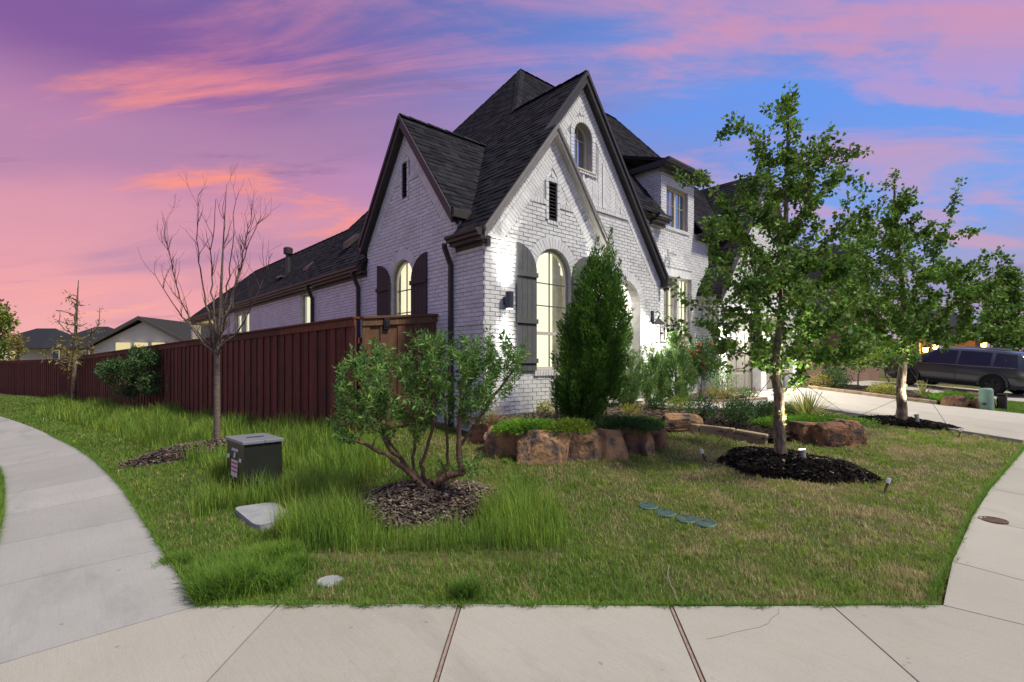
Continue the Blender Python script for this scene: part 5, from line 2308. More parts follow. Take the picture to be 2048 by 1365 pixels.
# concrete pad cover
pp_ = [G(466, 1020), G(512, 1058), G(594, 1038), G(548, 1008)]
pc_ = sum(pp_, Vector()) / 4
rp = []
for i in range(4):
    p0, p, p1 = pp_[i - 1], pp_[i], pp_[(i + 1) % 4]
    for t in range(5):
        q = (p + (p0 - p) * .18).lerp(p, t / 4).lerp(p.lerp(p + (p1 - p) * .18, t / 4), t / 4)
        rp.append(q)
ztop = pc_.z + .025
padm = MB().prism([(q.x, q.y, ztop + .9 * (q.z - pc_.z)) for q in rp], (0, 0, -.16))
tag(padm.build('utility_pad', M['pad'], None, bevel=.0), 'pale grey rounded concrete pad in the grass before the utility box', 'utility pad')
# small round cover near the sidewalk
cc = G(660, 1151)
tag(MB().lathe([(.098, -.06), (.098, -.004), (.09, .006), (.07, .002), (.0, .0)], cc - Vector((0, 0, .042)), 20).build('drain_cover', M['pad'], None), 'small round concrete drain cover in the grass near the sidewalk', 'drain cover')


def valve_lid(px, py, k):
    c = G(px, py)
    r = .098
    lab = ('first', 'second', 'third', 'fourth')[k]
    n = Vector((gz(c.x - .1, c.y) - gz(c.x + .1, c.y), gz(c.x, c.y - .1) - gz(c.x, c.y + .1), .2)).normalized()
    m = Matrix.Translation(c - Vector((0, 0, .028))) @ n.to_track_quat('Z', 'Y').to_matrix().to_4x4()
    t = thing('valve_lid', lab + ' green round valve lid of the lawn row, counted from the house side', 'valve lid', c, 'green valve lids in the lawn')
    MB().lathe([(r, -.05), (r, 0), (r - .012, .008), (r - .014, .003), (0, .003)], (0, 0, 0), 28, m).build('lid', M['lid'], t)
    ribs = MB()
    for i in range(-4, 5):
        y = i * .019
        h = math.sqrt(max(0, (r - .016) ** 2 - y * y))
        ribs.box((-h, y - .003, .003), (h, y + .003, .0075), m)
        ribs.box((y - .003, -h, .003), (y + .003, h, .0070), m)
    ribs.build('tread', M['lid'], t)
    MB().lathe([(.014, .003), (.014, .010), (.008, .006), (0, .006)], (0, .045, 0), 12, m).build('bolt', M['black_metal'], t)


for k, (a, b) in enumerate(((1296, 1006), (1331, 1020), (1374, 1032), (1411, 1040))):
    valve_lid(a, b, k)
rc = G(1986, 1041)
M['rust'] = mat('rust', (.14, .085, .055), (.085, .055, .04), 25, .8, .3, bump=.5, bscale=40)
mc = thing('meter_cover', 'rusty round iron cover set in the right sidewalk', 'cover', rc)
MB().lathe([(.11, -.02), (.11, .008), (.098, .012), (.095, .006), (0, .006)], rc, 28).build('rim', M['rust'], mc)
rb = MB()
for i in range(-3, 4):
    h = math.sqrt(.09 ** 2 - (i * .024) ** 2)
    rb.box((rc.x - h, rc.y + i * .024 - .005, rc.z + .006), (rc.x + h, rc.y + i * .024 + .005, rc.z + .011))
rb.build('tread', M['rust'], mc)
# utility pedestals by the neighbour's grass strip
pd_ = G(1972, 819)
ped = thing('utility_pedestal', 'pale green plastic utility pedestal in front of the parked car', 'pedestal', pd_)
MB().lathe([(.165, -.1), (.16, .1), (.145, .50), (.135, .53), (.11, .55), (0, .555)], pd_, 28).build('cover', M['pedestal'], ped, smooth=False)
MB().box((pd_.x - .175, pd_.y - .02, pd_.z + .12), (pd_.x - .15, pd_.y + .05, pd_.z + .18)).build('lock', M['trim_dark'], ped)
pd2 = G(1993, 817)
ped2 = thing('utility_pedestal', 'dark green utility pedestal behind the pale green one', 'pedestal', pd2)
MB().box((pd2.x - .02, pd2.y - .2, pd2.z - .1), (pd2.x + .2, pd2.y + .0, pd2.z + .36)).build('cover', M['box_green'], ped2, bevel=.03)
MB().box((pd2.x - .03, pd2.y - .21, pd2.z + .365), (pd2.x + .21, pd2.y + .01, pd2.z + .39)).build('lid', M['box_green'], ped2, bevel=.01)


# spotlights, stakes and guy wires
def spotlight(p, aim, label, power, lit=True):
    t = thing('spotlight', label, 'spotlight', p, 'garden spotlights')
    MB().tube([p - Vector((0, 0, .1)), p + Vector((0, 0, .12))], .012, 8).build('spike', M['black_metal'], t)
    d = (Vector(aim) - p).normalized()
    c = p + Vector((0, 0, .15))
    MB().tube([c - d * .07, c + d * .03, c + d * .07], [.028, .034, .042], 16, cap=True).build('housing', M['steel'], t)
    if lit:
        MB().tube([c + d * .071, c + d * .073], .036, 16).build('lens', M['lamp_glow'], t)
    spot('spot_beam', c + d * .09, aim, power, 56, .8, (1, .94, .80), .03, t)


def stake(p, lean, label):
    t = thing('stake', label, 'stake', p, 'guy wire stakes')
    l = Vector((lean[0], lean[1], 1)).normalized()
    MB().tube([p - l * .05, p + l * .08], .014, 8).build('peg', M['rust'], t)
    MB().beam(p + l * .075, p + l * .135, .036, .036, up=(1, 0, 0)).build('cap', M['white_plastic'], t, bevel=.005)


def wire(a, b, label):
    tag(MB().tube([a, Vector(a).lerp(Vector(b), .5) - Vector((0, 0, .01)), b], .0035, 5).build('guy_wire', M['cable'], None), label, 'guy wire', 'guy wires of the leafy trees')


spotlight(G(1606, 934), T1 + Vector((0, 0, 1.6)), 'lit garden spotlight in black mulch by the nearer leafy tree', 200)
spotlight(G(1834, 852), T2 + Vector((0, 0, 1.6)), 'grey garden spotlight in mulch by the second leafy tree', 170, False)
s1_, s2_ = G(1409, 918), G(1771, 980)
stake(s1_, (-.3, .2), 'white-capped stake on the lawn between boulder wall and mulch ring')
stake(s2_, (.35, -.2), 'white-capped stake on the lawn in front of the nearer mulch ring')
s4_ = G(1918, 872)
stake(s4_, (.35, -.2), 'white-capped stake at the driveway end of the far mulch ring')
k1 = T1 + Vector((0, 0, 1.25))
wire(s1_, k1, 'black guy wire from the nearer tree down towards the boulder wall')
wire(s2_ + Vector((-.1, .06, 0)), k1, 'black guy wire from the nearer tree down towards the camera')
wire(G(1706, 838), k1, 'black guy wire from the nearer tree towards the driveway')
k2 = T2 + Vector((0, 0, 1.35))
wire(s4_ + Vector((-.1, .05, 0)), k2, 'black guy wire from the second tree towards the street')
wire(G(1705, 836) + Vector((.1, 0, 0)), T2 + Vector((0, 0, .5)), 'black guy wire from the second tree across the driveway edge')
# grey garden post beside the cypress
gp = P(1113, 838, -.9)
tag(MB().box((gp.x - .02, gp.y - .02, -1.0), (gp.x + .02, gp.y + .02, -.28)).build('garden_post', M['bark_pale'], None, bevel=.004), 'thin grey wooden post standing left of the tall cypress', 'post')
# dry twig lying on the lawn
tw = [G(x, y) + Vector((0, 0, .02)) for x, y in ((1338, 1135), (1335, 1155), (1342, 1178), (1350, 1195), (1354, 1208))]
tag(MB().tube(tw, .0035, 5).build('twig', M['chip_pale'], None), 'pale dry stalk lying on the lawn above the expansion joint', 'twig')
# ------------------------------------------------------------------ plants: helpers
def unit(v):
    return v / (np.linalg.norm(v, axis=-1, keepdims=True) + 1e-9)


def tubes(P0, P1, R0, R1, k=5):
    P0, P1 = np.asarray(P0, float), np.asarray(P1, float)
    R0, R1 = np.asarray(R0, float), np.asarray(R1, float)
    t = unit(P1 - P0)
    ref = np.where(np.abs(t[:, 2:3]) < .9, np.array([[0, 0, 1.]]), np.array([[1., 0, 0]]))
    s = unit(np.cross(t, ref))
    b = np.cross(t, s)
    a = np.arange(k) * 2 * np.pi / k
    ring = s[:, None, :] * np.cos(a)[None, :, None] + b[:, None, :] * np.sin(a)[None, :, None]
    V = np.concatenate([P0[:, None, :] + ring * R0[:, None, None], P1[:, None, :] + ring * R1[:, None, None]], 1)
    n = len(P0)
    base = np.arange(n)[:, None] * 2 * k
    i = np.arange(k)[None, :]
    j = (i + 1) % k
    F = np.stack([base + i, base + j, base + k + j, base + k + i], -1).reshape(-1, 4)
    return V.reshape(-1, 3), F


def leaves(B, Dn, L, W, curl=.15, up=None):
    """rhombic folded leaves from base points along directions"""
    B, Dn = np.asarray(B, float), unit(np.asarray(Dn, float))
    n = len(B)
    r = rng.standard_normal((n, 3)) if up is None else np.asarray(up) + .5 * rng.standard_normal((n, 3))
    s = unit(np.cross(Dn, r))
    nn = np.cross(s, Dn)
    L, W = np.broadcast_to(L, n)[:, None], np.broadcast_to(W, n)[:, None]
    mid = B + Dn * L * .45
    V = np.stack([B, mid + s * W / 2 + nn * L * curl * .5, B + Dn * L - nn * L * curl, mid - s * W / 2 + nn * L * curl * .5], 1).reshape(-1, 3)
    return V, np.arange(4 * n).reshape(-1, 4)


def sph(n):
    return unit(rng.standard_normal((n, 3)))


def grow(trunk, tr_r, tips, step=.12, up_pen=1.3, wob=.02, tip_r=.003, bend=.25):
    """branches that join every tip to the nearest wood below it; returns nodes, parents, radii, tip node ids"""
    nodes = [np.array(p, float) for p in trunk]
    par = [-1] + list(range(len(trunk) - 1))
    base_n = len(trunk)
    tips = np.asarray(tips, float)
    ax = np.array([min(np.linalg.norm(t - nd) for nd in nodes) for t in tips])
    ends = []
    for ti in np.argsort(ax):
        t = tips[ti]
        A = np.array(nodes)
        d = t - A
        dist = np.linalg.norm(d, axis=1)
        sc = dist * (1 + up_pen * np.clip(.35 - d[:, 2] / (dist + 1e-6), 0, 2))
        sc[:2] += 5
        j = int(np.argmin(sc))
        n = max(1, int(dist[j] / step))
        p0 = A[j]
        prev = j
        for k in range(1, n + 1):
            f = k / n
            q = p0 + (t - p0) * f
            q = q + np.array([0, 0, -1.0]) * bend * dist[j] * .25 * math.sin(math.pi * f) + (rng.standard_normal(3) * wob if k < n else 0)
            nodes.append(q)
            par.append(prev)
            prev = len(nodes) - 1
        ends.append(prev)
    n = len(nodes)
    w = np.zeros(n)
    for e in ends:
        w[e] += 1
    for i in range(n - 1, base_n - 1, -1):
        w[par[i]] += w[i]
    rad = tip_r * np.maximum(w, 1) ** .42
    for i in range(base_n):
        rad[i] = tr_r[i]
    for i in range(base_n, n):
        rad[i] = min(rad[i], rad[par[i]] * .85) if par[i] < base_n else rad[i]
        rad[i] = min(rad[i], rad[par[i]])
    return np.array(nodes), np.array(par), rad, ends


def wood(name, nodes, par, rad, mat_, parent, k=6, k_small=4):
    idx = np.arange(len(nodes))[par >= 0]
    big = rad[par[idx]] > .012
    first = True
    for sel, kk in ((idx[big], k), (idx[~big], k_small)):
        if len(sel) == 0:
            continue
        V, F = tubes(nodes[par[sel]], nodes[sel], rad[par[sel]], rad[sel], kk)
        o = obj(name if first else 'twigs', np_mesh(name, V, F), mat_, parent, smooth=True)
        if not first:
            o['kind'] = 'stuff'
        first = False


def crown_tips(n, prof, base, jit=.12, shell=.45, seed=0):
    """tips filling a crown of revolution: prof = [(z, radius)], relative to base"""
    zs = np.array([p[0] for p in prof])
    rs = np.array([p[1] for p in prof])
    out = []
    wts = rs[:-1] * 1 + rs[1:]
    zz = np.linspace(zs[0], zs[-1], 200)
    rr = np.interp(zz, zs, rs)
    cdf = np.cumsum(rr ** 1.4)
    cdf /= cdf[-1]
    for i in range(n):
        z = np.interp(rng.uniform(), cdf, zz)
        r = np.interp(z, zs, rs)
        a = rng.uniform(0, 2 * np.pi)
        lob = 1 + .22 * math.sin(2 * a + 3 * z + seed) + .15 * math.sin(5 * a - 4 * z + seed)
        rho = r * lob * (rng.uniform() ** shell)
        out.append((base[0] + rho * math.cos(a), base[1] + rho * math.sin(a), base[2] + z + rng.normal() * jit * .5))
    return np.array(out)


def leaf_clumps(ends, nodes, par, per, spread, L, W, droop=.0, back=3, curl=.15):
    B, Dn = [], []
    for e in ends:
        chain = [e]
        while len(chain) < back and par[chain[-1]] >= 0:
            chain.append(par[chain[-1]])
        k = max(1, int(per * rng.uniform(.5, 1.4)))
        for _ in range(k):
            f = rng.uniform() ** 1.5 * (len(chain) - 1)
            i = int(f)
            p = nodes[chain[i]]
            if i + 1 < len(chain):
                p = p + (nodes[chain[i + 1]] - p) * (f - i)
            o = rng.standard_normal(3)
            o /= np.linalg.norm(o)
            B.append(p + o * spread * rng.uniform(0, 1))
            Dn.append(o + np.array([0, 0, -droop]) + .4 * rng.standard_normal(3))
    n = len(B)
    return leaves(np.array(B), np.array(Dn), L * rng.uniform(.6, 1.25, n), W * rng.uniform(.7, 1.2, n), curl)


def foliage(name, VF, mat_, parent):
    return obj(name, np_mesh(name, *VF), mat_, parent)


def join(*vf):
    Vs, Fs, k = [], [], 0
    for V, F in vf:
        Vs.append(V)
        Fs.append(F + k)
        k += len(V)
    return np.concatenate(Vs), np.concatenate(Fs)


# ------------------------------------------------------------------ the two young oaks
def oak(label, base, trunk_px, prof, n_tips, per, tr=.075, L=.075, W=.055, seed=1, extra=(), leaf='leaf_oak'):
    root = thing('oak_tree', label, 'tree', base, 'young staked oaks on the front lawn')
    trunk = [np.array(base) + np.array(q) for q in trunk_px]
    m = len(trunk)
    rr = [tr * (1 - .82 * (i / (m - 1)) ** 1.1) for i in range(m)]
    rr[0] *= 1.25
    tips = crown_tips(n_tips, prof, base, seed=seed)
    if len(extra):
        tips = np.concatenate([tips, np.array(extra)])
    nd, pa, ra, en = grow(trunk, rr, tips, step=.10, wob=.018)
    wood('trunk', nd, pa, ra, M['bark'], root, 10)
    crown = leaf_clumps(en, nd, pa, per, .085, L, W, .15, 4)
    foliage('crown', crown, M[leaf], root)
    # epicormic sprouts on the trunk
    B, Dn = [], []
    for _ in range(90):
        z = rng.choice((.16, .28, .55, .62)) + rng.normal() * .05
        a = rng.uniform(0, 6.28)
        ctr = trunk[1] + (trunk[2] - trunk[1]) * (z - .27) / .35
        B.append(np.array((ctr[0] + .06 * math.cos(a), ctr[1] + .06 * math.sin(a), base[2] + z)))
        Dn.append((math.cos(a), math.sin(a), .5))
    sp_ = foliage('sprouts', leaves(np.array(B), np.array(Dn), .035 * rng.uniform(.6, 1.3, len(B)), .022), M['leaf_lime'], root)
    sp_['kind'] = 'stuff'
    return root


d1 = CV * T1.x + SV * T1.y
k1x = d1 / FPX
tpx = [(0, 0, -.05), (-.01, 0, .25), (-.03, .0, .6), (-.02, .01, .9), (-.07, .02, 1.15), (-.06, 0, 1.45), (.0, 0, 1.9), (.03, .0, 2.4), (.06, 0, 2.9), (.08, .02, 3.5), (.10, .02, 4.1), (.10, 0, 4.6)]
rightv = np.array((SV, -CV, 0))
tpx = [tuple(rightv * a + np.array((CV, SV, 0)) * b + np.array((0, 0, c))) for a, b, c in tpx]
prof1 = [(1.12, .45), (1.32, .98), (1.7, 1.18), (2.2, 1.18), (2.7, .98), (3.2, .90), (3.7, .88), (4.1, .62), (4.45, .30), (4.75, .06)]
ex1 = [D(x, y, d1 + dd) for x, y, dd in ((1352, 345, -.3), (1365, 362, -.2), (1400, 342, -.3), (1452, 262, 0), (1440, 280, .1), (1460, 240, 0), (1690, 325, .1), (1672, 350, 0), (1660, 262, .2), (1640, 290, .2), (1350, 560, -.2), (1362, 590, -.3), (1340, 640, -.3), (1320, 655, -.2), (1577, 172, 0), (1572, 215, 0), (1590, 200, .05), (1600, 235, 0), (1700, 440, .2), (1745, 470, .3))]
oak('young oak with full round crown in the nearer black mulch ring', T1, tpx, prof1, 330, 62, .078, .058, .046, 1, [tuple(e) for e in ex1])
d2 = CV * T2.x + SV * T2.y
tp2 = [(0, 0, -.05), (.02, 0, .3), (-.01, 0, .7), (.03, .0, 1.05), (.05, .0, 1.4), (.08, 0, 1.8), (.05, .0, 2.4), (.0, 0, 3.0), (-.06, 0, 3.6), (-.1, .02, 4.2), (-.12, .02, 4.75)]
tp2 = [tuple(rightv * a + np.array((CV, SV, 0)) * b + np.array((0, 0, c))) for a, b, c in tp2]
prof2 = [(1.45, .5), (1.65, 1.25), (2.0, 1.55), (2.5, 1.6), (3.0, 1.35), (3.5, 1.05), (4.0, .8), (4.4, .5), (4.85, .1)]
ex2 = [D(x, y, d2 + dd) for x, y, dd in ((1925, 355, 0), (1910, 390, 0), (1900, 420, .2), (1970, 505, .2), (2000, 500, .3), (2020, 520, .3), (1990, 540, 0), (1790, 345, 0), (1770, 370, 0), (1705, 440, -.2), (1700, 480, -.3), (1690, 520, -.3))]
oak('young oak with broad crown in the farther black mulch ring', T2, tp2, prof2, 370, 54, .095, .076, .060, 5, [tuple(e) for e in ex2])


# ------------------------------------------------------------------ multi-stemmed shrub in the foreground
def shrub_main():
    base = np.array(S_BASE) + np.array((0, 0, .12))
    d0 = CV * base[0] + SV * base[1]
    root = thing('shrub', 'multi-stemmed shrub with narrow leaves on the mulch heap', 'shrub', tuple(base - np.array((0, 0, .15))))
    def at(x, y, dd=0):
        return np.array(D(x, y, d0 + dd))
    stems = [[(855, 1012, 0), (845, 975, 0), (818, 945, -.05), (770, 908, -.1), (716, 884, -.15)],
             [(850, 1008, 0), (838, 960, .08), (805, 925, .12), (780, 900, .15), (755, 845, .2), (742, 800, .2)],
             [(858, 1010, .02), (852, 970, .1), (842, 930, .2), (862, 868, .3), (875, 800, .35), (880, 760, .3)],
             [(862, 1008, 0), (868, 968, -.05), (895, 952, -.1), (925, 948, -.12), (918, 920, -.1), (918, 860, -.08), (925, 790, -.05), (935, 740, 0)],
             [(864, 1010, .05), (880, 975, .15), (905, 958, .2), (922, 935, .25), (920, 890, .3), (950, 850, .3), (990, 790, .3), (1035, 730, .3)],
             [(850, 1010, .03), (842, 965, .15), (826, 930, .22), (830, 870, .25), (838, 800, .2), (850, 740, .15)],
             [(858, 1010, .06), (866, 970, .2), (896, 930, .3), (893, 860, .35), (888, 790, .3), (900, 730, .3)],
             [(856, 1010, .05), (830, 955, .25), (800, 915, .4), (760, 860, .5), (720, 810, .5)]]
    nodes, par, rad, trunk_ids = [], [], [], []
    r0s = (.036, .032, .026, .042, .030, .022, .022, .022)
    for st, r0 in zip(stems, r0s):
        pts = [at(*q) for q in st]
        fine = []
        for a, b in zip(pts, pts[1:]):
            for k in range(4):
                fine.append(a + (b - a) * k / 4 + rng.standard_normal(3) * .006)
        fine.append(pts[-1])
        prev = -1
        for k, p in enumerate(fine):
            nodes.append(p)
            par.append(prev)
            rad.append(r0 * (1 - .62 * k / len(fine)))
            prev = len(nodes) - 1
    m = len(nodes)
    # fill the crown
    tips = []
    blobs = [(725, 765, 52, 70), (700, 850, 35, 40), (775, 760, 55, 60), (770, 830, 45, 40), (845, 730, 50, 48), (880, 700, 40, 30), (850, 790, 55, 40), (930, 770, 48, 60), (960, 730, 45, 45), (985, 700, 40, 30), (945, 810, 40, 30), (1015, 740, 30, 40), (740, 710, 45, 25), (835, 685, 25, 12), (925, 690, 20, 12), (1035, 710, 18, 25), (985, 780, 28, 30), (830, 850, 30, 25), (690, 780, 25, 50), (940, 925, 18, 22), (900, 945, 30, 12), (880, 700, 30, 25), (910, 740, 40, 40)]
    for bx_, by_, rx, ry in blobs:
        k = max(5, int(rx * ry / 85))
        for _ in range(k):
            a, q = rng.uniform(0, 6.28), math.sqrt(rng.uniform())
            tips.append(at(bx_ + rx * q * math.cos(a), by_ + ry * q * math.sin(a), rng.normal() * .28 + .1))
    tips = np.array(tips)
    nod = [np.array(n) for n in nodes]
    p2 = list(par)
    ends = []
    mid = np.array([at(860, 900, .1)])
    for ti in np.argsort(np.linalg.norm(tips - mid, axis=1)):
        t = tips[ti]
        A = np.array(nod)
        d = t - A
        dist = np.linalg.norm(d, axis=1)
        sc = dist * (1 + 1.5 * np.clip(.45 - d[:, 2] / (dist + 1e-6), 0, 2))
        j = int(np.argmin(sc))
        n = max(1, int(dist[j] / .07))
        prev = j
        for k in range(1, n + 1):
            nod.append(A[j] + (t - A[j]) * k / n + (rng.standard_normal(3) * .012 if k < n else 0))
            p2.append(prev)
            prev = len(nod) - 1
        ends.append(prev)
    nod, p2 = np.array(nod), np.array(p2)
    ra = np.full(len(nod), .003)
    ra[:m] = rad
    wood('stem', nod, p2, ra, M['bark_red'], root, 8)
    # tufts of narrow leaves
    B, Dn = [], []
    for e in ends:
        p = nod[e]
        q = nod[p2[e]]
        ax = (p - q) / (np.linalg.norm(p - q) + 1e-6)
        ax = ax + np.array((0, 0, .5))
        for _ in range(int(33 * rng.uniform(.6, 1.3))):
            a = rng.standard_normal(3)
            a /= np.linalg.norm(a)
            f = rng.uniform(-.10, .05)
            B.append(p + ax * f + a * .008)
            Dn.append(a * .9 + ax * .5 - np.array((0, 0, .25)))
    n = len(B)
    foliage('leaves', leaves(np.array(B), np.array(Dn), .066 * rng.uniform(.6, 1.35, n), .0175 * rng.uniform(.7, 1.2, n), .18), M['leaf_shrub'], root)


shrub_main()


# ------------------------------------------------------------------ bare tree
def bare_tree():
    root = thing('bare_tree', 'leafless young tree with many upright twigs before the red fence', 'tree', BT)
    d0 = CV * BT.x + SV * BT.y
    def at(x, y, dd=0):
        return np.array(D(x, y, d0 + dd))
    trunk = [at(435, 892), at(434, 850), at(434, 800), at(434, 745), at(434, 710), at(437, 670), at(440, 620), at(443, 560), at(446, 500), at(449, 440), at(453, 372)]
    rr = [.058, .052, .049, .046, .044, .032, .026, .020, .014, .008, .003]
    limbs = [[(434, 715, 0), (420, 690, .1), (385, 655, .2), (362, 600, .3), (345, 540, .35), (328, 470, .35)],
             [(434, 712, 0), (445, 690, -.1), (470, 672, -.2), (495, 630, -.3), (525, 560, -.3), (545, 505, -.3)],
             [(434, 705, 0), (424, 670, -.1), (412, 610, -.2), (400, 540, -.25), (392, 480, -.3), (398, 395, -.3)],
             [(437, 690, 0), (450, 640, .1), (468, 580, .2), (485, 520, .3), (495, 470, .3), (505, 425, .3)],
             [(436, 690, 0), (428, 630, .2), (425, 570, .3), (422, 500, .3), (432, 400, .3)],
             [(438, 680, 0), (455, 630, -.2), (475, 560, -.3), (492, 500, -.3), (522, 435, -.3)],
             [(434, 712, 0), (410, 690, -.1), (372, 640, -.2), (345, 610, -.3), (313, 552, -.3)],
             [(436, 700, 0), (443, 650, -.2), (452, 590, -.3), (462, 520, -.3), (470, 400, -.3)]]
    nodes, par, rad = list(trunk), [-1] + list(range(10)), list(rr)
    for lb in limbs:
        pts = [at(*q) for q in lb]
        prev = int(np.argmin([np.linalg.norm(pts[0] - t) for t in trunk]))
        fine = []
        for a, b in zip(pts, pts[1:]):
            for k in range(1, 5):
                fine.append(a + (b - a) * k / 4 + rng.standard_normal(3) * .012)
        for k, p in enumerate(fine):
            nodes.append(p)
            par.append(prev)
            rad.append(.0165 * (1 - k / len(fine)) + .003)
            prev = len(nodes) - 1
    main_n = len(nodes)
    ids = list(range(5, main_n))
    for gen, (cnt, l0) in enumerate(((130, .42), (220, .24))):
        cur = len(nodes)
        for _ in range(cnt):
            j = rng.choice(ids) if gen == 0 else rng.integers(main_n, cur)
            q = par[j]
            ax = nodes[j] - nodes[q]
            ax = ax / (np.linalg.norm(ax) + 1e-6)
            o = rng.standard_normal(3)
            o -= ax * o.dot(ax)
            o /= np.linalg.norm(o)
            dr = ax * .75 + o * .6 + np.array((0, 0, .45))
            dr /= np.linalg.norm(dr)
            l = l0 * rng.uniform(.5, 1.3)
            prev, p = j, nodes[j]
            r = min(.006, rad[j] * .8)
            for k in range(5):
                dr = dr + rng.standard_normal(3) * .12 + np.array((0, 0, .10))
                dr /= np.linalg.norm(dr)
                p = p + dr * l / 5
                nodes.append(p)
                par.append(prev)
                rad.append(max(.0016, r * (1 - .7 * (k + 1) / 5)))
                prev = len(nodes) - 1
    wood('trunk', np.array(nodes), np.array(par), np.array(rad), M['twig'], root, 10, 4)


bare_tree()
tb = [c for o in bpy.data.objects if o.name.startswith('bare_tree') for c in o.children]
for c in tb:
    if c.name.startswith('trunk'):
        c.data.materials.clear()
        c.data.materials.append(M['bark_pale'])


# ------------------------------------------------------------------ conifers
def conifer(name, label, base, prof, n, mat_, L=.055, W=.012, up=1.4, stemr=.03, lobes=7, seed=0, lean=(0, 0), group=None, sprigs=12, core=None, plume=.26, spires=()):
    """dense upright conifer: plumes of small scale sprays"""
    root = thing(name, label, 'conifer', base, group)
    base = np.array(base)
    H = prof[-1][0]
    MB().tube([base - np.array((0, 0, .05)), base + np.array((lean[0] * .5, lean[1] * .5, H * .5)), base + np.array((lean[0], lean[1], H * .9))], [stemr, stemr * .6, .004], 8).build('stem', M['bark'], root)
    zs, rs = np.array([p[0] for p in prof]), np.array([p[1] for p in prof])
    zz = np.linspace(0, H, 200)
    cdf = np.cumsum(np.interp(zz, zs, rs) ** 1.0 + .01)
    cdf /= cdf[-1]
    B, Dn = [], []
    np_ = max(40, n // 9)
    k = sprigs * 9
    for t_ in spires:
        t_ = np.array(t_)
        f = rng.uniform(0, 1, k) ** .9
        o = unit(rng.standard_normal((k, 3)) * np.array((1, 1, .2)))
        B.append(t_ - np.outer((1 - f) * .55, (.03, -.02, 1)) + o * (.075 * (1 - f) + .004)[:, None] * rng.uniform(.2, 1, (k, 1)))
        Dn.append(np.array((0, 0, 1.0)) + o * .5)
    for i in range(np_):
        z = np.interp(rng.uniform(), cdf, zz)
        r = np.interp(z, zs, rs)
        a = rng.uniform(0, 2 * np.pi)
        lob = 1 + .14 * math.sin(lobes * a + 5 * z + seed) + .12 * math.sin(3 * a - 6.5 * z + seed * 2)
        rho = r * lob * (1 - .6 * rng.uniform() ** 1.8)
        out = np.array((math.cos(a), math.sin(a), 0))
        l = plume * rng.uniform(.6, 1.3)
        z0 = max(0.0, z - l * .4)
        p0 = base + np.array((lean[0] * z / H, lean[1] * z / H, z0)) + out * max(0.0, rho - .05)
        ax = out * (.38 + .5 * max(0, .3 - z / H)) + np.array((0, 0, up)) + rng.standard_normal(3) * .18
        ax /= np.linalg.norm(ax)
        f = rng.uniform(0, 1, k) ** .8
        o = rng.standard_normal((k, 3))
        o -= np.outer(o @ ax, ax)
        o = unit(o)
        fat = plume * .20 * (np.sin(np.pi * np.clip(f * .85 + .12, 0, 1)) ** .8) * rng.uniform(.2, 1, k)
        B.append(p0 + np.outer(f * l, ax) + o * fat[:, None])
        Dn.append(ax * 1.0 + o * .6 + out * .1)
    B, Dn = np.concatenate(B), np.concatenate(Dn)
    m = len(B)
    foliage('foliage', leaves(B, Dn, L * rng.uniform(.5, 1.2, m), W * rng.uniform(.7, 1.3, m), .08), mat_, root)
    return root


cb = P(1168, 846, -.90)
conifer('cypress_tree', 'tall dark green cypress in front of the arched window', cb,
        [(0, .14), (.15, .30), (.45, .40), (.9, .42), (1.4, .40), (1.75, .34), (2.0, .26), (2.2, .17), (2.35, .09), (2.45, .04)], 4600, M['leaf_cypress'], seed=1, lean=(.21, -.19), stemr=.05, plume=.38, L=.066, W=.0155, spires=[D(1222, 458, 7.25), D(1195, 474, 7.3), D(1240, 520, 7.2), D(1206, 492, 7.4), D(1178, 520, 7.35), D(1250, 555, 7.3)])
# the loose double top
for x, y, h in ((1222, 458, .5), (1196, 475, .4), (1240, 510, .35)):
    pass
j1 = P(1248, 812, -.83)
conifer('juniper_shrub', 'pale green conical juniper between the cypress and the entry pier', j1, [(0, .10), (.2, .32), (.5, .38), (.8, .30), (1.1, .20), (1.4, .09), (1.6, .02)], 1500, M['leaf_juniper'], seed=2, sprigs=10, lean=(.05, 0), L=.06, W=.014)
j1b = P(1292, 806, -.83)
conifer('juniper_shrub', 'small leaning juniper plume against the entry pier', j1b, [(0, .05), (.3, .13), (.6, .16), (.85, .10), (1.05, .02)], 420, M['leaf_juniper'], seed=9, sprigs=10, lean=(.12, -.1), L=.06, W=.014)
j2 = P(1352, 803, -.83)
conifer('juniper_shrub', 'tall pointed juniper in front of the recessed windows', j2, [(0, .16), (.25, .36), (.6, .36), (.9, .26), (1.2, .14), (1.45, .02)], 1500, M['leaf_juniper'], seed=3, sprigs=10, L=.065, W=.015)
j3 = P(1318, 802, -.83)
conifer('juniper_shrub', 'short blunt juniper under the entry lantern', j3, [(0, .08), (.25, .17), (.55, .16), (.8, .08), (.95, .02)], 500, M['leaf_juniper'], seed=4, sprigs=10, L=.06, W=.014)


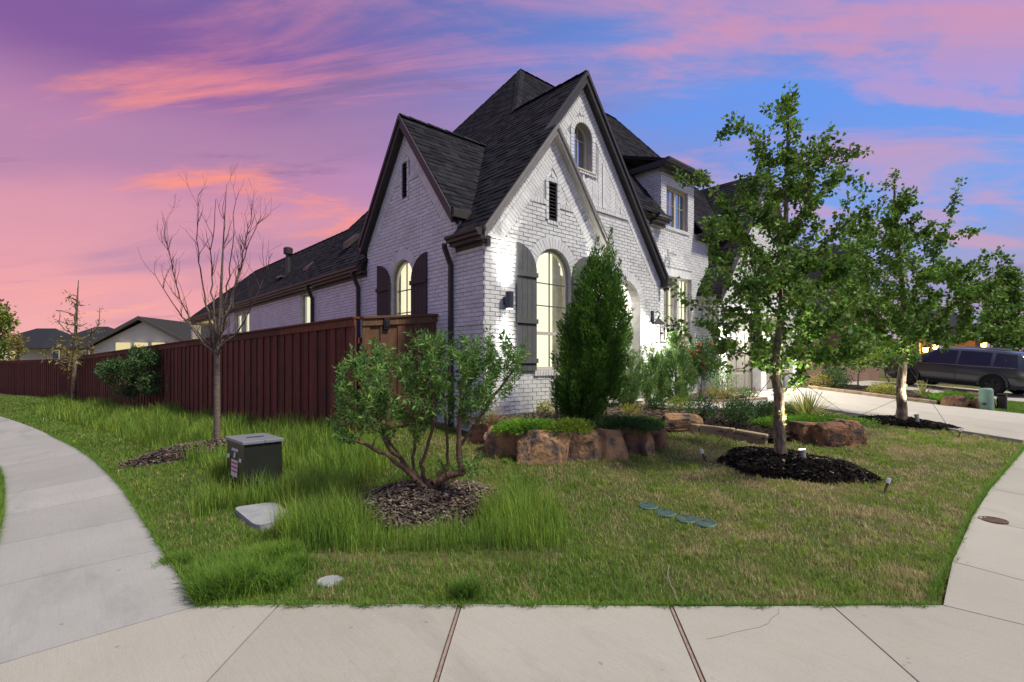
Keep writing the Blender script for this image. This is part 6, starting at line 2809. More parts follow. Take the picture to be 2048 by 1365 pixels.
def spread(label, c, rx, ry, h, n, mat_, ang=0.0, name='spreading_juniper', cat='ground cover', L=.05, W=.011, droop=0.0):
    """low spreading evergreen: feathery sprays over a shallow dome"""
    root = thing(name, label, cat, c)
    c = np.array(c)
    B, Dn = [], []
    ca, sa = math.cos(ang), math.sin(ang)
    for _ in range(n):
        a, q = rng.uniform(0, 6.28), math.sqrt(rng.uniform())
        kk = 1 + .2 * math.sin(5 * a + 1) + .12 * math.sin(9 * a)
        x, y = rx * kk * q * math.cos(a), ry * kk * q * math.sin(a)
        z = h * (1 - q * q) * rng.uniform(.55, 1.1) + .02 - droop * q
        o = np.array((ca * math.cos(a) - sa * math.sin(a), sa * math.cos(a) + ca * math.sin(a), 0))
        p = c + np.array((ca * x - sa * y, sa * x + ca * y, z))
        ax = o * .9 + np.array((0, 0, .55)) + rng.standard_normal(3) * .35
        ax /= np.linalg.norm(ax)
        k = 10
        f = rng.uniform(0, .09, k)
        s = unit(rng.standard_normal((k, 3)))
        B.append(p + np.outer(f, ax) + s * .01)
        Dn.append(ax + s * .7)
    B, Dn = np.concatenate(B), np.concatenate(Dn)
    foliage('foliage', leaves(B, Dn, L * rng.uniform(.5, 1.2, len(B)), W, .05), mat_, root)
    MB().tube([c - np.array((0, 0, .05)), c + np.array((.02, 0, h * .5))], [.02, .008], 6).build('stem', M['bark'], root)


VR = VA - R(90)
spread('bright green spreading juniper spilling over the left boulders', P(1065, 866, -.94), .46, .20, .10, 900, M['leaf_spread'], VR)
spread('yellow-green spreading juniper just left of the cypress foot', P(1140, 868, -.93), .22, .16, .13, 300, M['leaf_lime'], VR)
spread('dark green spreading juniper over the right-hand boulders', P(1245, 862, -.95), .42, .22, .13, 850, M['leaf_dark'], VR)
spread('bright green spreading juniper at the end of the boulder wall', P(1295, 858, -.98), .18, .14, .10, 220, M['leaf_spread'], VR)
spread('flat green juniper carpet below the yucca', P(1622, 852, -1.05), .85, .26, .10, 1100, M['leaf_spread'], VR)


def bush(label, c, r, h, n, mat_, L=.04, W=.02, name='shrub', cat='shrub', group=None, open_=.3, stems=5, up=.4, flowers=None, group_=None):
    """small leafy shrub: stems and a cloud of leaves"""
    root = thing(name, label, cat, c, group)
    c = np.array(c)
    mb = MB()
    tips = []
    for i in range(stems):
        a = 2 * math.pi * i / stems + rng.uniform(-.4, .4)
        t = c + np.array((r * .55 * math.cos(a), r * .55 * math.sin(a), h * rng.uniform(.6, .9)))
        mb.tube([c, (c + t) / 2 + np.array((0, 0, h * .1)), t], [.010, .007, .003], 5)
        tips.append(t)
    mb.build('stems', M['twig'], root)
    p = sph(n) * (rng.uniform(size=(n, 1)) ** open_)
    lob = 1 + .2 * np.sin(5 * np.arctan2(p[:, 1], p[:, 0]) + 4 * p[:, 2]) + .12 * np.sin(11 * np.arctan2(p[:, 1], p[:, 0]) - 7 * p[:, 2])
    B = c + np.c_[p[:, 0] * r * lob, p[:, 1] * r * lob, h * .5 + p[:, 2] * h * .5 * lob]
    Dn = p + .6 * rng.standard_normal((n, 3)) + np.array((0, 0, up))
    foliage('leaves', leaves(B, Dn, L * rng.uniform(.6, 1.25, n), W * rng.uniform(.7, 1.2, n)), mat_, root)
    if flowers:
        for m_f, k, s, zone in flowers:
            for _ in range(k):
                q = sph(1)[0]
                if zone is not None:
                    q = unit((q * .7 + np.array(zone))[None])[0]
                f = c + np.array((q[0] * r * 1.02, q[1] * r * 1.02, h * .5 + q[2] * h * .5))
                dirs = sph(16) * .7 + q
                foliage('flower', leaves(np.repeat(f[None], 16, 0), dirs, s * rng.uniform(.7, 1.2, 16), s * .8, .3), M[m_f], root)
    return root


def blades(label, c, n, L, W, mat_, spread_=.9, droop=.35, name='ornamental_grass', cat='ornamental grass', seg=4, r0=.04, stiff=False):
    """tuft of long blades (yucca, ornamental grass)"""
    root = thing(name, label, cat, c)
    c = np.array(c)
    V, F = [], []
    for i in range(n):
        a = rng.uniform(0, 6.28)
        e = rng.uniform(.15, 1.0)
        l = L * rng.uniform(.6, 1.1)
        o = np.array((math.cos(a), math.sin(a), 0))
        s = np.array((-math.sin(a), math.cos(a), 0))
        th = spread_ * e
        b = len(V)
        p = c + o * r0 * rng.uniform(0, 1)
        dr = o * math.sin(th) + np.array((0, 0, math.cos(th)))
        for k in range(seg + 1):
            f = k / seg
            w = W * (1 - f ** 1.5) + .0008 if stiff else W * (1 - f) + .0006
            V += [p - s * w / 2, p + s * w / 2]
            dr = dr + o * droop * .25 * f - np.array((0, 0, droop * .5 * f))
            dr /= np.linalg.norm(dr)
            p = p + dr * l / seg
        for k in range(seg):
            F.append((b + 2 * k, b + 2 * k + 1, b + 2 * k + 3, b + 2 * k + 2))
    foliage('blades', (np.array(V), np.array(F)), mat_, root)
    return root


# corner bed
blades('tuft of straw-coloured grass at the corner bed behind the leftmost boulder', P(985, 852, -.92), 240, .42, .006, M['leaf_straw'], 1.0, .7)
blades('yellow-green strappy plant among the corner boulders', P(1035, 852, -.92), 70, .22, .012, M['leaf_yellow'], 1.0, .5)
bush('airy pale yellow-green shrub against the corner brick pier', P(1042, 832, -.90), .17, .55, 520, M['leaf_yellow'], .05, .012, open_=.5)
bush('low golden shrub under the arched window', P(1092, 832, -.90), .19, .26, 900, M['leaf_yellow'], .035, .012, open_=.35)
bush('small golden shrub between the cypress and the flat boulder', P(1262, 834, -.93), .17, .22, 700, M['leaf_yellow'], .035, .012)
blades('pale fine grass tuft beside the flat boulder', P(1275, 846, -.97), 130, .22, .005, M['leaf_straw'], 1.0, .6)
bush('dark glossy shrub behind the flat boulder', P(1312, 824, -.93), .16, .30, 700, M['leaf_dark'], .045, .025)
bush('lime green mounded shrub right of the dark glossy one', P(1358, 824, -.93), .24, .28, 1500, M['leaf_lime'], .03, .014)
bush('leafy plant with purple and yellow flowers behind the flat boulder', P(1405, 838, -.97), .26, .40, 1300, M['leaf_dark'], .04, .02,
     flowers=[('petal_purple', 7, .03, (-.6, -.8, .4)), ('petal_yellow', 4, .028, (.3, -.8, .6))])
bush('rounded dark green shrub along the lawn edging', P(1478, 846, -1.0), .24, .38, 1500, M['leaf_dark'], .045, .024)
bush('dark green shrub half hidden by the nearer oak trunk', P(1535, 838, -1.0), .26, .30, 1400, M['leaf_dark'], .045, .024)
bush('low green shrub left of the yucca', P(1575, 836, -1.0), .25, .26, 1100, M['leaf_oak'], .04, .02)
blades('large striped yucca rosette behind the reddish boulders', P(1614, 840, -1.0), 150, .60, .036, M['yucca'], 1.35, .12, 'yucca_plant', 'yucca', 3, .04, True)


# rose standard
def rose():
    c = P(1402, 803, -.86)
    root = thing('rose_bush', 'rose bush with orange and pink blooms in front of the house', 'rose bush', c)
    c = np.array(c)
    top = c + np.array((0, 0, .92))
    mb = MB()
    for a, s in ((0, .05), (2, .08), (4, .06)):
        mb.tube([c + np.array((s * math.cos(a), s * math.sin(a), -.03)), c + np.array((0, 0, .3)), top + np.array((s * 3 * math.cos(a), s * 3 * math.sin(a), 0))], [.014, .012, .006], 6)
    mb.build('stem', M['bark'], root)
    n = 5200
    p = sph(n) * (rng.uniform(size=(n, 1)) ** .4)
    lob = 1 + .22 * np.sin(4 * np.arctan2(p[:, 1], p[:, 0]) + 4 * p[:, 2])
    B = top + np.c_[p[:, 0] * .42 * lob, p[:, 1] * .42 * lob, p[:, 2] * .46 * lob]
    foliage('leaves', leaves(B, p + .7 * rng.standard_normal((n, 3)), .05 * rng.uniform(.6, 1.2, n), .028, .1), M['leaf_dark'], root)
    d = CV * top[0] + SV * top[1]
    blooms = [(1372, 697, 'petal_orange'), (1365, 687, 'petal_orange'), (1376, 702, 'petal_pink'), (1395, 703, 'petal_pink'), (1383, 715, 'petal_orange'), (1391, 711, 'petal_orange'), (1380, 731, 'petal_orange'), (1405, 727, 'petal_orange'), (1387, 740, 'petal_orange'), (1376, 745, 'petal_orange'), (1406, 742, 'petal_orange'), (1360, 694, 'petal_orange'), (1420, 690, 'petal_orange'), (1398, 690, 'petal_orange'), (1384, 706, 'petal_orange')]
    for x, y, m in blooms:
        f = np.array(D(x, y, d - .42 + .2 * rng.uniform()))
        k = 22
        q = np.array((-CV, -SV, .3))
        foliage('bloom', leaves(np.repeat(f[None], k, 0) + .006 * rng.standard_normal((k, 3)), sph(k) * .8 + q, .062 * rng.uniform(.7, 1.1, k), .052, .35), M[m], root)


rose()
# bed by the recessed wall
bush('grey-green shrub beside the garage pier', (12.6, 6.1, -.83), .34, .75, 1400, M['leaf_shrub'], .045, .018)
bush('low bronze shrub by the walk under the rose', (11.0, 5.55, -.85), .28, .30, 900, M['leaf_gold'], .04, .016)
bush('low olive shrub by the far walk edging', (11.6, 5.5, -.85), .30, .26, 900, M['leaf_gold'], .04, .016)
bush('grey-green low shrub at the end of the walk', (12.2, 5.45, -.85), .28, .26, 900, M['leaf_shrub'], .035, .014)
bush('low red-flowered plant where the walk meets the driveway', (12.7, 5.5, -.85), .26, .24, 700, M['leaf_rust'], .035, .016)
# neighbour's bed
bush('dark rounded shrub at the brick corner across the driveway', (19.5, 5.6, -.95), .45, .75, 1800, M['leaf_dark'], .07, .035)
bush('olive shrub beside the dark rounded one across the driveway', (19.1, 5.9, -.95), .35, .6, 900, M['leaf_gold'], .06, .028)
bush('bright yellow-flowered mound across the driveway', (19.0, 4.1, -1.0), .42, .36, 1500, M['leaf_yellow'], .05, .028)
blades('smaller yucca rosette in the bed across the driveway', (19.2, 3.2, -1.05), 70, .55, .035, M['yucca'], 1.3, .12, 'yucca_plant', 'yucca', 3, .04, True)
spread('flat green ground cover near the driveway bend', (18.9, 2.5, -1.08), .75, .45, .14, 600, M['leaf_spread'], 0, L=.09, W=.02)
blades('reddish grass tuft behind the second oak', (19.9, 2.6, -1.1), 130, .42, .010, M['leaf_rust'], 1.0, .5)
blades('tan grass tuft near the parked car', (21.2, 2.9, -1.1), 130, .42, .010, M['leaf_straw'], 1.0, .5)


def vase_shrub(label, c, r, h, n, mat_, seed):
    """crape-myrtle like shrub: bare lower stems fanning out, lit crown"""
    root = thing('flowering_shrub', label, 'shrub', c)
    c = np.array(c)
    tips = []
    trunk = [c + np.array((0, 0, -.05)), c + np.array((0, 0, .1))]
    for i in range(70):
        a, q = rng.uniform(0, 6.28), math.sqrt(rng.uniform())
        tips.append(c + np.array((r * q * math.cos(a), r * q * math.sin(a), h * (.55 + .42 * rng.uniform() * (1.05 - .5 * q)))))
    nd, pa, ra, en = grow(trunk, [.03, .028], np.array(tips), step=.15, up_pen=2.5, tip_r=.006)
    wood('stem', nd, pa, ra, M['bark_pale'], root, 5)
    foliage('leaves', leaf_clumps(en, nd, pa, n, .16, .09, .05, .1, 3), mat_, root)


vase_shrub('bright green multi-stemmed shrub against the brick house across the driveway', (20.6, 5.2, -.95), 1.05, 1.75, 42, M['leaf_lime'], 3)
vase_shrub('darker multi-stemmed shrub left of the parked car', (22.4, 4.7, -.98), .9, 1.9, 40, M['leaf_oak'], 5)


# ------------------------------------------------------------------ left side planting
def sapling():
    c = D(146, 0, 20.4)
    c = Vector((c.x, c.y, gz(c.x, c.y)))
    root = thing('sapling', 'slender sapling with sparse feathery leaves against the far fence', 'tree', c)
    d = CV * c.x + SV * c.y
    k = d / FPX
    trunk = [np.array(D(x, y, d)) for x, y in ((146, 808), (149, 740), (150, 690), (152, 650), (154, 610), (157, 560))]
    prof = [(1.6, .25), (1.9, 1.5), (2.6, 1.25), (3.4, .95), (4.2, .6), (4.8, .3)]
    prof = [((792 - y) * k, w * k) for y, w in ((730, 12), (700, 58), (660, 46), (620, 50), (590, 34), (570, 14), (558, 4))]
    tips = crown_tips(70, prof, tuple(c), seed=4, shell=.6)
    nd, pa, ra, en = grow(trunk, [.09, .075, .06, .05, .035, .012], tips, step=.25, tip_r=.010)
    wood('trunk', nd, pa, ra, M['bark'], root, 7)
    low = [e for e in en if nd[e][2] < (HOR - 660) * k]
    high = [e for e in en if nd[e][2] >= (HOR - 660) * k]
    foliage('crown', join(leaf_clumps(low, nd, pa, 15, .25, .18, .05, .5, 3), leaf_clumps(high, nd, pa, 6, .2, .16, .04, .3, 3)), M['leaf_gold'], root)


sapling()


def fence_shrub():
    c = D(268, 0, 14.3)
    c = Vector((c.x, c.y, gz(c.x, c.y)))
    root = thing('shrub', 'dark green shrub in the tall grass before the red fence', 'shrub', c)
    d = CV * c.x + SV * c.y
    k = d / FPX
    trunk = [np.array(D(x, y, d)) for x, y in ((268, 822), (266, 800), (267, 780))]
    tips = []
    for bx_, by_, rx, ry in ((230, 745, 34, 26), (265, 730, 30, 26), (300, 735, 32, 28), (255, 770, 45, 22), (300, 770, 28, 20), (285, 705, 22, 10), (220, 725, 16, 8), (322, 712, 12, 12)):
        for _ in range(20):
            a, q = rng.uniform(0, 6.28), math.sqrt(rng.uniform())
            tips.append(np.array(D(bx_ + rx * q * math.cos(a), by_ + ry * q * math.sin(a), d + rng.normal() * .4)))
    nd, pa, ra, en = grow(trunk, [.04, .035, .03], np.array(tips), step=.15, tip_r=.004)
    wood('stem', nd, pa, ra, M['bark_red'], root, 6)
    foliage('leaves', leaf_clumps(en, nd, pa, 42, .13, .085, .04, .1, 3), M['leaf_dark'], root)


fence_shrub()


def far_tree(label, px, py_base, d, blobs, mat_, L, W, seed, trunk_w=.12, per=40, tipn=18):
    root = thing('tree', label, 'tree', D(px, py_base, d))
    trunk = [np.array(D(px, y, d)) for y in np.linspace(py_base, blobs[0][1], 5)]
    tips = []
    for bx_, by_, rx, ry in blobs:
        for _ in range(tipn):
            a, q = rng.uniform(0, 6.28), math.sqrt(rng.uniform())
            tips.append(np.array(D(bx_ + rx * q * math.cos(a), by_ + ry * q * math.sin(a), d + rng.normal() * rx * d / FPX * .5)))
    nd, pa, ra, en = grow(trunk, list(np.linspace(trunk_w, trunk_w * .3, 5)), np.array(tips), step=.3, tip_r=.012)
    wood('trunk', nd, pa, ra, M['bark'], root, 7)
    foliage('crown', leaf_clumps(en, nd, pa, per, 14 * d / FPX, L, W, .1, 3), mat_, root)


far_tree('light green tree rising behind the far end of the red fence', -14, 745, 34, [(-10, 680, 30, 30), (12, 700, 14, 24), (0, 655, 22, 24), (5, 620, 10, 18), (15, 640, 14, 10)], M['leaf_lime'], .24, .14, 3, .16, 14)
far_tree('small pale leafy tree in the garden behind the fence', 36, 735, 33, [(36, 700, 16, 18), (30, 680, 10, 12), (44, 690, 10, 14)], M['leaf_gold'], .18, .09, 4, .06, 18, 10)
far_tree('oak at the street edge beyond the parked car', 2012, 776, 25.0, [(2010, 640, 38, 34), (2030, 580, 26, 34), (2000, 590, 30, 30), (2040, 660, 26, 40), (1985, 660, 20, 26), (2020, 690, 30, 20), (2012, 548, 14, 16)], M['leaf_oak'], .17, .12, 5, .12, 40, 22)
# ------------------------------------------------------------------ grass
def mound_mask(X, Y, k=1.0):
    m = np.zeros(X.shape, bool)
    for cx, cy, rx, ry, an in MOUNDS:
        dx, dy = X - cx, Y - cy
        u = math.cos(an) * dx + math.sin(an) * dy
        v = -math.sin(an) * dx + math.cos(an) * dy
        m |= (u / (rx * k)) ** 2 + (v / (ry * k)) ** 2 < 1
    return m


def blocked(X, Y, k=1.0):
    b = mound_mask(X, Y, k)
    for s in SLABS + BEDS:
        xs, ys = [p[0] for p in s], [p[1] for p in s]
        q = (X > min(xs)) & (X < max(xs)) & (Y > min(ys)) & (Y < max(ys))
        if q.any():
            i = np.where(q)
            b[i] |= inside(s, X[i], Y[i])
    b |= (X > XS) & (Y > YF) & (X < 19)
    dx, dy = X - b0.x, Y - b0.y
    u, v = dx * tl.x + dy * tl.y, dx * tr.x + dy * tr.y
    b |= (u > 0) & (u < wl) & (v > 0) & (v < wr)
    b |= inside([(q.x, q.y) for q in rp], X, Y)
    for k_, (a, c) in enumerate(((1296, 1006), (1331, 1020), (1374, 1032), (1411, 1040))):
        p = G(a, c)
        b |= np.hypot(X - p.x, Y - p.y) < .09
    b |= np.hypot(X - cc.x, Y - cc.y) < .085
    return b


def fbm(X, Y, s, seed=0):
    z = np.zeros(X.shape)
    a, f = 1.0, s
    for o in range(4):
        z += a * np.sin(X * f + seed + 1.7 * np.sin(Y * f * .8 + o + seed)) * np.sin(Y * f * 1.1 + 2 * o + 1.3 * np.sin(X * f * .7 + seed))
        a *= .6
        f *= 1.9
    return z


def blade_mesh(X, Y, Z, H, W, lean, face=None):
    """five-point blades, bent to one side"""
    n = len(X)
    a = rng.uniform(0, 2 * np.pi, n)
    o = np.c_[np.cos(a), np.sin(a), np.zeros(n)]
    s = np.c_[-np.sin(a), np.cos(a), np.zeros(n)]
    b = np.c_[X, Y, Z]
    up = np.array([0, 0, 1.0])
    m = b + up * (H * .55)[:, None] + o * (lean * H * .3)[:, None]
    t = b + up * (H * (1 - .25 * lean))[:, None] + o * (lean * H)[:, None]
    V = np.stack([b - s * W[:, None] / 2, b + s * W[:, None] / 2, m + s * W[:, None] * .4, m - s * W[:, None] * .4, t], 1).reshape(-1, 3)
    k = np.arange(n)[:, None] * 5
    quads = k + np.array([[0, 1, 2, 3]])
    tris = k + np.array([[3, 2, 4]])
    me = bpy.data.meshes.new('grass')
    me.vertices.add(len(V))
    me.vertices.foreach_set('co', V.astype(np.float32).ravel())
    idx = np.concatenate([quads, tris], 1).ravel().astype(np.int32)
    me.loops.add(len(idx))
    me.loops.foreach_set('vertex_index', idx)
    me.polygons.add(2 * n)
    st = (np.arange(n)[:, None] * 7 + np.array([[0, 4]])).ravel().astype(np.int32)
    me.polygons.foreach_set('loop_start', st)
    me.update(calc_edges=True)
    return me


def screen_sample(n, box, power=1.7):
    """ground points, denser near the camera"""
    r0, r1, d0_, d1_ = box
    u = rng.uniform(0, 1, n)
    e = 2 - power
    d = (d0_ ** e + u * (d1_ ** e - d0_ ** e)) ** (1 / e) if abs(e) > 1e-6 else d0_ * (d1_ / d0_) ** u
    t = rng.uniform(r0, r1, n)
    r = t * d
    return CV * d + SV * r, SV * d - CV * r, d


TALL = [[G(*q) for q in poly] for poly in (
    [(545, 1060), (640, 1000), (690, 960), (705, 1010), (735, 1052), (850, 1068), (930, 1062), (985, 1010), (1040, 985), (1110, 1010), (1145, 1060), (1120, 1112), (1000, 1118), (880, 1122), (760, 1115), (640, 1110), (570, 1095)],
    [(395, 1000), (430, 930), (520, 880), (640, 865), (720, 870), (780, 905), (770, 950), (700, 975), (640, 1030), (560, 1010), (440, 1015), (380, 1040)],
)]
TALL = [[(p.x, p.y) for p in q] for q in TALL]
fa, fb = FC, F1
# strip along the fence, back from the sidewalk
strip = [(fa.x + .2, fa.y - .35), (fa.x - .05, fa.y + .3), (fb.x - .05, fb.y)] + [(p.x + .75, p.y) for p in reversed(SIDE_IN[5:16])] + [(1.75, 7.2), (2.2, 6.4)]
TALL.append(strip)


def tall_mask(X, Y):
    m = np.zeros(X.shape, bool)
    for t in TALL:
        m |= inside(t, X, Y)
    return m


def lawn():
    # short lawn
    X, Y, d = screen_sample(700000, (-1.02, 1.02, 3.2, 34), 1.75)
    n1 = fbm(X, Y, 1.1, 2.0)
    keep = ~blocked(X, Y, .97)
    tm = tall_mask(X, Y)
    keep &= ~(tm & (rng.uniform(size=X.shape) < .6))
    beyond = (CV * X + SV * Y > 3) & ~((X < FC.x + .1) & (Y > FC.y) & (X > FC.x - .13 * (Y - FC.y)))
    keep &= beyond & (Y < 36)
    bare = fbm(X, Y, 1.6, 5.0)
    right = np.clip((X - Y * .15 - 2.5) / 2.0, 0, 1)
    keep &= ~((bare > .75) & (rng.uniform(size=X.shape) < .55 * right))
    X, Y, d, n1 = X[keep], Y[keep], d[keep], n1[keep]
    Z = ground_np(X, Y) - LAWN_DROP - .004
    n = len(X)
    sc = np.clip(d / 4.5, .9, 5)
    lush = np.clip(1 - right[keep], 0, 1)
    H = (.040 + .018 * lush + .014 * n1 * .5) * rng.uniform(.55, 1.35, n)
    W = .0042 * sc * rng.uniform(.7, 1.3, n)
    green = rng.uniform(size=n) < np.clip(lush * .9 + .1 * (n1 > .3), 0, 1)
    straw = ~green & (rng.uniform(size=n) < np.clip(.34 + .30 * bare[keep], .08, .75))
    H = np.where(straw, H * .85, H)
    for sel, nm, mt, lab in ((straw, 'grass', 'grass_straw', 'dry straw blades mixed through the front lawn'), (~green & ~straw, 'grass', 'grass', 'short front lawn grass with dry straw patches'), (green, 'grass', 'grass_green', 'short green lawn grass beside the curving sidewalk')):
        o = obj(nm, blade_mesh(X[sel], Y[sel], Z[sel], H[sel], W[sel], rng.uniform(.1, .9, sel.sum())), M[mt])
        tag(o, lab, kind='stuff')
    # tufts: bunches of longer blades scattered through the turf
    kx = np.where(rng.uniform(size=n) < np.where(n1 > .15, .026, .006))[0]
    kx = kx[np.clip(d[kx], 0, 11) < 11]
    m_ = 16
    TX = np.repeat(X[kx], m_) + rng.normal(size=len(kx) * m_) * .016
    TY = np.repeat(Y[kx], m_) + rng.normal(size=len(kx) * m_) * .016
    TH = np.repeat(rng.uniform(.05, .085, len(kx)), m_) * rng.uniform(.5, 1.15, len(kx) * m_)
    TD = np.repeat(d[kx], m_)
    ok = ~blocked(TX, TY, .95)
    TX, TY, TH, TD = TX[ok], TY[ok], TH[ok], TD[ok]
    o = obj('grass', blade_mesh(TX, TY, ground_np(TX, TY) - LAWN_DROP, TH, .0042 * np.clip(TD / 4.5, .9, 3), rng.uniform(.2, 1.0, len(TX))), M['grass'])
    tag(o, 'small tufts of longer grass scattered through the lawn', kind='stuff')
    # lush clumps near the sidewalk corner and along edges
    cl = []
    for a, b, r_, h in ((430, 1180, .16, .15), (470, 1165, .18, .15), (500, 1130, .16, .12), (555, 1160, .12, .10), (410, 1195, .10, .12), (935, 1185, .08, .12), (560, 1110, .14, .12), (450, 1140, .2, .10), (590, 1130, .10, .10), (350, 1120, .10, .06)):
        p = G(a, b)
        k = int(2600 * (r_ / .15) ** 2)
        cl.append(np.c_[p.x + rng.normal(size=k) * r_ * .5, p.y + rng.normal(size=k) * r_ * .5, h * rng.uniform(.4, 1.1, k)])
    # ragged fringe over the paving edge
    for a, b in (((395, 1212), (1887, 1211)),):
        A, B_ = G(*a), G(*b)
        k = 8000
        f = rng.uniform(size=k)
        wv_ = (.018 * np.sin(f * 61) + .012 * np.sin(f * 143 + 1) + .008 * np.sin(f * 311))
        off = .012 - np.clip(wv_, 0, 1) * rng.uniform(0, 1.2, k)
        cl.append(np.c_[A.x + (B_.x - A.x) * f + CV * off, A.y + (B_.y - A.y) * f + SV * off, (.028 + .5 * np.clip(wv_, -.02, .03)) * rng.uniform(.3, 1.3, k)])
    xr = rng.uniform(4.3, 12.4, 5000)
    cl.append(np.c_[xr, .66 + .10 * np.exp(-((xr - 7.5) / 2.4) ** 2) + rng.normal(size=5000) * .012, .04 * rng.uniform(.3, 1.2, 5000)])
    for A, B_ in zip(SIDE_IN[:9], SIDE_IN[1:10]):
        k = 900
        f = rng.uniform(size=k)
        cl.append(np.c_[A.x + (B_.x - A.x) * f + .012, A.y + (B_.y - A.y) * f + rng.normal(size=k) * .01, .06 * rng.uniform(.3, 1.3, k)])
    for A, B_ in zip(SIDE_OUT[:6], SIDE_OUT[1:7]):
        k = 900
        f = rng.uniform(size=k)
        cl.append(np.c_[A.x + (B_.x - A.x) * f - .015, A.y + (B_.y - A.y) * f + rng.normal(size=k) * .01, .07 * rng.uniform(.3, 1.3, k)])
    C = np.concatenate(cl)
    b_ = ~blocked(C[:, 0], C[:, 1], .9) | (C[:, 2] < .06)
    C = C[b_]
    Z = ground_np(C[:, 0], C[:, 1]) - LAWN_DROP
    o = obj('grass', blade_mesh(C[:, 0], C[:, 1], Z, C[:, 2] + LAWN_DROP, .005 * rng.uniform(.7, 1.3, len(C)), rng.uniform(.2, .9, len(C))), M['grass_green'])
    tag(o, 'lush grass clumps fringing the sidewalk edges', kind='stuff')
    # tall unmown grass
    X, Y, d = screen_sample(330000, (-1.0, .25, 4.2, 26), 1.55)
    tm = tall_mask(X, Y) & ~blocked(X, Y, .93)
    cn = fbm(X, Y, 2.3, 9.0)
    tm &= rng.uniform(size=X.shape) < np.clip(.62 + .35 * cn, .12, 1)
    X, Y, d, cn = X[tm], Y[tm], d[tm], cn[tm]
    n = len(X)
    nearf = inside(strip, X, Y)
    H = np.where(nearf, .36, .37) * np.clip(.8 + .34 * cn, .35, 1.3) * rng.uniform(.35, 1.2, n)
    bc = b0 + tl * (wl / 2) + tr * (wr / 2)
    near_box = np.hypot(X - bc.x + CV * .25, Y - bc.y + SV * .25) < .62
    H = np.where(near_box, H * .5, H)
    W = .0050 * np.clip(d / 5, .9, 3.2) * rng.uniform(.7, 1.3, n)
    Z = ground_np(X, Y) - LAWN_DROP - .004
    o = obj('grass', blade_mesh(X, Y, Z, H, W, rng.uniform(.05, .65, n)), M['grass_tall'])
    tag(o, 'tall unmown grass along the red fence and round the mulch heap', kind='stuff')
    # verge left of the side walk and neighbour's strip
    X = rng.uniform(17.5, 40, 60000)
    Y = rng.uniform(.7, 3.0, 60000)
    k = ~blocked(X, Y)
    X, Y = X[k], Y[k]
    o = obj('grass', blade_mesh(X, Y, ground_np(X, Y) - LAWN_DROP, np.full(len(X), .075) * rng.uniform(.5, 1.3, len(X)), np.full(len(X), .014), rng.uniform(.1, .8, len(X))), M['grass_green'])
    tag(o, "strip of green grass beside the neighbour's driveway", kind='stuff')

    # verges between the sidewalks and the streets
    for n_, (xa, xb, ya, yb), lab in ((130000, (-5.5, 1.6, 1.5, 26), 'green verge grass on the street side of the curving sidewalk'), (70000, (4.0, 24, -2.35, -.6), 'green verge grass between the front sidewalk and the kerb')):
        X, Y = rng.uniform(xa, xb, n_), rng.uniform(ya, yb, n_)
        k = ~blocked(X, Y)
        if xb < 2:
            so = np.array([(p.x, p.y) for p in SIDE_OUT])
            lim = np.interp(Y, so[:, 1][np.argsort(so[:, 1])], so[:, 0][np.argsort(so[:, 1])])
            k &= (X < lim) & (X > lim - 3.2)
        X, Y = X[k], Y[k]
        o = obj('grass', blade_mesh(X, Y, ground_np(X, Y) - LAWN_DROP, .06 * rng.uniform(.5, 1.3, len(X)), np.full(len(X), .009), rng.uniform(.1, .8, len(X))), M['grass_green'])
        tag(o, lab, kind='stuff')


lawn()
# ------------------------------------------------------------------ neighbouring houses
M['n_brick'] = mat('n_brick', (.74, .72, .56), (.67, .65, .50), 8, .8, .2, bump=.3, bscale=30)
M['n_roof'] = mat('n_roof', (.040, .040, .036), (.028, .028, .027), 6, .9, .15, stretch=(1, 1, 6), bump=.6, bscale=14)
M['n_roof_blue'] = mat('n_roof_blue', (.030, .032, .040), (.022, .024, .030), 6, .9, .15, stretch=(1, 1, 6), bump=.6, bscale=10)
M['window_warm'] = emit('window_warm', (.95, .80, .42), .85)
M['tan_wall'] = mat('tan_wall', (.36, .25, .16), (.30, .21, .14), 3, .85, .2)


def brick_mat(name, c1, c2, mortar, ang):
    m, nt, out = nodes(name)
    N, L = nt.nodes, nt.links
    geo = N.new('ShaderNodeNewGeometry')
    mp = N.new('ShaderNodeMapping')
    mp.inputs['Rotation'].default_value = (0, 0, -ang)
    L.new(geo.outputs['Position'], mp.inputs[0])
    sp = N.new('ShaderNodeSeparateXYZ')
    L.new(mp.outputs[0], sp.inputs[0])
    ad = N.new('ShaderNodeMath')
    L.new(sp.outputs[0], ad.inputs[0])
    L.new(sp.outputs[1], ad.inputs[1])
    cb = N.new('ShaderNodeCombineXYZ')
    L.new(ad.outputs[0], cb.inputs[0])
    L.new(sp.outputs[2], cb.inputs[1])
    b = N.new('ShaderNodeTexBrick')
    b.inputs['Color1'].default_value = (*c1, 1)
    b.inputs['Color2'].default_value = (*c2, 1)
    b.inputs['Mortar'].default_value = (*mortar, 1)
    b.inputs['Scale'].default_value = 1.0
    b.inputs['Brick Width'].default_value = .21
    b.inputs['Row Height'].default_value = .07
    b.inputs['Mortar Size'].default_value = .006
    L.new(cb.outputs[0], b.inputs['Vector'])
    p = N.new('ShaderNodeBsdfPrincipled')
    p.inputs['Roughness'].default_value = .85
    L.new(b.outputs['Color'], p.inputs['Base Color'])
    bp = N.new('ShaderNodeBump')
    bp.invert = True
    bp.inputs['Strength'].default_value = .6
    bp.inputs['Distance'].default_value = .01
    L.new(b.outputs['Fac'], bp.inputs['Height'])
    L.new(bp.outputs[0], p.inputs['Normal'])
    L.new(p.outputs[0], out.inputs['Surface'])
    return m


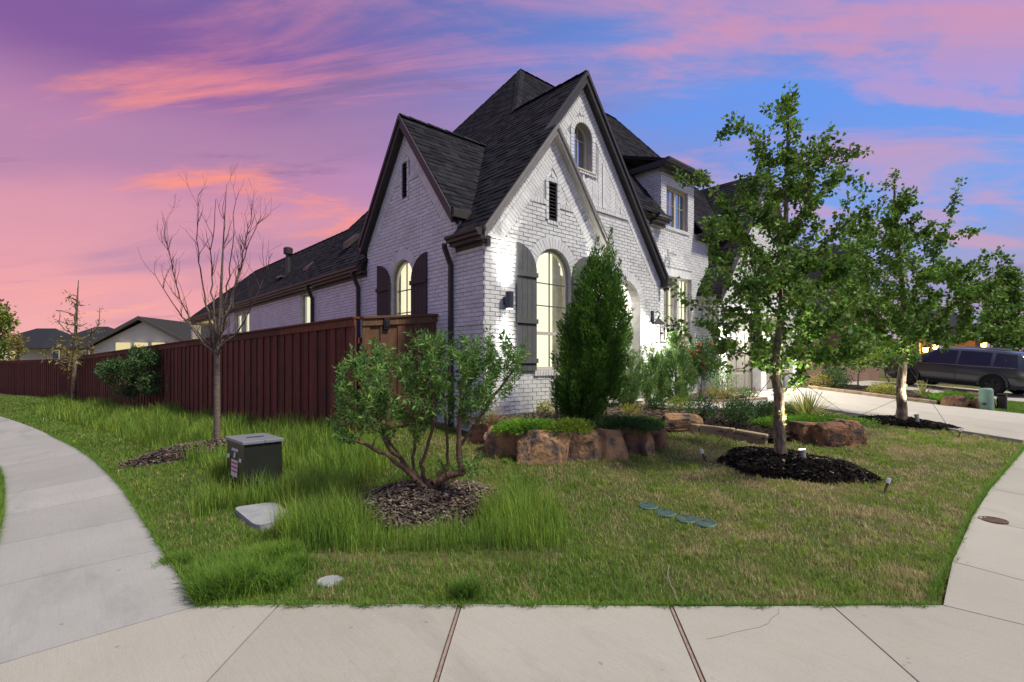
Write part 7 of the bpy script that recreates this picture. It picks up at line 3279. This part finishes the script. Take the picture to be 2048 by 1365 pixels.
M['red_brick'] = brick_mat('red_brick', (.24, .13, .085), (.17, .09, .06), (.30, .25, .20), 0.0)

# cream gabled house beyond the fence
DN = 34.0
fn = Free(rd(0, DN), VA - R(90))


def fx_(px):
    return (px - 1024) / FPX * DN


def fz(py):
    return (HOR - py) * DN / FPX


cream = thing('house', 'cream gabled house with dark roof beyond the red fence', 'house', rd(fx_(285), DN, -1.6))
gl, gr, gap = fx_(178), fx_(392), fx_(285)
zl_, za_ = fz(688), fz(634)
wp = [(gl + .3, -1.8), (gr + 1.5, -1.8), (gr + 1.5, zl_), (gr, zl_), (gap, za_ - .35), (gl + .3, zl_ - .15)]
w_ = MB().prism([fn.w(u, v, 0) for u, v in wp], fn.w(0, 0, -5) - fn.w(0, 0, 0))
w_.build('wall', M['n_brick'], cream)
for a, b in ((232, 262), (269, 297), (304, 331)):
    u0, u1, v0, v1 = fx_(a), fx_(b), fz(716), fz(686)
    fr = MB()
    ring_mesh(fr, fn, rect_pts(u0 - .06, u1 + .06, v0 - .06, v1 + .06), rect_pts(u0, u1, v0, v1), -.02, .05)
    f_ = fr.build('window', M['frame'], cream)
    MB().box(fn.w(u0, v0, .012), fn.w(u1, v1, .016)).build('pane', M['window_warm'], f_)
    me = bpy.data.meshes.new('pane')
    me.from_pydata([fn.w(u0, v0, .02), fn.w(u1, v0, .02), fn.w(u1, v1, .02), fn.w(u0, v1, .02)], [], [(0, 1, 2, 3)])
for sgn, e, ez in ((-1, gl, zl_ - .12), (1, gr, zl_ - .05)):
    p0, p1 = fn.w(gap, za_, .35), fn.w(e, ez, .35)
    p2, p3 = fn.w(e, ez, -7), fn.w(gap, za_, -7)
    deck([p0, p1, p2, p3], .14, 'roof', M['n_roof'], cream)
    MB().prism([fn.w(gap, za_ + .02, .36), fn.w(e, ez + .02, .36), fn.w(e, ez - .22, .36), fn.w(gap, za_ - .22, .36)], fn.w(0, 0, .05) - fn.w(0, 0, 0)).build('rake_board', M['trim_taupe'], cream)
MB().beam(fn.w(gr, zl_ - .12, .3), fn.w(gr + 4, zl_ - .12, .3), .14, .14).build('gutter', M['trim_taupe'], cream)
MB().beam(fn.w(fx_(345), fz(676), .08), fn.w(fx_(345), -1.6, .08), .09, .09).build('downspout', M['trim_dark'], cream)
deck([fn.w(gl - .5, fz(694), -6), fn.w(gr + 5, fz(690), -1), fn.w(fx_(470), fz(560), -7), fn.w(fx_(392), fz(583), -7), fn.w(fx_(372), fz(588), -8), fn.w(fx_(345), fz(592), -8)], .2, 'roof', M['n_roof'], cream)
deck([fn.w(gl - 1.2, fz(690), -8), fn.w(fx_(345), fz(625), -8.3), fn.w(fx_(372), fz(586), -10), fn.w(fx_(305), fz(588), -10)], .2, 'roof', M['n_roof_blue'], cream)
MB().box(fn.w(fx_(180), -1.8, -9), fn.w(fx_(420), fz(690), -8.8)).build('wall', M['n_brick'], cream)
MB().lathe([(.12, 0), (.12, .5), (.2, .5), (.2, .62)], fn.w(fx_(290), fz(596), -9.5), 10).build('roof_vent', M['trim_dark'], cream)

# low house with dark blue roof far left
DF = 58.0
ff_ = Free(rd(0, DF), VA - R(90))


def hx(px):
    return (px - 1024) / FPX * DF


def hz(py):
    return (HOR - py) * DF / FPX


blue = thing('house', 'low house with slate blue hipped roofs at the far left', 'house', rd(hx(90), DF, -1.6))
MB().box(ff_.w(hx(-60), -1.8, 0), ff_.w(hx(205), hz(694), -9)).build('wall', M['n_brick'], blue)


def hip(l, r, apl, apr, ye, ya, dep, parent, mm, plane, X_, Z_, n0=.5):
    A, B_ = plane.w(X_(l), Z_(ye), n0), plane.w(X_(r), Z_(ye), n0)
    C_, D_ = plane.w(X_(r), Z_(ye), n0 - dep), plane.w(X_(l), Z_(ye), n0 - dep)
    E_, F_ = plane.w(X_(apl), Z_(ya), n0 - dep / 2), plane.w(X_(apr), Z_(ya), n0 - dep / 2)
    me = bpy.data.meshes.new('roof')
    me.from_pydata([A, B_, C_, D_, E_, F_], [], [(0, 1, 5, 4), (1, 2, 5), (2, 3, 4, 5), (3, 0, 4), (0, 3, 2, 1)])
    return obj('roof', me, mm, parent)


hip(-60, 90, 0, 40, 697, 652, 10, blue, M['n_roof_blue'], ff_, hx, hz)
hip(40, 212, 92, 118, 697, 645, 12, blue, M['n_roof_blue'], ff_, hx, hz, -1)
for px in (26, 112, 172):
    f_ = MB()
    ring_mesh(f_, ff_, rect_pts(hx(px) - .4, hx(px) + .4, hz(718), hz(702)), rect_pts(hx(px) - .33, hx(px) + .33, hz(717), hz(703)), 0, .06)
    w_ = f_.build('window', M['frame'], blue)
    MB().box(ff_.w(hx(px) - .33, hz(717), .01), ff_.w(hx(px) + .33, hz(703), .03)).build('pane', M['window_warm'] if px == 26 else M['dark_room'], w_)

# red brick neighbour across the driveway
nb = thing('house', 'red brick house with dark roof beyond the driveway, half hidden by oaks', 'house', (22.2, 7.6, -1.0))
MB().box((22.2, 7.6, -1.2), (34, 7.7, 2.3)).box((22.2, 7.6, -1.2), (22.3, 20, 2.3)).build('wall', M['red_brick'], nb)
MB().prism([(25.2, 7.0, -1.2), (29.6, 7.0, -1.2), (29.6, 7.0, 2.2), (27.4, 7.0, 5.3), (25.2, 7.0, 2.2)], (0, .6, 0)).build('wall', M['red_brick'], nb)
deck([(21.9, 7.3, 2.2), (34.2, 7.3, 2.2), (31, 11, 5.6), (25.5, 11, 5.6)], .15, 'roof', M['n_roof'], nb)
deck([(21.9, 20, 2.2), (21.9, 7.3, 2.2), (25.5, 11, 5.6), (25.5, 17, 5.6)], .15, 'roof', M['n_roof'], nb)
for s in (-1, 1):
    deck([(27.4, 6.8, 5.5), (27.4 + s * 2.4, 6.8, 2.1), (27.4 + s * 2.4, 9, 2.1), (27.4, 10.8, 5.5)], .15, 'roof', M['n_roof'], nb)
    MB().prism([(27.4, 6.78, 5.5), (27.4 + s * 2.4, 6.78, 2.1), (27.4 + s * 2.4, 6.78, 1.8), (27.4, 6.78, 5.15)], (0, -.05, 0)).build('rake_board', M['trim_taupe'], nb)
for x0_, x1_, z0_, z1_ in ((26.6, 28.2, .0, 1.7), (27.1, 27.7, 2.9, 3.9)):
    f_ = MB()
    ring_mesh(f_, Front(7.0), rect_pts(x0_ - .06, x1_ + .06, z0_ - .06, z1_ + .06), rect_pts(x0_, x1_, z0_, z1_), 0, .05)
    w_ = f_.build('window', M['frame'], nb)
    MB().box((x0_, 6.97, z0_), (x1_, 6.99, z1_)).build('pane', M['dark_room'], w_)
f_ = MB()
ring_mesh(f_, Side(22.2), rect_pts(10, 11.2, .0, 1.5), rect_pts(10.06, 11.14, .06, 1.44), 0, .05)
w_ = f_.build('window', M['frame'], nb)
MB().box((22.17, 10.06, .06), (22.19, 11.14, 1.44)).build('pane', M['dark_room'], w_)

# tan house with amber lamps behind the car
DT = 38.0
ft = Free(rd(0, DT), VA - R(90))


def tx_(px):
    return (px - 1024) / FPX * DT


def tz_(py):
    return (HOR - py) * DT / FPX


tan = thing('house', 'tan house with amber lamps and dark roof behind the parked car', 'house', rd(tx_(1910), DT, -1.2))
MB().box(ft.w(tx_(1838), -1.4, 0), ft.w(tx_(1975), tz_(676), -6)).build('wall', M['tan_wall'], tan)
MB().box(ft.w(tx_(1975), -1.4, -1), ft.w(tx_(2080), tz_(672), -7)).build('wall', M['tan_wall'], tan)
deck([ft.w(tx_(1836), tz_(672), .5), ft.w(tx_(1968), tz_(678), .5), ft.w(tx_(1966), tz_(606), -3), ft.w(tx_(1880), tz_(598), -3)], .2, 'roof', M['n_roof_blue'], tan)
hip(1960, 2090, 1985, 2060, 674, 640, 8, tan, M['n_roof_blue'], ft, tx_, tz_, -.5)
MB().prism([ft.w(tx_(1966), tz_(604), .2), ft.w(tx_(1972), tz_(674), .5), ft.w(tx_(1965), tz_(678), .5), ft.w(tx_(1961), tz_(612), .2)], ft.w(0, 0, -.1) - ft.w(0, 0, 0)).build('rake_board', M['n_brick'], tan)
for a, b in ((1868, 1900), (1915, 1950)):
    MB().box(ft.w(tx_(a), -1.3, .02), ft.w(tx_(b), tz_(700), .06)).build('garage_door', M['garage_door'], tan)
for k_, (px, py, pw) in enumerate(((1846, 700, 90), (1866, 694, 300), (1962, 690, 300))):
    c = ft.w(tx_(px), tz_(py), .22)
    t = thing('wall_lantern', ('small amber wall lamp at the left end of the tan house', 'amber wall lamp above the windshield of the parked car', 'amber wall lamp above the rear door of the parked car')[k_], 'lantern', c, 'amber lamps of the tan house')
    MB().lathe([(.08, -.2), (.15, -.15), (.18, .12), (.08, .24)], c, 8).build('glass', M['amber_glow'], t)
    MB().lathe([(.21, .13), (.21, .16), (.04, .32)], c, 8).build('cap', M['black_metal'], t)
    point('lamp_light', ft.w(tx_(px), tz_(py), .42), pw, (1, .5, .12), .08, t)


# ------------------------------------------------------------------ parked car
def car():
    rear = Vector((26.2, 2.29, -1.27))
    front = Vector((27.15, 5.07, -.98))
    for q in (rear, front):
        q.z = gz(q.x, q.y) + .015
    u = (front - rear)
    wb = 2.93
    u.normalize()
    vl = Vector((-u.y, u.x, 0)).normalized()
    wv = u.cross(vl)
    if wv.z < 0:
        wv = -wv
    org = (rear + front) / 2 - vl * .83

    def W(a, b, c):
        return org + u * a + vl * b + wv * c
    root = thing('parked_car', 'dark grey SUV parked in the driveway across from the pale green pedestal', 'car', org)
    paint = mat('car_paint', (.060, .068, .076), (.054, .061, .069), 2, .25, .5, metal=.35, coat=.8)
    cglass = mat('car_glass', (.012, .014, .018), None, rough=.06, spec=.7)
    tyre = mat('tyre', (.012, .012, .012), None, rough=.8)
    rimm = mat('rim', (.035, .035, .037), None, rough=.35, spec=.5, metal=.6)
    chrome = mat('chrome', (.30, .31, .32), None, rough=.25, metal=.9)
    # stations: (u, belt z, top z, half width scale, roof half width, greenhouse?)
    S = [(-2.50, .98, 1.00, .90, .80), (-2.46, 1.02, 1.10, .95, .78), (-2.25, 1.06, 1.52, .985, .66), (-2.05, 1.06, 1.66, 1.0, .64), (-1.4, 1.05, 1.72, 1.0, .66), (-.6, 1.04, 1.745, 1.0, .67), (.1, 1.03, 1.74, 1.0, .67), (.55, 1.03, 1.70, 1.0, .66), (.95, 1.03, 1.46, 1.0, .72), (1.32, 1.04, 1.14, 1.0, .80), (1.7, 1.03, 1.12, .99, .80), (2.1, .98, 1.08, .96, .76), (2.38, .90, .98, .88, .66), (2.48, .74, .80, .82, .60)]
    rings = []
    for a, bz, tz, k, rw in S:
        tz = tz if tz < 1.2 else 1.2 + (tz - 1.2) * .93
        lo = .26 if abs(a) < 2.2 else .34
        pts = [(0, lo), (.78 * k, lo), (.93 * k, .44), (.965 * k, .72), (.955 * k, .90), (.93 * k, bz)]
        if tz - bz > .2:
            pts += [(.93 * k + (rw + .05 - .93 * k) * .9, bz + (tz - bz) * .86), (rw, tz - .035), (rw * .6, tz - .004), (0, tz)]
        else:
            pts += [(.90 * k, bz + (tz - bz) * .5), (rw, tz - .02), (rw * .5, tz), (0, tz + .01)]
        rings.append((a, pts))
    n = len(rings[0][1])
    V, F = [], []
    for a, pts in rings:
        V += [W(a, y, z) for y, z in pts] + [W(a, -y, z) for y, z in pts[1:-1][::-1]]
    m = 2 * n - 2
    for i in range(len(rings) - 1):
        for j in range(m):
            j2 = (j + 1) % m
            F.append((i * m + j, (i + 1) * m + j, (i + 1) * m + j2, i * m + j2))
    F.append(tuple(range(m - 1, -1, -1)))
    F.append(tuple(range((len(rings) - 1) * m, len(rings) * m)))
    me = bpy.data.meshes.new('body')
    me.from_pydata(V, [], F)
    body = obj('body', me, paint, root, smooth=True)
    md = body.modifiers.new('edge', 'EDGE_SPLIT')
    md.split_angle = R(35)

    def side_pt(a, f, side, out=.008):
        """point on the greenhouse side at station a, f = 0 belt .. 1 glass top"""
        for (a0, p0), (a1, p1) in zip(rings, rings[1:]):
            if a0 <= a <= a1:
                t = (a - a0) / (a1 - a0)
                lo_ = [p0[5][i] + (p1[5][i] - p0[5][i]) * t for i in (0, 1)]
                hi_ = [p0[6][i] + (p1[6][i] - p0[6][i]) * t for i in (0, 1)]
                y, z = lo_[0] + (hi_[0] - lo_[0]) * f, lo_[1] + (hi_[1] - lo_[1]) * f
                return W(a, side * (y + out), z)
    for side in (1, -1):
        for a0, a1, c0, c1 in ((-2.12, -1.42, -2.0, -1.40), (-1.30, -.30, -1.28, -.30), (-.20, .98, -.20, .62)):
            k = 6
            v = [side_pt(a0 + (a1 - a0) * i / k, .06, side) for i in range(k + 1)] + [side_pt(c0 + (c1 - c0) * i / k, .97, side) for i in range(k + 1)]
            f = [(i, i + 1, k + 2 + i, k + 1 + i) for i in range(k)]
            me = bpy.data.meshes.new('side_window')
            me.from_pydata(v, [], f)
            obj('side_window', me, cglass, root)
        # belt chrome, door seams, handles, sill
        MB().beam(side_pt(-2.1, .0, side, .012), side_pt(1.0, .0, side, .012), .012, .02).build('window_trim', chrome, root)
        for a in (.98, -.25, -1.32):
            MB().beam(W(a, side * .968, .42), W(a, side * .94, 1.0), .01, .006, up=tuple(u)).build('door_seam', tyre, root)
        for a in (.1, -1.05):
            MB().beam(W(a - .11, side * .985, .92), W(a + .11, side * .985, .92), .03, .03).build('door_handle', paint, root, bevel=.006)
        MB().beam(W(-1.0, side * .90, .34), W(1.0, side * .90, .34), .08, .10).build('sill', tyre, root)
        MB().prism([W(.86, side * 1.0, 1.06), W(.98, side * 1.0, 1.06), W(.98, side * 1.0, 1.22), W(.88, side * 1.0, 1.22)], vl * (side * .2)).build('mirror', paint, root, bevel=.02)
        MB().tube([W(-1.8, side * .62, 1.68), W(-1.7, side * .62, 1.725), W(.2, side * .62, 1.74), W(.35, side * .62, 1.695)], .018, 8).build('roof_rail', chrome, root)
        MB().box((0, 0, 0), (1, 1, 1), Matrix((u * .07, vl * (side * .05), wv * .32)).transposed().to_4x4() if False else Matrix.Translation(W(-2.50, side * .84 - .02, .86)) @ Matrix((u, vl, wv)).transposed().to_4x4() @ Matrix.Diagonal((.07, .06, .26, 1))).build('tail_light', mat('tail_red', (.25, .01, .01), None, rough=.2), root)
        MB().box((0, 0, 0), (1, 1, 1), Matrix.Translation(W(2.28, side * .74 - .06, .80)) @ Matrix((u, vl, wv)).transposed().to_4x4() @ Matrix.Diagonal((.14, .12, .12, 1))).build('headlight', mat('lamp_clear', (.6, .62, .65), None, rough=.1), root)
        for a in (-wb / 2, wb / 2):
            # arch lining, flare, wheel
            mb = MB()
            arc = [(a + .47 * math.cos(t), .40 + .47 * math.sin(t)) for t in np.linspace(-.12, math.pi + .12, 18)]
            inn = [(a + .41 * math.cos(t), .40 + .41 * math.sin(t)) for t in np.linspace(-.12, math.pi + .12, 18)]
            lin = [W(x, side * .972, z) for x, z in arc]
            MB().prism(lin, vl * (-side * .35)).build('arch_lining', tyre, root)
            v = [W(x, side * .992, z) for x, z in arc] + [W(x, side * .998, z) for x, z in inn] + [W(x, side * .93, z) for x, z in arc]
            k = len(arc)
            f = [(i, i + 1, k + i + 1, k + i) for i in range(k - 1)] + [(i, i + 1, 2 * k + i + 1, 2 * k + i) for i in range(k - 1)]
            MB().add(v, f).build('arch_flare', paint, root)
            c = W(a, side * .90, .37)
            ax = vl * side
            T = Matrix.Translation(c) @ Matrix((u, wv, ax)).transposed().to_4x4()
            wh = MB().lathe([(.24, -.13), (.34, -.12), (.37, -.09), (.37, .06), (.345, .105), (.27, .115), (.255, .095), (.25, -.1)], (0, 0, 0), 36, T)
            wo = wh.build('wheel', tyre, root, smooth=False)
            MB().lathe([(.255, .06), (.255, .10), (.235, .10), (.225, .03), (.0, .03)], (0, 0, 0), 30, T).build('rim', rimm, wo)
            for s in range(5):
                an = 2 * math.pi * s / 5 + .3
                e = Vector((math.cos(an), math.sin(an), 0))
                for q in (-.12, .12):
                    e2 = Vector((math.cos(an + q), math.sin(an + q), 0))
                    MB().beam(T @ (e * .04 + Vector((0, 0, .07))), T @ (e2 * .235 + Vector((0, 0, .085))), .03, .03, up=tuple(ax)).build('spoke', rimm, wo)
            MB().lathe([(.05, .03), (.05, .09), (.0, .095)], (0, 0, 0), 16, T).build('hub', rimm, wo)
    # windscreen and rear window
    for st in ((7, 9), (1, 3)):
        a, b = rings[st[0]], rings[st[1]]
        o = .012
        v = [W(a[0] + (.02 if st[0] == 7 else -.02), y, z + o) for y, z in ((.60, a[1][7][1] - .03), (-.60, a[1][7][1] - .03))] + [W(b[0] - .02, y, b[1][7][1] + .03) for y in (-.74, .74)]
        if st[0] == 1:
            v = [W(-2.475, .68, 1.10), W(-2.475, -.68, 1.10), W(-2.16, -.56, 1.50), W(-2.16, .56, 1.50)]
        me = bpy.data.meshes.new('windscreen')
        me.from_pydata(v, [], [(0, 1, 2, 3)])
        obj('windscreen', me, cglass, root)
    MB().beam(W(2.47, -.6, .62), W(2.47, .6, .62), .05, .26).build('grille', tyre, root)
    MB().beam(W(-2.52, -.7, .55), W(-2.52, .7, .55), .06, .2).build('bumper', tyre, root)


car()

# ------------------------------------------------------------------ lift everything to street level
for o in COL.objects:
    if o.parent is None:
        o.location.z += LIFT
